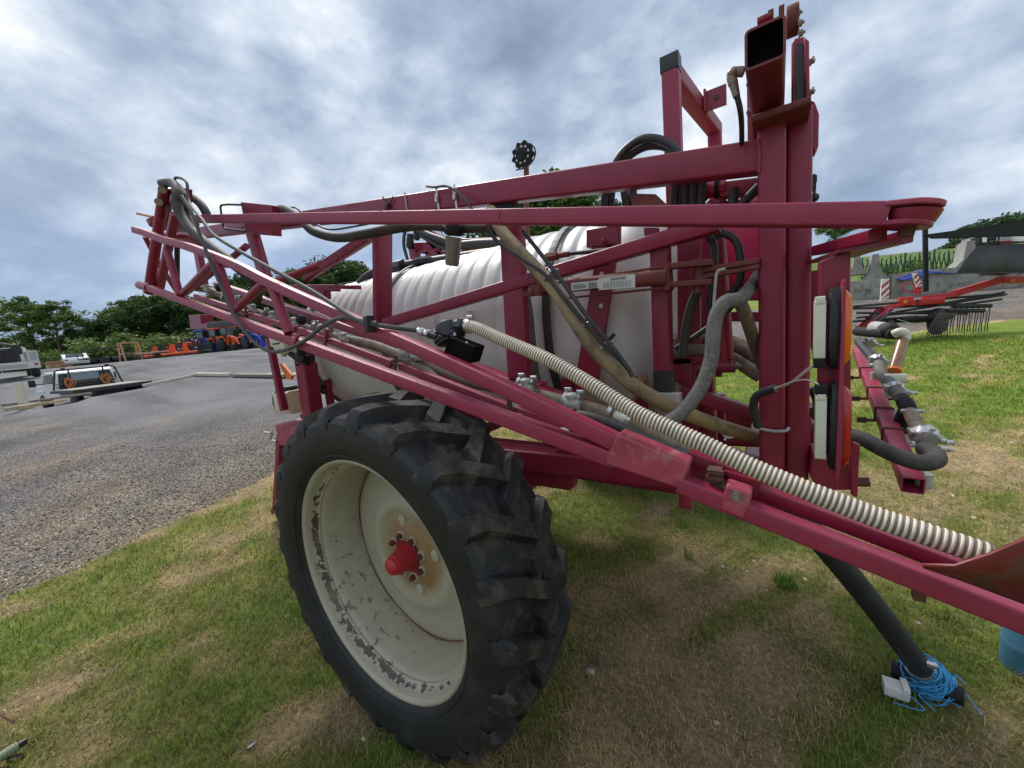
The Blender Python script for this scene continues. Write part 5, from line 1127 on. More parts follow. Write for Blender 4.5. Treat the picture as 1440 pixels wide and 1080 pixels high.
# ------------------------------------------------------------------ trees
def leaf_mat(name, c0, c1):
    mt = bpy.data.materials.new(name); mt.use_nodes = True; N = mt.node_tree.nodes; L = mt.node_tree.links; b = N['Principled BSDF']
    b.inputs['Roughness'].default_value = .6; b.inputs['Specular IOR Level'].default_value = .25
    tc = N.new('ShaderNodeTexCoord'); n = N.new('ShaderNodeTexNoise'); n.inputs['Scale'].default_value = .55; n.inputs['Detail'].default_value = 6; n.inputs['Roughness'].default_value = .75; L.new(tc.outputs['Object'], n.inputs['Vector'])
    rp = N.new('ShaderNodeValToRGB'); L.new(n.outputs[0], rp.inputs[0]); rp.color_ramp.elements[0].position = .35; rp.color_ramp.elements[0].color = (*c0, 1); rp.color_ramp.elements[1].position = .66; rp.color_ramp.elements[1].color = (*c1, 1)
    L.new(rp.outputs[0], b.inputs['Base Color'])
    tr = N.new('ShaderNodeBsdfTranslucent'); L.new(rp.outputs[0], tr.inputs[0]); mx = N.new('ShaderNodeMixShader'); mx.inputs[0].default_value = .25
    out = N['Material Output']; L.new(b.outputs[0], mx.inputs[1]); L.new(tr.outputs[0], mx.inputs[2]); L.new(mx.outputs[0], out.inputs[0])
    MATS[name] = mt
leaf_mat('leaf_dark', (.035, .075, .02), (.085, .15, .04)); leaf_mat('leaf_mid', (.06, .12, .022), (.15, .23, .05)); leaf_mat('leaf_light', (.08, .14, .03), (.19, .26, .07))
leaf_mat('leaf_far', (.03, .062, .028), (.065, .11, .042))
def leaf_cloud(name, centres, radii, per, size, matname, parent=None, seed=0, flat=.75, at=None):
    r_ = np.random.default_rng(seed); C_ = np.repeat(centres, per, 0); Rr = np.repeat(radii, per)
    n = len(C_); d = r_.normal(size=(n, 3)); d /= np.linalg.norm(d, axis=1)[:, None]; q = r_.random(n)**.45
    P = C_ + d*(Rr*q)[:, None]*np.array([1, 1, flat])
    u = r_.normal(size=(n, 3)); u[:, 2] *= .6; u /= np.linalg.norm(u, axis=1)[:, None]; w = np.cross(u, r_.normal(size=(n, 3))); w /= np.linalg.norm(w, axis=1)[:, None]
    s_ = size*(.6+.8*r_.random(n))[:, None]
    V = np.stack([P-u*s_, P-w*s_*.55, P+u*s_, P+w*s_*.55], 1)
    me = bpy.data.meshes.new(name); me.vertices.add(n*4)
    me.loops.add(n*4); me.loops.foreach_set('vertex_index', np.arange(n*4)); me.polygons.add(n); me.polygons.foreach_set('loop_start', np.arange(0, n*4, 4))
    off = np.zeros(3) if at is None else np.asarray(at); me.vertices.foreach_set('co', (V-off).ravel()); me.update(); me.materials.append(MATS[matname])
    o = bpy.data.objects.new(name, me); col.objects.link(o); o.location = tuple(off)
    if parent is not None: o.parent = parent
    return o
def tree_proto(seed, h, spread, nlimb, leafm, clump, per, size, trunk_r, base=.35, shape='round', label='', cat='tree'):
    rs = random.Random(seed); root = thing('tree', (0, 0, 0), label, cat)
    tb = MB(); lean = np.array([rs.uniform(-.06, .06), rs.uniform(-.06, .06)])*h
    top = np.array([lean[0], lean[1], h*.86]); pts = [np.zeros(3), np.array([lean[0]*.2, lean[1]*.2, h*.3]), np.array([lean[0]*.6, lean[1]*.6, h*.6]), top]
    sp = smooth(pts, 5); tb.tube(sp, lambda t: trunk_r*max(0, 1-t)**.8+.03, 8, raw=True)
    cs, rd = [], []
    for k in range(nlimb):
        t = base+(1-base)*rs.random()**.9; i = min(int(t*(len(sp)-1)), len(sp)-1); p = np.array(sp[i]); a = rs.random()*6.283
        if shape == 'layer': prof = math.sin(math.pi*min(1, (t-base)/(1-base)*.75+.2))
        elif shape == 'cone': prof = 1.05-t
        else: prof = math.sin(math.pi*min(.97, max(.12, (t-base*.6)/(1-base*.6))))**.7
        ln = spread*prof*(.55+.5*rs.random()); rise = ln*(.25+.5*rs.random()) if shape != 'layer' else ln*(.15+.35*rs.random())
        e = p+np.array([ln*math.cos(a), ln*math.sin(a), rise]); m_ = (p+e)/2+np.array([0, 0, -.04*ln])
        tb.tube([p, m_, e], lambda t_, r0=trunk_r*.42*(1-t*.6): r0*(1-t_)+.02, 6, k=4)
        for q in range(rs.randint(2, 4)):
            f = .55+.5*rs.random(); c = p+(e-p)*f+np.array([rs.gauss(0, .1), rs.gauss(0, .1), rs.gauss(0, .06)])*ln; cs.append(c); rd.append(clump*(.65+.7*rs.random()))
    for q in range(3): cs.append(top+np.array([rs.gauss(0, .05), rs.gauss(0, .05), .03])*h); rd.append(clump*.9)
    tb.build('trunk', 'bark', root); leaf_cloud('crown', np.array(cs), np.array(rd), per, size, leafm, root, seed, .6 if shape == 'layer' else .8)
    return root
def bush_proto(seed, h, w, leafm, label):
    r_ = np.random.default_rng(seed); root = thing('bush', (0, 0, 0), label, 'bush'); n = 26
    c = np.c_[r_.normal(0, w*.3, n), r_.normal(0, w*.3, n), h*(.15+.65*r_.random(n))]
    b = MB(); 
    for k in range(5): b.tube([np.array([0, 0, 0.]), np.array([*(c[k, :2]*.5), h*.4]), c[k]], .03, 6, k=3)
    b.build('stem', 'bark', root); leaf_cloud('foliage', c, np.full(n, h*.28), 150, .09, leafm, root, seed); return root
PROTO = {}
def place_tree(kind, px, base_py, dep, h, label, group=None, rz=None, name=None, wide=1.):
    root, h0 = PROTO[kind]; used = root.get('_used', 0)
    o = copy_tree(root) if used else root
    root['_used'] = 1
    p = D(px, base_py, dep) if base_py is not None else None
    d_ = ray(px, 500.); d_ = d_/float(d_@FWD); q = CAM+d_*dep; z = gh(q[0], q[1]); s = h/h0
    o.location = (q[0], q[1], z-.05); o.rotation_euler = (0, 0, rz if rz is not None else (px*.37) % 6.28); o.scale = (s*wide, s*wide, s)
    o['label'] = label
    if '_used' in o.keys() and used: del o['_used']
    if group: o['group'] = group
    if name: o.name = name
    return o
PROTO['open'] = (tree_proto(3, 11, 4.2, 30, 'leaf_mid', .75, 95, .13, .22, .42, 'layer'), 11)
PROTO['open2'] = (tree_proto(8, 11, 3.6, 26, 'leaf_mid', .7, 95, .13, .2, .5, 'layer'), 11)
PROTO['full'] = (tree_proto(5, 10, 3.8, 46, 'leaf_dark', 1.0, 110, .17, .25, .12), 10)
PROTO['full2'] = (tree_proto(12, 10, 3.4, 44, 'leaf_mid', .95, 110, .16, .24, .15), 10)
PROTO['full3'] = (tree_proto(19, 10, 4.2, 50, 'leaf_dark', 1.05, 105, .17, .25, .08, 'round'), 10)
PROTO['bush'] = (bush_proto(2, 2.2, 3.0, 'leaf_light', 'bush'), 2.2)
def trees():
    G1 = 'trees along the far edge of the lot'
    place_tree('open', 52, None, 50, 10.6, 'tall open-crowned tree rising highest at the far left, leaning trunk bare below', G1, 2.1)
    place_tree('open2', 86, None, 48, 9.3, 'slender open-crowned tree just right of the tallest tree at the far left', G1, .4)
    place_tree('open2', 6, None, 52, 8.2, 'open-crowned tree cut by the left edge of the photo', G1, 4.0)
    k = 0
    names = {0: 'dark rounded', 1: 'mid green rounded', 2: 'broad dark'}
    specs = [(20, 52, 4.2, 'full'), (48, 55, 4.6, 'full3'), (80, 50, 4.6, 'full2'), (112, 50, 5.4, 'full'), (135, 56, 5.9, 'full3'), (158, 52, 6.6, 'full'), (176, 56, 8.6, 'full2'), (196, 60, 10.2, 'open2'), (215, 55, 9.6, 'full'), (236, 60, 10.8, 'open'), (252, 56, 9.6, 'full3'), (274, 60, 9.8, 'full'), (292, 58, 9.0, 'full2'),
             (318, 64, 10.4, 'full'), (345, 62, 12.6, 'full2'), (372, 64, 13.0, 'full'), (395, 60, 10.5, 'full3'), (425, 62, 12.8, 'full2'), (458, 64, 13.5, 'full2'), (490, 62, 13.5, 'full3'), (520, 64, 13.2, 'full2'), (560, 66, 12.6, 'full'), (610, 62, 11, 'full2'), (660, 60, 12, 'full'),
             ]
    marks = {20: 'low dark tree behind the white service truck', 48: 'low broad tree behind the tall open-crowned tree', 80: 'mid green tree left of the white car', 112: 'dark tree right behind the white car', 135: 'dark spreading tree right of the white car', 158: 'dark tree left of the pale wooden frame', 176: 'mid green tree behind the pale wooden frame', 196: 'open-crowned tree breaking the skyline above the wooden frame', 215: 'dark full tree left of the double skyline crowns', 236: 'layered tree whose top breaks the skyline above the dark implements', 252: 'broad dark tree under the left end of the boom', 274: 'dark tree behind the maroon boom hook', 292: 'mid green tree seen through the boom end braces', 318: 'dark tree behind the leftmost cab tractor', 345: 'bright green tree seen between the boom braces', 372: 'dark tree behind the orange cab tractors', 395: 'broad dark tree behind the blue tractor with white wheels', 425: 'bright tree seen just above the red cross brace', 458: 'bright green tree above the front end of the white tank', 490: 'broad dark tree above the front of the tank', 520: 'mid green tree left of the second boom post', 560: 'dark tree behind the tank top, left of the filter', 610: 'mid green tree behind the clear filter', 660: 'dark tree behind the far boom'}
    for px, dep, h, kd in specs: place_tree(kd, px, None, dep, h, marks[px], G1)
    # nearer taller trees seen above the tank
    G2 = 'trees beyond the tank'
    place_tree('full2', 795, None, 46, 17.2, 'tall tree whose crown shows above the beam behind the tank', G2); place_tree('open2', 765, None, 48, 17.4, 'open tree just left of the tallest crown behind the beam', G2); place_tree('full', 712, None, 50, 14.6, 'dark tree between the filter and the wide boom post', G2); place_tree('full3', 850, None, 50, 14.5, 'broad tree hidden mostly by the tank bracket', G2)
    place_tree('open', 1172, None, 60, 8.6, 'tree showing its top between the mast and the boom hinge', G2)
    # bushes
    G3 = 'bushes along the lot edge'
    for px, dep, h, w, lb in ((60, 40, 2.4, 1.2, 'light green bush beside the white service truck'), (126, 46, 2.2, 1, 'yellow green bush right of the white car'), (196, 46, 3.6, 1.5, 'pale green mound of shrub above the pale implements'), (222, 46, 3.2, 1.5, 'pale green shrub behind the orange implements'), (178, 47, 2.8, 1.3, 'mid green shrub behind the pale wooden frame'), (150, 46, 2.6, 1.4, 'shrub behind the dark trailer'), (20, 40, 1.9, 1.5, 'low shrub behind the service truck bed')):
        place_tree('bush', px, None, dep, h, lb, G3, wide=w)
    place_tree('bush', 1250, None, 23.5, 1.9, 'leafy shrub behind the first concrete barrier', G3, wide=.8); place_tree('bush', 1330, None, 24, 1.5, 'leafy shrub in front of the green lattice fence', G3, wide=.8)
trees()
# wooded ridges (read as one mass)
def woods():
    rs = np.random.default_rng(5)
    def ridge(name, pxs, dep, tops, thick, size, matname, n, label=None):
        # crest given in real heights above the eye for a row of bearings
        C_ = []; 
        px = rs.uniform(pxs[0], pxs[-1], n); dp = dep+rs.random(n)*thick
        hz = np.interp(px, pxs, tops)
        for a, d_, h in zip(px, dp, hz):
            v = ray(a, 450.); v = v/float(v@FWD); q = CAM+v*d_; hh = (h)*(d_/dep)
            C_.append((q[0], q[1], gh(q[0], q[1])+(1.7+hh-gh(q[0], q[1]))*rs.random()**.35*(.72+.28*vnoise(a*.13, d_*.1, 5))))
        o = leaf_cloud(name, np.array(C_), np.full(n, size*4.2), 26, size, matname, None, 9, .8); o['kind'] = 'stuff'
        return o
    ridge('woodland', [-250, -60, 0, 60, 110, 180, 260, 420, 600, 760, 860], 85, [8.5, 8, 7.5, 7.6, 8, 8.5, 9.5, 12, 14, 14, 13], 30, .42, 'leaf_far', 2600)
    ridge('woodland', [1130, 1200, 1280, 1330, 1345, 1400, 1440, 1520, 1650, 1800], 128, [7, 6, 7.5, 12, 17.5, 20.5, 21.5, 24, 27, 28], 25, .55, 'leaf_far', 2300)
    ridge('woodland', [860, 950, 1050, 1130], 100, [10, 9, 8, 7], 25, .5, 'leaf_far', 600)
woods()
# ------------------------------------------------------------------ vehicles, built facing -X (front) around their own base
def wheel(parent, c, r, w, rimm='car_white', ax=(0, 1, 0), tyrem='rubber', lugs=0):
    b = MB(); c = np.array(c, float); b.lathe(c-np.array(ax)*w/2, ax, [(0, r*.62), (w*.05, r*.8), (w*.2, r*.97), (w*.35, r), (w*.65, r), (w*.8, r*.97), (w*.95, r*.8), (w, r*.62)], 28)
    if lugs:
        for k in range(lugs):
            a = 2*math.pi*k/lugs; m_ = np.array([math.cos(a), 0, math.sin(a)])
            for s in (-1, 1): b.beam(c+m_*r*1.01+np.array([0, s*w*.45, 0]), c+np.array([math.cos(a+s*.12), 0, math.sin(a+s*.12)])*r*1.02, r*.07, r*.06, m_, .002)
    wh = b.build('wheel', tyrem, parent); b = MB(); s = 1
    b.lathe(c-np.array(ax)*w*.42, ax, [(0, r*.62), (w*.05, r*.56), (w*.25, r*.5), (w*.28, r*.2), (w*.1, r*.16), (w*.1, 0)], 24); b.lathe(c+np.array(ax)*w*.42, -np.array(ax), [(0, r*.62), (w*.05, r*.56), (w*.25, r*.5), (w*.28, r*.2), (w*.1, r*.16), (w*.1, 0)], 24)
    b.build('rim', rimm, wh); return wh
def set_at(o, px, dep, rz, z=None, s=1.):
    v = ray(px, 500.); v = v/float(v@FWD); q = CAM+v*dep; o.location = (q[0], q[1], gh(q[0], q[1]) if z is None else z); o.rotation_euler = (0, 0, rz); o.scale = (s, s, s); return o
def yaw_to(px, deg=0):       # heading of the line of sight at px, plus an angle
    v = ray(px, 500.); return math.atan2(v[1], v[0])+R(deg)
def tractor(name, body, label, cab=True, loader=True, rim='orange', big=1.):
    T = thing(name, (0, 0, 0), label, 'tractor')
    b = MB(); b.beam((.2, 0, 1.05), (1.75, 0, .98), .62, .52, (0, 1, 0), .12); b.build('hood', body, T, bevel=.02)
    b = MB(); b.box((1.79, 0, .98), (.06, .52, .42), r=.02); b.build('grille', 'dark_metal', T)
    b = MB(); b.beam((-.6, 0, .62), (1.7, 0, .62), .4, .3, (0, 1, 0)); b.build('chassis', 'dark_metal', T)
    for s in (-1, 1):
        b = MB(); b.tube([(-1.15, s*.62, .95), (-.95, s*.62, 1.32), (-.55, s*.62, 1.48), (-.1, s*.62, 1.35), (.15, s*.62, 1.0)], .05, 6); b.beam((-1.0, s*.62, 1.34), (-.05, s*.62, 1.36), .34, .05, (0, 1, 0)); b.build('fender', body, T)
        b = MB(); b.ball((1.72, s*.2, 1.13), .06, 6); b.build('headlight', 'stripe_white', T)
        wheel(T, (-.55, s*.72, .66), .66, .36, rim, lugs=16); wheel(T, (1.35, s*.62, .40), .40, .24, rim)
    if cab:
        b = MB()
        for x, y in ((-.95, .5), (.25, .5), (-.95, -.5), (.25, -.5)): b.beam((x, y, 1.2), (x*.95, y*.92, 2.25), .06, .06, (0, 1, 0))
        b.build('cab_frame', 'dark_metal', T); b = MB(); b.box((-.35, 0, 1.72), (1.12, .94, .98), r=.02); b.build('cab_glass', 'glass_dark', T)
        b = MB(); b.beam((-1.05, 0, 2.30), (.36, 0, 2.30), 1.12, .13, (0, 1, 0), .05); b.build('cab_roof', body, T)
    else:
        b = MB(); b.tube([(-.7, -.45, 1.0), (-.72, -.45, 2.15), (-.72, .45, 2.15), (-.7, .45, 1.0)], .035, 8, raw=True); b.build('roll_bar', 'dark_metal', T)
        b = MB(); b.box((-.45, 0, 1.28), (.45, .5, .1), r=.03); b.box((-.68, 0, 1.5), (.1, .48, .42), r=.03); b.build('seat', 'black_plastic', T)
        b = MB(); b.ring((.05, 0, 1.55), (-.5, 0, .85), .19, .018, 18, 6); b.cyl((.2, 0, 1.25), (.05, 0, 1.55), .025); b.build('steering_wheel', 'black_plastic', T)
    if loader:
        b = MB()
        for s in (-1, 1): b.beam((.35, s*.5, .7), (.45, s*.5, 1.5), .1, .16, (0, 1, 0)); b.beam((.45, s*.5, 1.5), (1.75, s*.5, 1.2), .09, .14, (0, 1, 0)); b.beam((1.75, s*.5, 1.2), (2.4, s*.5, .45), .09, .14, (0, 1, 0))
        b.build('loader_arm', body, T)
        b = MB(); pr = [(2.4, .62), (2.35, .2), (2.5, .06), (2.95, .04), (2.93, .09), (2.55, .12), (2.45, .25), (2.48, .62)]
        b.plate([(x, -.78, z) for x, z in pr], 1.56, nrml=(0, 1, 0)); b.build('loader_bucket', 'dark_metal' if body != 'tractor_blue' else body, T)
    return T
def machines():
    G = 'tractors parked in a row at the far side of the lot'
    def put(o, px, dep, deg, s=1.): set_at(o, px, dep, yaw_to(px, deg), None, s); o['group'] = G; return o
    t1 = put(tractor('cab_tractor', 'tractor_blue', 'blue cab tractor with loader, leftmost cab of the tractor row', True, True, 'stripe_white'), 297, 41, 208, 1.12)
    t2 = put(tractor('cab_tractor', 'tractor_orange', 'orange cab tractor with its hood low, right of the leftmost blue cab', True, True, 'tractor_orange'), 315, 40, 205, 1.1)
    t3 = copy_tree(t2); t3['label'] = 'orange cab tractor in the middle of the row between two other cabs'; put(t3, 331, 39, 203, 1.1)
    t4 = put(tractor('utility_tractor', 'tractor_orange', 'orange tractor with raised loader arms beside the boom wire', False, True, 'tractor_orange'), 346, 41, 200, 1.15)
    t5 = copy_tree(t1); t5['label'] = 'blue cab tractor with white rims, rightmost of the row before the ladder rail'; put(t5, 364, 37, 203, 1.0)
    t6 = put(tractor('utility_tractor', 'tractor_red', 'low dark red tractor without cab, big orange rear rim, left end of the row', False, False, 'tractor_orange'), 268, 37, 175, 1.0)
    t7 = put(tractor('utility_tractor', 'tractor_orange', 'orange open tractor half hidden behind the low red tractor', False, False, 'dark_metal'), 277, 43, 200, 1.)
    t9 = copy_tree(t4); t9['label'] = 'orange tractor behind the low red tractor at the left of the row'; put(t9, 284, 46, 205, 1.1); ta = copy_tree(t2); ta['label'] = 'orange cab tractor just behind the leftmost blue cab'; put(ta, 305, 47, 205, 1.2); t8 = copy_tree(t3); t8['label'] = 'orange cab tractor mostly hidden behind the ladder rail'; put(t8, 385, 39, 200, 1.0)
    # pale roofed sheds/canopies behind
    # implements left of the row
    GI = 'implements standing left of the tractor row'
    def imp(px, dep, deg, label, cat, body, kind):
        T = thing('implement', (0, 0, 0), label, cat, GI)
        if kind == 'mower':
            b = MB(); b.beam((-.8, 0, .3), (.8, 0, .3), .9, .2, (0, 1, 0), .05); b.build('deck', body, T); b = MB(); b.beam((0, 0, .4), (-.1, 0, 1.15), .1, .3, (0, 1, 0)); b.beam((-.3, .35, .4), (0, 0, 1.1), .06, .06); b.beam((.3, .35, .4), (0, 0, 1.1), .06, .06); b.build('hitch_frame', body, T)
        elif kind == 'tiller':
            b = MB(); b.beam((-.7, 0, .45), (.7, 0, .45), .5, .35, (0, 1, 0), .08); b.build('hood', body, T); b = MB()
            for k in range(9): x = -.6+.15*k; b.ring((x, 0, .3), (1, 0, 0), .2, .025, 10, 5)
            b.build('tines', 'dark_metal', T); b = MB(); b.beam((0, .2, .5), (0, 0, 1.4), .12, .12); b.beam((-.35, .2, .5), (0, 0, 1.4), .05, .05); b.build('hitch_frame', 'dark_metal', T)
        else:
            b = MB()
            for k in range(6): b.beam((-1.+.4*k, -.4, .55), (-1.+.4*k, .5, .55), .07, .07)
            b.beam((-1.1, 0, .6), (1.1, 0, .6), .1, .1); b.build('frame', body, T); b = MB()
            for k in range(6): b.tube([(-1.+.4*k, .4, .55), (-1.+.4*k, .55, .3), (-1.+.4*k, .4, .05)], .03, 6)
            b.build('shank', 'dark_metal', T)
        set_at(T, px, dep, yaw_to(px, deg)); return T
    imp(219, 35, 90, 'bright orange implement standing alone beside a black one', 'farm implement', 'tractor_orange', 'mower'); imp(231, 35, 95, 'tall black implement right of the orange one', 'farm implement', 'dark_metal', 'tiller')
    imp(244, 34, 90, 'low orange mower deck in front of black frames', 'farm implement', 'tractor_orange', 'mower'); imp(252, 39, 95, 'black tined implement behind the orange mower deck', 'farm implement', 'dark_metal', 'tiller')
    imp(204, 36, 95, 'low yellow and wooden toned frame on the ground', 'farm implement', 'wood_pale', 'plow'); imp(197, 39, 95, 'dark maroon implement behind the yellow frame', 'farm implement', 'maroon', 'plow'); imp(211, 40, 80, 'purple brown tiller behind the yellow frame', 'farm implement', 'maroon', 'tiller'); imp(173, 36, 80, 'small black machine left of the wooden frame', 'farm implement', 'dark_metal', 'tiller')
    for px, dep, lb, bd, kd, dg in ((250, 41, 'dark tiller behind the left end of the low red tractor', 'dark_metal', 'tiller', 80), (257, 44, 'blue implement peeking out behind the black tined one', 'tractor_blue', 'mower', 70), (262, 33.5, 'flat orange mower deck in front of the low red tractor', 'tractor_orange', 'mower', 85), (225, 41, 'red tiller behind the tall black implement', 'tractor_red', 'tiller', 95), (238, 38, 'dark red mower deck between the black implements', 'tractor_red', 'mower', 60), (190, 40, 'yellow tined frame right behind the wooden frame', 'yellow', 'plow', 90), (215, 33.5, 'small pale tined frame in front of the orange implement', 'wood_pale', 'plow', 85), (286, 35, 'black bucket attachment in front of the leftmost cab tractor', 'dark_metal', 'mower', 75), (243, 44, 'orange tiller standing farthest back in the implement group', 'tractor_orange', 'tiller', 70), (206, 43, 'rust brown plough behind the maroon implement', 'rust_red', 'plow', 95)): imp(px, dep, dg, lb, 'farm implement', bd, kd)
    b = thing('wooden_frame', (0, 0, 0), 'pale wooden A-shaped frame standing among the implements', 'wooden frame'); m = MB()
    for y in (-.6, .6): m.beam((-.5, y, 0), (-.2, y, 1.7), .1, .1); m.beam((.6, y, 0), (.2, y, 1.7), .1, .1); m.beam((-.4, y, .7), (.45, y, .7), .08, .08); m.beam((-.25, y, 1.7), (.25, y, 1.7), .1, .1)
    m.beam((0, -.6, 1.7), (0, .6, 1.7), .12, .1, (1, 0, 0)); m.build('frame', 'wood_raw', b); m = MB(); m.box((.05, 0, .75), (.8, 1.2, .04)); m.build('shelf', 'wood_pale', b); set_at(b, 184, 35, yaw_to(184, 20))
    b = thing('pallet_stack', (0, 0, 0), 'rough pile of pale boards beside the white car', 'board pile'); m = MB()
    for k in range(5): m.box((.1*(k % 2), 0, .1+.16*k), (1.4-.1*k, 1.6, .1)); 
    m.build('boards', 'wood_raw', b); set_at(b, 80, 38, yaw_to(78, 10))
    b = thing('flat_trailer', (0, 0, 0), 'dark low trailer under the shrubs right of the white car', 'trailer'); m = MB(); m.box((0, 0, .6), (3.4, 1.8, .1)); m.build('deck', 'dark_metal', b); m = MB()
    for y in (-.85, .85): m.beam((-1.7, y, .65), (-1.7, y, 1.5), .05, .05); m.beam((1.7, y, .65), (1.7, y, 1.5), .05, .05); m.beam((-1.7, y, 1.45), (1.7, y, 1.45), .05, .05)
    m.build('side_rail', 'dark_metal', b)
    for y in (-.95, .95): wheel(b, (0, y, .35), .35, .2, 'grey_plastic')
    set_at(b, 150, 36, yaw_to(150, 80))
def car_white():
    T = thing('parked_car', (0, 0, 0), 'white car seen from behind, parked by the bushes', 'car'); b = MB()
    prof = [(-2.3, .35), (-2.35, .75), (-2.2, .98), (-1.5, 1.02), (-.9, 1.40), (.5, 1.42), (1.15, .98), (2.15, .86), (2.3, .6), (2.25, .32)]
    b.plate([(x, -.88, z) for x, z in prof], 1.76, nrml=(0, 1, 0)); b.build('body', 'car_white', T, bevel=.06)
    b = MB(); b.plate([(-1.52, -.66, 1.06), (-1.52, .66, 1.06), (-.97, .58, 1.385), (-.97, -.58, 1.385)], .012, nrml=(-.55, 0, .84)); b.build('rear_window', 'glass_dark', T)
    for s in (-1, 1):
        b = MB(); b.plate([(-1.3, s*.885, 1.04), (-.85, s*.885, 1.33), (.45, s*.885, 1.35), (.95, s*.885, 1.02)], .008, nrml=(0, s, 0)); b.build('side_window', 'glass_dark', T); b = MB(); b.box((-2.31, s*.68, .78), (.06, .26, .13), r=.02); b.build('tail_light', 'tail_red', T)
        for x in (-1.35, 1.4): wheel(T, (x, s*.82, .33), .33, .2, 'grey_plastic')
    b = MB(); b.box((-2.37, 0, .45), (.06, 1.7, .16), r=.03); b.build('bumper', 'grey_plastic', T); set_at(T, 103, 40, yaw_to(103, 4))
    T = thing('parked_pickup', (0, 0, 0), 'grey pickup end showing just right of the white car', 'pickup truck'); b = MB(); b.beam((-2, 0, .75), (2, 0, .75), 1.7, .5, (0, 1, 0), .06); b.build('body', 'grey_plastic', T); b = MB(); b.beam((-.3, 0, 1.3), (1.2, 0, 1.3), 1.5, .6, (0, 1, 0), .12); b.build('cab', 'grey_plastic', T); b = MB(); b.box((-.32, 0, 1.35), (.03, 1.2, .35)); b.build('rear_window', 'glass_dark', T)
    for s in (-1, 1):
        for x in (-1.3, 1.3): wheel(T, (x, s*.8, .38), .38, .22, 'grey_plastic')
    set_at(T, 117, 45, yaw_to(117, 10), s=.9)
def service_truck():
    T = thing('service_truck', (0, 0, 0), 'white utility service truck with tool boxes, rear end facing the camera at the left edge', 'service truck')
    b = MB(); b.box((-1.6, 0, 1.0), (2.6, 2.1, .12)); b.box((-2.85, 0, .82), (.12, 2.2, .42), r=.03); b.build('bed', 'service_white', T)
    for s in (-1, 1): 
        b = MB(); b.box((-1.6, s*.88, 1.38), (2.6, .42, .72), r=.03); bx = b.build('tool_box', 'service_white', T); b = MB(); b.box((-2.905, s*.88, 1.4), (.012, .3, .55)); b.box((-2.915, s*.88, 1.45), (.02, .05, .12)); b.build('box_door', 'grey_plastic', bx)
        b = MB(); b.box((-2.93, s*.92, .86), (.03, .16, .12), r=.01); b.build('tail_light', 'tail_red', T)
        for x in (-1.9, 2.0): wheel(T, (x, s*.88, .42), .42, .4 if x < 0 else .25, 'grey_plastic')
    b = MB(); b.box((-2.925, 0, .82), (.02, 1.1, .2)); b.build('tailgate_panel', 'grey_plastic', T)
    b = MB(); b.box((1.0, 0, 1.25), (2.0, 1.95, .7), r=.1); b.beam((.2, 0, 1.85), (1.7, 0, 1.85), 1.8, .65, (0, 1, 0), .18); b.box((2.6, 0, 1.05), (1.3, 1.9, .6), r=.1); b.build('cab', 'car_white', T); b = MB(); b.box((.1, 0, 1.9), (.04, 1.4, .4)); b.build('rear_window', 'glass_dark', T)
    b = MB(); b.box((-1.4, .1, 1.5), (.9, .8, .8), r=.05); b.box((-.6, -.4, 1.9), (.5, .4, .5), r=.05); b.build('compressor', 'dark_metal', T); b = MB(); b.cyl((-2.3, -.3, 1.1), (-2.3, -.3, 2.2), .09); b.beam((-2.3, -.3, 2.15), (-.5, .2, 2.45), .12, .12); b.build('crane', 'dark_metal', T)
    b = MB(); b.cyl((-2.2, .45, 1.2), (-2.2, .45, 1.9), .16); b.build('hose_reel', 'dark_metal', T)
    for s in (-.4, .3): b = MB(); b.ball((-.3, s, 2.35), .07, 6); b.build('work_light', 'yellow', T)
    set_at(T, 10, 22.5, yaw_to(14, 3), s=.86)
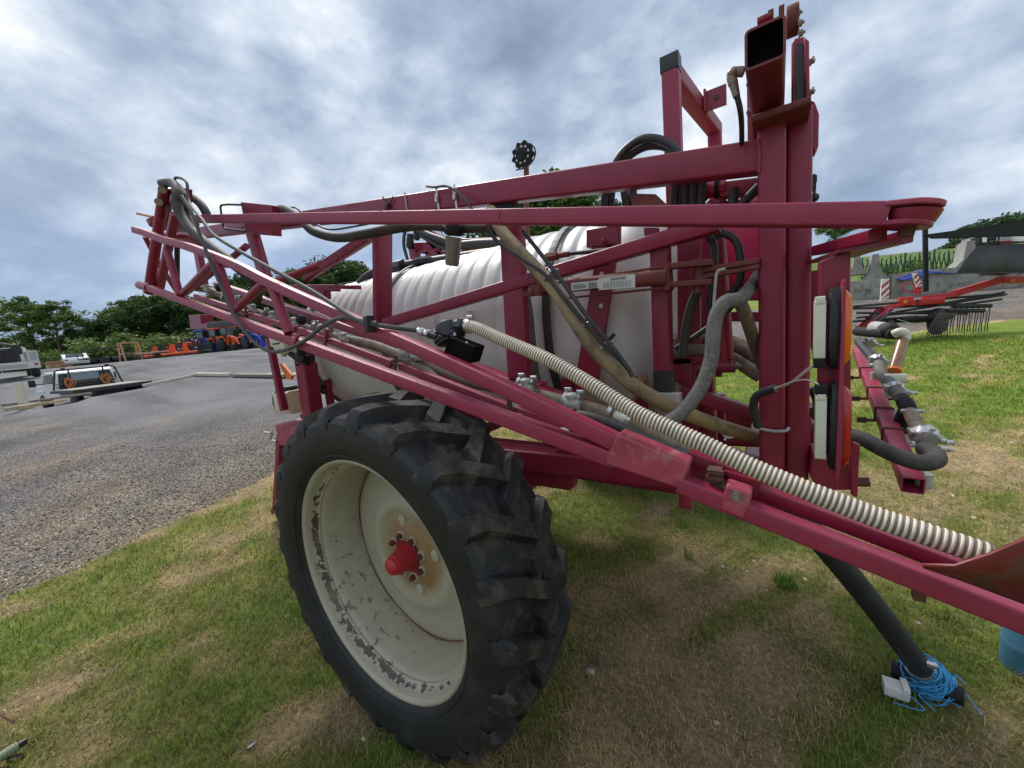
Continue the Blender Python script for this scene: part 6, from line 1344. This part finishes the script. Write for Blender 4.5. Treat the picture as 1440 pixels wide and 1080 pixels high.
def flatbed():
    p = D(112, 560, 14.2); T = thing('flatbed_pickup', (0, 0, 0), 'white flatbed pickup with black headache rack, standing below the board edge', 'pickup truck')
    zb = 0
    b = MB(); b.plate([(-3.2, -1.22, 1.0), (-.35, -1.15, 1.0), (-.35, 1.15, 1.0), (-3.2, 1.22, 1.0)], .05, nrml=(0, 0, 1)); b.build('flat_deck', 'steel_deck', T)
    b = MB(); b.box((-3.22, 0, .93), (.05, 2.44, .16)); 
    for s in (-1, 1): b.box((-1.78, s*1.2, .95), (2.86, .06, .12))
    b.build('deck_frame', 'dark_metal', T)
    b = MB(); b.beam((-2.9, 0, .7), (2.4, 0, .7), .8, .2, (0, 1, 0)); b.build('chassis', 'dark_metal', T)
    b = MB(); prof = [(-.25, .6), (-.25, 1.35), (-.15, 1.85), (.0, 1.95), (1.2, 1.95), (1.75, 1.35), (2.9, 1.25), (3.05, .9), (3.0, .55)]
    b.plate([(x, -.95, z) for x, z in prof], 1.9, nrml=(0, 1, 0)); b.build('cab', 'car_white', T, bevel=.07)
    b = MB(); b.plate([(-.262, -.45, 1.40), (-.262, .62, 1.40), (-.175, .55, 1.77), (-.175, -.42, 1.77)], .016, nrml=(-1, 0, .2)); b.build('rear_window', 'glass_pale', T)
    b = MB(); b.plate([(-.27, -.9, 1.0), (-.27, .9, 1.0), (-.27, .9, 1.36), (-.27, -.9, 1.36)], .012, nrml=(-1, 0, 0)); b.build('cab_back', 'black_plastic', T)
    b = MB(); b.plate([(-.262, -.9, 1.36), (-.262, .9, 1.36), (-.175, .82, 1.80), (-.175, -.82, 1.80)], .008, nrml=(-1, 0, .2)); b.build('window_frame', 'black_plastic', T)
    for s in (-1, 1):
        b = MB(); b.plate([(-.05, s*.96, 1.38), (.05, s*.955, 1.82), (1.1, s*.955, 1.82), (1.55, s*.96, 1.38)], .01, nrml=(0, s, 0)); b.build('side_window', 'glass_dark', T)
        b = MB(); b.beam((1.3, s*.98, 1.35), (1.3, s*1.28, 1.42), .04, .04, (1, 0, 0)); mr = b.build('mirror_arm', 'black_plastic', T); b = MB(); b.box((1.28, s*1.34, 1.45), (.10, .20, .34), r=.03); b.build('mirror', 'black_plastic', mr)
        for x in (-1.9, 2.2): wheel(T, (x, s*.85, .42), .42, .3, 'grey_plastic')
        b = MB(); b.box((2.2, s*.93, .95), (1.0, .12, .12), r=.04); b.build('fender_flare', 'car_white', T)
    b = MB(); b.tube([(-.42, -1.12, 1.05), (-.40, -.95, 1.95), (-.40, -.85, 2.0), (-.40, .85, 2.0), (-.40, .95, 1.95), (-.42, 1.12, 1.05)], .035, 8, raw=True)
    for y in (-.55, .55): b.cyl((-.4, y, 1.05), (-.4, y, 2.0), .03)
    for z in (1.15, 1.3): b.cyl((-.41, -1.05, z), (-.41, 1.05, z), .025)
    for y in (-.7, .7): b.box((-.42, y, 2.06), (.10, .12, .07))
    b.build('headache_rack', 'black_plastic', T)
    for y in (-.55, .62):
        b = MB(); rs = random.Random(int(y*10))
        for k in range(9): b.tube([(-.45, y+rs.uniform(-.12, .12), 1.07), (-.47, y+rs.uniform(-.2, .2), 1.35), (-.44, y+rs.uniform(-.12, .12), 1.6)], .02, 5, k=3)
        b.build('rusty_chain', 'rust_orange', T)
    v = ray(111, 500.); v = v/float(v@FWD); q = CAM+v*15.2; T.location = (q[0], q[1], gh(q[0], q[1])); T.rotation_euler = (0, 0, yaw_to(106, 14)); T.scale = (.86, .86, .76)
mat('steel_deck', (.30, .27, .24), .5, noise=(.3, 2), dirt=(.18, .13, .1), dscale=3); mat('rust_orange', (.38, .14, .05), .7, noise=(.3, 20))
machines(); car_white(); service_truck(); flatbed()
# ------------------------------------------------------------------ boards along the edge of the yard
def board(p, q, w, h, m, label, name='board', lift=0.):
    p = np.array(p, float); q = np.array(q, float); b = MB(); b.beam(p+np.array([0, 0, h/2+lift]), q+np.array([0, 0, h/2+lift]), w, h, np.cross(nrm(q-p), (0, 0, 1)), .006); o = b.build(name, m); tag(o, label, 'board'); return o
def boards():
    e = lambda px, py: on_ground(px, py)
    A, B_, C_, D_ = EDGE[1], EDGE[2], EDGE[3], EDGE[4]
    f = lambda a, b, t: a+(b-a)*t
    board(f(A, B_, .1)+[0, 0, .12], f(B_, C_, .42)+[0, 0, .10], .28, .07, 'wood_grey', 'weathered grey plank lying along the edge below the flatbed pickup', 'plank')
    board(f(A, B_, .45)+[-.12*FWD[0]*2, -.12*FWD[1]*2-.1, 0], f(B_, C_, .3)+[0, -.25, 0], .14, .09, 'wood_pale', 'pale yellow beam lying in front of the weathered grey plank', 'timber')
    q = f(A, B_, .75)+np.array([0, -.1, 0]); b = MB(); b.box(q+np.array([0, 0, .06]), (.35, .3, .12)); o = b.build('wood_block', 'wood_pale'); tag(o, 'short pale block propping the left end of the grey plank', 'wood block')
    p = D(33, 567, 11.6); b = MB(); u = np.array([0, 0, 1.]); b.beam(p, p+u*.62, .26, .08, RGT, .01); o = b.build('marker_board', 'jug'); tag(o, 'cream board standing upright at the yard edge left of the flatbed pickup', 'board')
    m = board(f(B_, C_, .95), D_, .12, .10, 'concrete_pale', 'long pale kerb beam running back from the flatbed pickup', 'kerb_beam')
    board(E3+[0, 0, .02], E3+(E4-E3)*.48+[0, 0, .02], .16, .12, 'concrete_pale', 'cream painted beam lying on the lot left of the brown plank', 'kerb_beam')
    board(E3+(E4-E3)*.55+[0, 0, .02], E3+(E4-E3)*1.15+[0, 0, .03], .30, .10, 'wood_grey', 'weathered brown plank lying on the lot behind the ladder rail', 'plank')
    board(E3+(E4-E3)*.8+[.1, .3, .0], E3+(E4-E3)*2.0+[.1, .3, .0], .16, .10, 'concrete_pale', 'pale beam lying behind the weathered brown plank', 'kerb_beam')
mat('concrete_pale', (.50, .48, .40), .8, noise=(.15, 3))
boards()
# ------------------------------------------------------------------ right background
def right_side():
    # retaining wall of big blocks with barriers standing on it
    up = np.array([0, 0, 1.])
    def gp(px, dep): v = ray(px, 450.); v = v/float(v@FWD); q = CAM+v*dep; return np.array([q[0], q[1], gh(q[0], q[1])])
    a, b_ = gp(1150, 21.5), gp(1245, 20.5); c = gp(1560, 19.0)
    ztop = lambda px, py, dep: float(D(px, py, dep)[2])
    def wall(p, q, zt, t, name, label):
        m = MB(); d = nrm((q-p)*np.array([1, 1, 0])); nn = np.array([-d[1], d[0], 0]); L = np.linalg.norm((q-p)[:2]); n = max(1, int(round(L/2.4)))
        zb = min(p[2], q[2])-.3
        for k in range(n):
            s0 = p+d*(L*k/n+.006); s1 = p+d*(L*(k+1)/n-.006); zz = zt
            m.beam(np.array([s0[0], s0[1], (zb+zz)/2]), np.array([s1[0], s1[1], (zb+zz)/2]), t, zz-zb, nn, .02)
        o = m.build(name, 'concrete'); return tag(o, label, 'concrete wall')
    wall(b_, c, ztop(1300, 381, 20.2), .6, 'retaining_wall', 'long grey concrete block wall behind the hay rake')
    wall(a, b_, ztop(1200, 396, 21), .6, 'retaining_wall', 'lower dark concrete wall under the two barriers left of the hay rake')
    G = 'concrete barriers standing on the wall'
    def barrier(p, rz, label, s=1.):
        m = MB(); pr = [(-.32, 0), (-.32, .1), (-.14, .38), (-.09, 1.05), (.09, 1.05), (.14, .38), (.32, .1), (.32, 0)]; pr = [(x*s*1.15, z*s) for x, z in pr]
        m.plate([(x, -.9, z) for x, z in pr], 1.8, nrml=(0, 1, 0)); m.box((0, -.905, .3), (.06, .02, .5)); o = m.build('concrete_barrier', 'concrete', bevel=.015); cz = POS[o.name]
        o.location = (p[0], p[1], p[2]+cz[2]); o.rotation_euler = (0, 0, rz); return tag(o, label, 'barrier', G)
    z1 = ztop(1200, 396, 21)
    for px, dep, z, lb, rz, s in ((1226, 21.2, ztop(1225, 395, 21.2), 'concrete barrier end-on, left of the green lattice fence', yaw_to(1226, -90+4), 1.25), (1202, 21.6, ztop(1200, 388, 21.6), 'concrete barrier half hidden behind the sprayer lamp bracket', yaw_to(1202, -90+2), 1.1), (1350, 20.6, ztop(1350, 380, 20.6), 'tilted pale concrete barrier right of the blue tarp', yaw_to(1348, -90+12), 1.3)):
        q = gp(px, dep); barrier(np.array([q[0], q[1], z]), rz, lb, s)
    # green lattice of folded harrow frames
    F_ = thing('lattice_fence', gp(1290, 22.6), 'dark green criss-cross lattice standing behind the blue tarp', 'fence'); m = MB(); rs = random.Random(3)
    p0, p1 = gp(1210, 22.8), gp(1382, 22.2); z0 = ztop(1290, 397, 22.5); 
    for k in range(26):
        t = k/26; p = p0+(p1-p0)*t; p[2] = z0; w = (p1-p0)/26*1.15
        h = 1.55+.1*math.sin(k); m.beam(p, p+w*1.1+up*h, .05, .05); m.beam(p+w*1.1, p+up*h*.98, .05, .05)
        if k % 3 == 0: m.beam(p, p+up*(h+.15), .06, .06)
    m.build('lattice', 'fence_green', F_); m = MB(); m.beam(p0*[1, 1, 0]+up*(z0+.05), p1*[1, 1, 0]+up*(z0+.05), .06, .06); m.build('bottom_rail', 'fence_green', F_)
    # blue tarp on the wall
    m = MB(); V = []; n = 14; c0 = D(1305, 392, 20.0); c0[2] = ztop(1300, 394, 20.)
    for i in range(n+1):
        for j in range(6):
            x = (i/n-.5)*3.6; y = (j/5-.5)*1.2; h = .62*max(0, 1-abs(i/n-.42)/.55)**.8*(1-abs(j/5-.5)*1.1)+.05*rs.random()
            V.append(c0+RGT*x*np.array([1, 1, 0])+FWD*np.array([1, 1, 0])*y+up*max(h, .0))
    m.add(V, [(i*6+j, i*6+j+1, i*6+7+j, i*6+6+j) for i in range(n) for j in range(5)]); o = m.build('blue_tarp', 'tarp_blue', smooth_angle=20); tag(o, 'bright blue tarpaulin heaped on top of the concrete wall', 'tarp'); sm = o.modifiers.new('s', 'SOLIDIFY'); sm.thickness = .01
    # rotary hay rake
    K = thing('hay_rake', on_ground(1305, 468), 'red rotary hay rake with black tine arms and grey crop curtain', 'hay rake'); d0 = 9.3
    def DD(px, py, d=d0): return D(px, py, d)
    def pt(m, nm, mt_, **k): return m.build(nm, mt_, K, **k)
    m = MB(); m.beam(DD(1342, 413), DD(1406, 394), .14, .16, FWD); m.beam(DD(1404, 394), DD(1520, 390), .14, .17, FWD); m.beam(DD(1344, 414), DD(1300, 420), .14, .12, FWD); arm = pt(m, 'main_arm', 'rake_red')
    m = MB(); m.cyl(DD(1424, 394, d0-.1), DD(1424, 394, d0-.09), .04, n=16); m.cyl(DD(1273, 424, d0-.22), DD(1273, 424, d0-.215), .04, n=16); pt(m, 'reflector', 'orange', label='small round orange reflector')
    m = MB(); m.box(DD(1273, 424), (.24, .24, .22), r=.03); m.box(DD(1305, 424), (.5, .3, .16), r=.03); m.beam(DD(1240, 434), DD(1285, 425), .1, .1, FWD); pt(m, 'gearbox', 'rake_red')
    m = MB(); m.beam(DD(1212, 458), DD(1246, 436), .35, .08, FWD); m.plate([DD(*q) for q in ((1207, 458), (1232, 434), (1252, 436), (1236, 462))], .08); pt(m, 'frame_plate', 'maroon'); 
    m = MB(); m.cyl(DD(1301, 322), DD(1302, 410), .05, n=14); pt(m, 'centre_post', 'black_matte')
    m = MB(); m.plate([DD(*q, d0-.9) for q in ((1298, 331), (1392, 318), (1520, 300), (1520, 330), (1310, 336))], .05); pt(m, 'folded_guard', 'black_matte')
    m = MB(); rows = []
    for i in range(17):
        x = 1372+(1520-1372)*i/16; xb = 1346+(1524-1346)*i/16; sag = 2.5*math.sin(i*.9)
        rows.append([DD(x, 343+(4 if i in (0,) else 0)+max(0, 3*math.sin(i*.7)), 8.6), DD((x+xb)/2, 362, 8.58+.03*math.sin(i*1.3)), DD(xb, 383, 8.55+.05*math.sin(i*1.3))])
    V = [p for r in rows for p in r]; m.add(V, [(i*3+j, i*3+j+1, i*3+4+j, i*3+3+j) for i in range(16) for j in range(2)]); o = pt(m, 'crop_curtain', 'tarp_grey'); sm = o.modifiers.new('s', 'SOLIDIFY'); sm.thickness = .012
    m = MB(); m.beam(DD(1345, 384, 8.5), DD(1520, 383, 8.5), .03, .025, FWD); m.beam(DD(1372, 342, 8.6), DD(1520, 338, 8.6), .03, .03, FWD); m.beam(DD(1384, 385), DD(1415, 385), .2, .05, FWD); pt(m, 'curtain_rail', 'dark_metal')
    for a, b2 in (((1200, 431), (1410, 413)), ((1200, 434), (1355, 428)), ((1260, 439), (1415, 414)), ((1310, 430), (1412, 411)), ((1205, 440), (1360, 441)), ((1205, 447), (1330, 435)), ((1200, 452), (1290, 445)), ((1355, 428), (1408, 421))):
        m = MB(); m.cyl(DD(*a), DD(*b2), .028, n=8); pt(m, 'tine_arm', 'dark_metal')
    m = MB(); m.cyl(DD(1340, 431), DD(1393, 430), .05, n=10); m.cyl(DD(1330, 437), DD(1383, 437), .05, n=10); pt(m, 'tine_bar', 'dark_metal')
    rs = random.Random(8)
    for k in range(15):
        x = 1336+k*4.0; y0 = 432+(k % 2)*5; m = MB(); m.tube([DD(x, y0), DD(x-1.5, y0+14), DD(x-3+rs.uniform(-1, 1), y0+24), DD(x-4, 466+rs.uniform(0, 5))], .011, 5, k=3); pt(m, 'tine', 'tine')
    for k in range(8):
        x = 1310+k*3.4; m = MB(); m.tube([DD(x+12, 440, d0-.4), DD(x, 456, d0-.4), DD(x-8, 474, d0-.4)], .011, 5, k=3); pt(m, 'tine', 'tine')
    for (px, py, rr) in ((1318, 452, .32), (1232, 456, .26)):
        c = DD(px, py); wheel(K, (0, 0, 0), rr, .24, 'dark_metal'); w = [o for o in bpy.data.objects if o.parent == K and o.name.startswith('wheel')][-1]; w.location = tuple(c-POS[K.name]); w.rotation_euler = (0, 0, R(60))
    m = MB(); m.beam(DD(1255, 452), DD(1325, 447), .5, .13, FWD, .05); pt(m, 'axle_cover', 'black_matte')
    m = MB(); m.beam(DD(1260, 455, d0-.3), DD(1285, 455, d0-.3), .03, .03); m.beam(DD(1262, 449, d0-.3), DD(1288, 457, d0-.3), .02, .02); pt(m, 'steel_link', 'steel')
    for poly, nm in ((((1240, 392), (1251, 392), (1250, 418), (1238, 424)), 0), (((1283, 384), (1290, 384), (1297, 401), (1289, 404)), 1)):
        P = [DD(*q, d0-.35) for q in poly]; m = MB(); m.plate(P, .02, nrml=FWD); wb = pt(m, 'warning_board', 'stripe_white')
        a0, a1, a2, a3 = P; lerp = lambda u, v: (a0*(1-u)+a1*u)*(1-v)+(a3*(1-u)+a2*u)*v
        for k in range(3):
            v0 = .04+k*.34; q = [lerp(0.02, min(.98, v0+.26)), lerp(.98, max(.02, v0)), lerp(.98, min(.98, v0+.16)), lerp(.02, min(.98, v0+.42))]
            s_ = MB(); s_.plate([x_-FWD*.004 for x_ in q], .003, nrml=-FWD); s_.build('red_stripe', 'stripe_red', wb)
    m = MB(); m.tube([DD(1288, 410), DD(1270, 409), DD(1268, 402), DD(1278, 398), DD(1290, 400)], .014, 6); m.cyl(DD(1288, 400), DD(1290, 414), .05); m.cyl(DD(1293, 404), DD(1294, 414), .03); pt(m, 'hydraulic_hose', 'rake_red')
    m = MB(); m.cyl(DD(1250, 440, d0-.2), DD(1225, 462, d0-.2), .03); m.ball(DD(1252, 455, d0-.2), .09, 6); pt(m, 'lift_strut', 'dark_metal')
    # farm buildings on the slope
    for px, dep, w, h, lb, mt_ in ((1402, 108, 15, 2.6, 'long low pale building with grey roof on the green slope', 'siding'), (1428, 104, 8, 3.2, 'taller gabled pale building right of the long low one', 'siding')):
        q = gp(px, dep); q[2] = gh(q[0], q[1]); Bd = thing('farm_building', q, lb, 'building'); r3 = np.array([RGT[0], RGT[1], 0]); r3 = nrm(r3); f3 = np.array([-r3[1], r3[0], 0])
        m = MB(); m.beam(q-r3*w/2+up*h/2, q+r3*w/2+up*h/2, 7, h, f3, .02); m.build('wall', mt_, Bd)
        m = MB(); 
        for s in (-1, 1): m.plate([q-r3*(w/2+.3)+f3*s*3.8+up*h, q+r3*(w/2+.3)+f3*s*3.8+up*h, q+r3*(w/2+.3)+up*(h+1.5), q-r3*(w/2+.3)+up*(h+1.5)], .15, nrml=up)
        m.build('roof', 'roof_grey', Bd)
        for k in range(int(w/3)):
            c_ = q-r3*(w/2-1.5-3*k)-f3*3.52+up*1.3; m = MB(); m.beam(c_-r3*.6, c_+r3*.6, .04, 1.1, f3, .005); m.build('window', 'glass_dark', Bd)
    q = gp(1392, 95); m = MB(); m.beam(q-RGT*[3, 3, 0]+up*.5, q+RGT*[3, 3, 0]+up*.5, 1.2, .9, FWD); o = m.build('hay_wagon', 'tractor_red'); wgn = o; tag(o, 'small red wagon below the pale farm building', 'wagon')
    for px, dep, mt_, lb in ((1380, 80, 'fence_green', 'green and yellow machine left of the pale farm buildings'), (1358, 80, 'fence_green', 'dark green machine far left of the farm buildings')):
        T = tractor('far_tractor', mt_, lb, True, False, 'yellow'); set_at(T, px, dep, yaw_to(px, 70))
    # blue barrel at the right edge
    g = on_ground(1436, 944); m = MB(); rr = .085; m.lathe(g, (0, 0, 1), [(0, rr*.96), (.01, rr), (.12, rr), (.13, rr*1.03), (.14, rr), (.27, rr), (.29, rr*.96), (.30, rr*.9)], 36); o = m.build('blue_barrel', 'blue_barrel'); tag(o, 'small faded blue plastic barrel under the boom at the right edge', 'barrel'); o.location = (g[0]+.03, g[1]+.02, g[2]+.14)
right_side()
# ------------------------------------------------------------------ odds and ends on the ground
def litter():
    p = on_ground(30, 1062)+np.array([0, 0, .05]); q = on_ground(-60, 1120)+np.array([0, 0, .05]); m = MB(); d = nrm(p-q); n = 60
    T_ = thing('drain_hose', p, 'end of a pale green ribbed hose with black plug at the bottom left corner', 'hose')
    m.tube([q+(p-q)*i/n for i in range(n+1)], [.019+.002*((i//2) % 2) for i in range(n+1)], 16, raw=True); m.build('ribbed_hose', 'sage', T_)
    m = MB(); m.lathe(p-d*.01, d, [(0, .015), (.03, .014), (.035, .012), (.038, 0)], 18); m.build('plug', 'black_plastic', T_); m = MB(); m.tube([p-d*.04+[0, 0, -.02], p+d*.02+[.02, -.02, -.035], p+d*.05+[.04, -.06, -.04], p+d*.05+[.05, -.16, -.04]], .005, 6); m.build('cable', 'black_hose', T_)
    a = on_ground(0, 1022)+np.array([0, 0, .08]); b = on_ground(24, 1030)+np.array([0, 0, .06]); m = MB(); m.cyl(a-(b-a)*2, b, .005, n=8); o = m.build('steel_rod', 'rust'); tag(o, 'thin rusty rod pointing in from the left edge above the ribbed hose', 'rod')
    rs = random.Random(3)
    for i, (px, py, s, lb) in enumerate(((831, 946, .016, 'pale stone right of the lower tyre'), (1008, 1018, .010, 'small pale stone at the bottom right of centre'), (404, 868, .012, 'small tan stone left of the wheel'), (512, 1040, .012, 'small stone just in front of the tyre'))):
        g = on_ground(px, py); m = MB(); m.ball(g+np.array([0, 0, s*.5]), s, 6, 0, (1.3, .9, .7)); m.v = [tuple(np.array(v_)+np.array([rs.gauss(0, s*.06) for _ in range(3)])) for v_ in m.v]; o = m.build('stone', 'pale_stone'); tag(o, lb, 'stone')
    g = on_ground(347, 1055); m = MB(); m.plate([g+[.0, 0, .01], g+[.02, .006, .018], g+[.024, .03, .022], g+[.004, .028, .008]], .002); o = m.build('paper_scrap', 'paper'); tag(o, 'tiny light blue scrap in the grass near the bottom left', 'litter')
mat('sage', (.22, .26, .17), .55, noise=(.15, 20)); mat('pale_stone', (.42, .38, .32), .8, noise=(.2, 30)); mat('paper', (.4, .5, .65), .6)
litter()
def clover():
    n = 1500; rr = 2.5+9*rng.random(n); aa = rng.random(n)*6.283; x = CAM[0]+rr*np.cos(aa); y = CAM[1]+rr*np.sin(aa); z, s_ = zone(x, y); u, r = uv(x, y); k = (z == 0) & (r/np.maximum(u, .1) > .35) & (u > 1.2) & (fbm(x*.8, y*.8, 91) > .5)
    x, y = x[k], y[k]; h = H(x, y)+.05; c = np.c_[x, y, h]; leaf_cloud('clover_flowers', c, np.full(len(c), .008), 5, .008, 'stripe_white', None, 3)['kind'] = 'stuff'
clover()
# gravel stones near the yard edge
def stones():
    n = 26000; rs = np.random.default_rng(9); uu = 3.2+6.5*rs.random(n)**1.3; ang = np.arctan2(FWD[1], FWD[0])+rs.uniform(.30, 1.25, n); x = CAM[0]+uu*np.cos(ang); y = CAM[1]+uu*np.sin(ang); z, s_ = zone(x, y); k = (z == 1); x, y = x[k], y[k]; n = len(x)
    s = .005+.010*rs.random(n)**2.5; Z_ = H(x, y)
    O = np.array([[1, 0, 0], [-1, 0, 0], [0, 1, 0], [0, -1, 0], [0, 0, 1], [0, 0, -1.]]); th = rs.random(n)*6.28
    V = O[None]*(s[:, None, None]*np.array([1.2, .9, .6])*(.7+.6*rs.random((n, 6, 1)))); ct, st = np.cos(th)[:, None], np.sin(th)[:, None]
    X = V[..., 0]*ct-V[..., 1]*st; Y_ = V[..., 0]*st+V[..., 1]*ct; V = np.stack([X+x[:, None], Y_+y[:, None], V[..., 2]+Z_[:, None]+s[:, None]*.15], -1)
    F = np.array([[0, 2, 4], [2, 1, 4], [1, 3, 4], [3, 0, 4], [2, 0, 5], [1, 2, 5], [3, 1, 5], [0, 3, 5]]); Q = (np.arange(n)[:, None, None]*6+F[None]).reshape(-1)
    me = bpy.data.meshes.new('gravel_stones'); me.vertices.add(n*6); me.vertices.foreach_set('co', V.ravel()); me.loops.add(len(Q)); me.loops.foreach_set('vertex_index', Q); me.polygons.add(n*8); me.polygons.foreach_set('loop_start', np.arange(0, len(Q), 3)); me.update(); me.materials.append(MATS['blade'])
    g = (.06+.30*rs.random(n)**2.2)[:, None]*np.array([1, .97, .93]); a = me.color_attributes.new('bc', 'FLOAT_COLOR', 'POINT'); a.data.foreach_set('color', np.repeat(np.c_[g, np.ones(n)], 6, 0).ravel())
    o = bpy.data.objects.new('gravel_stones', me); col.objects.link(o); o['kind'] = 'stuff'
stones()
for o in list(bpy.data.objects):
    if '_used' in o.keys(): del o['_used']
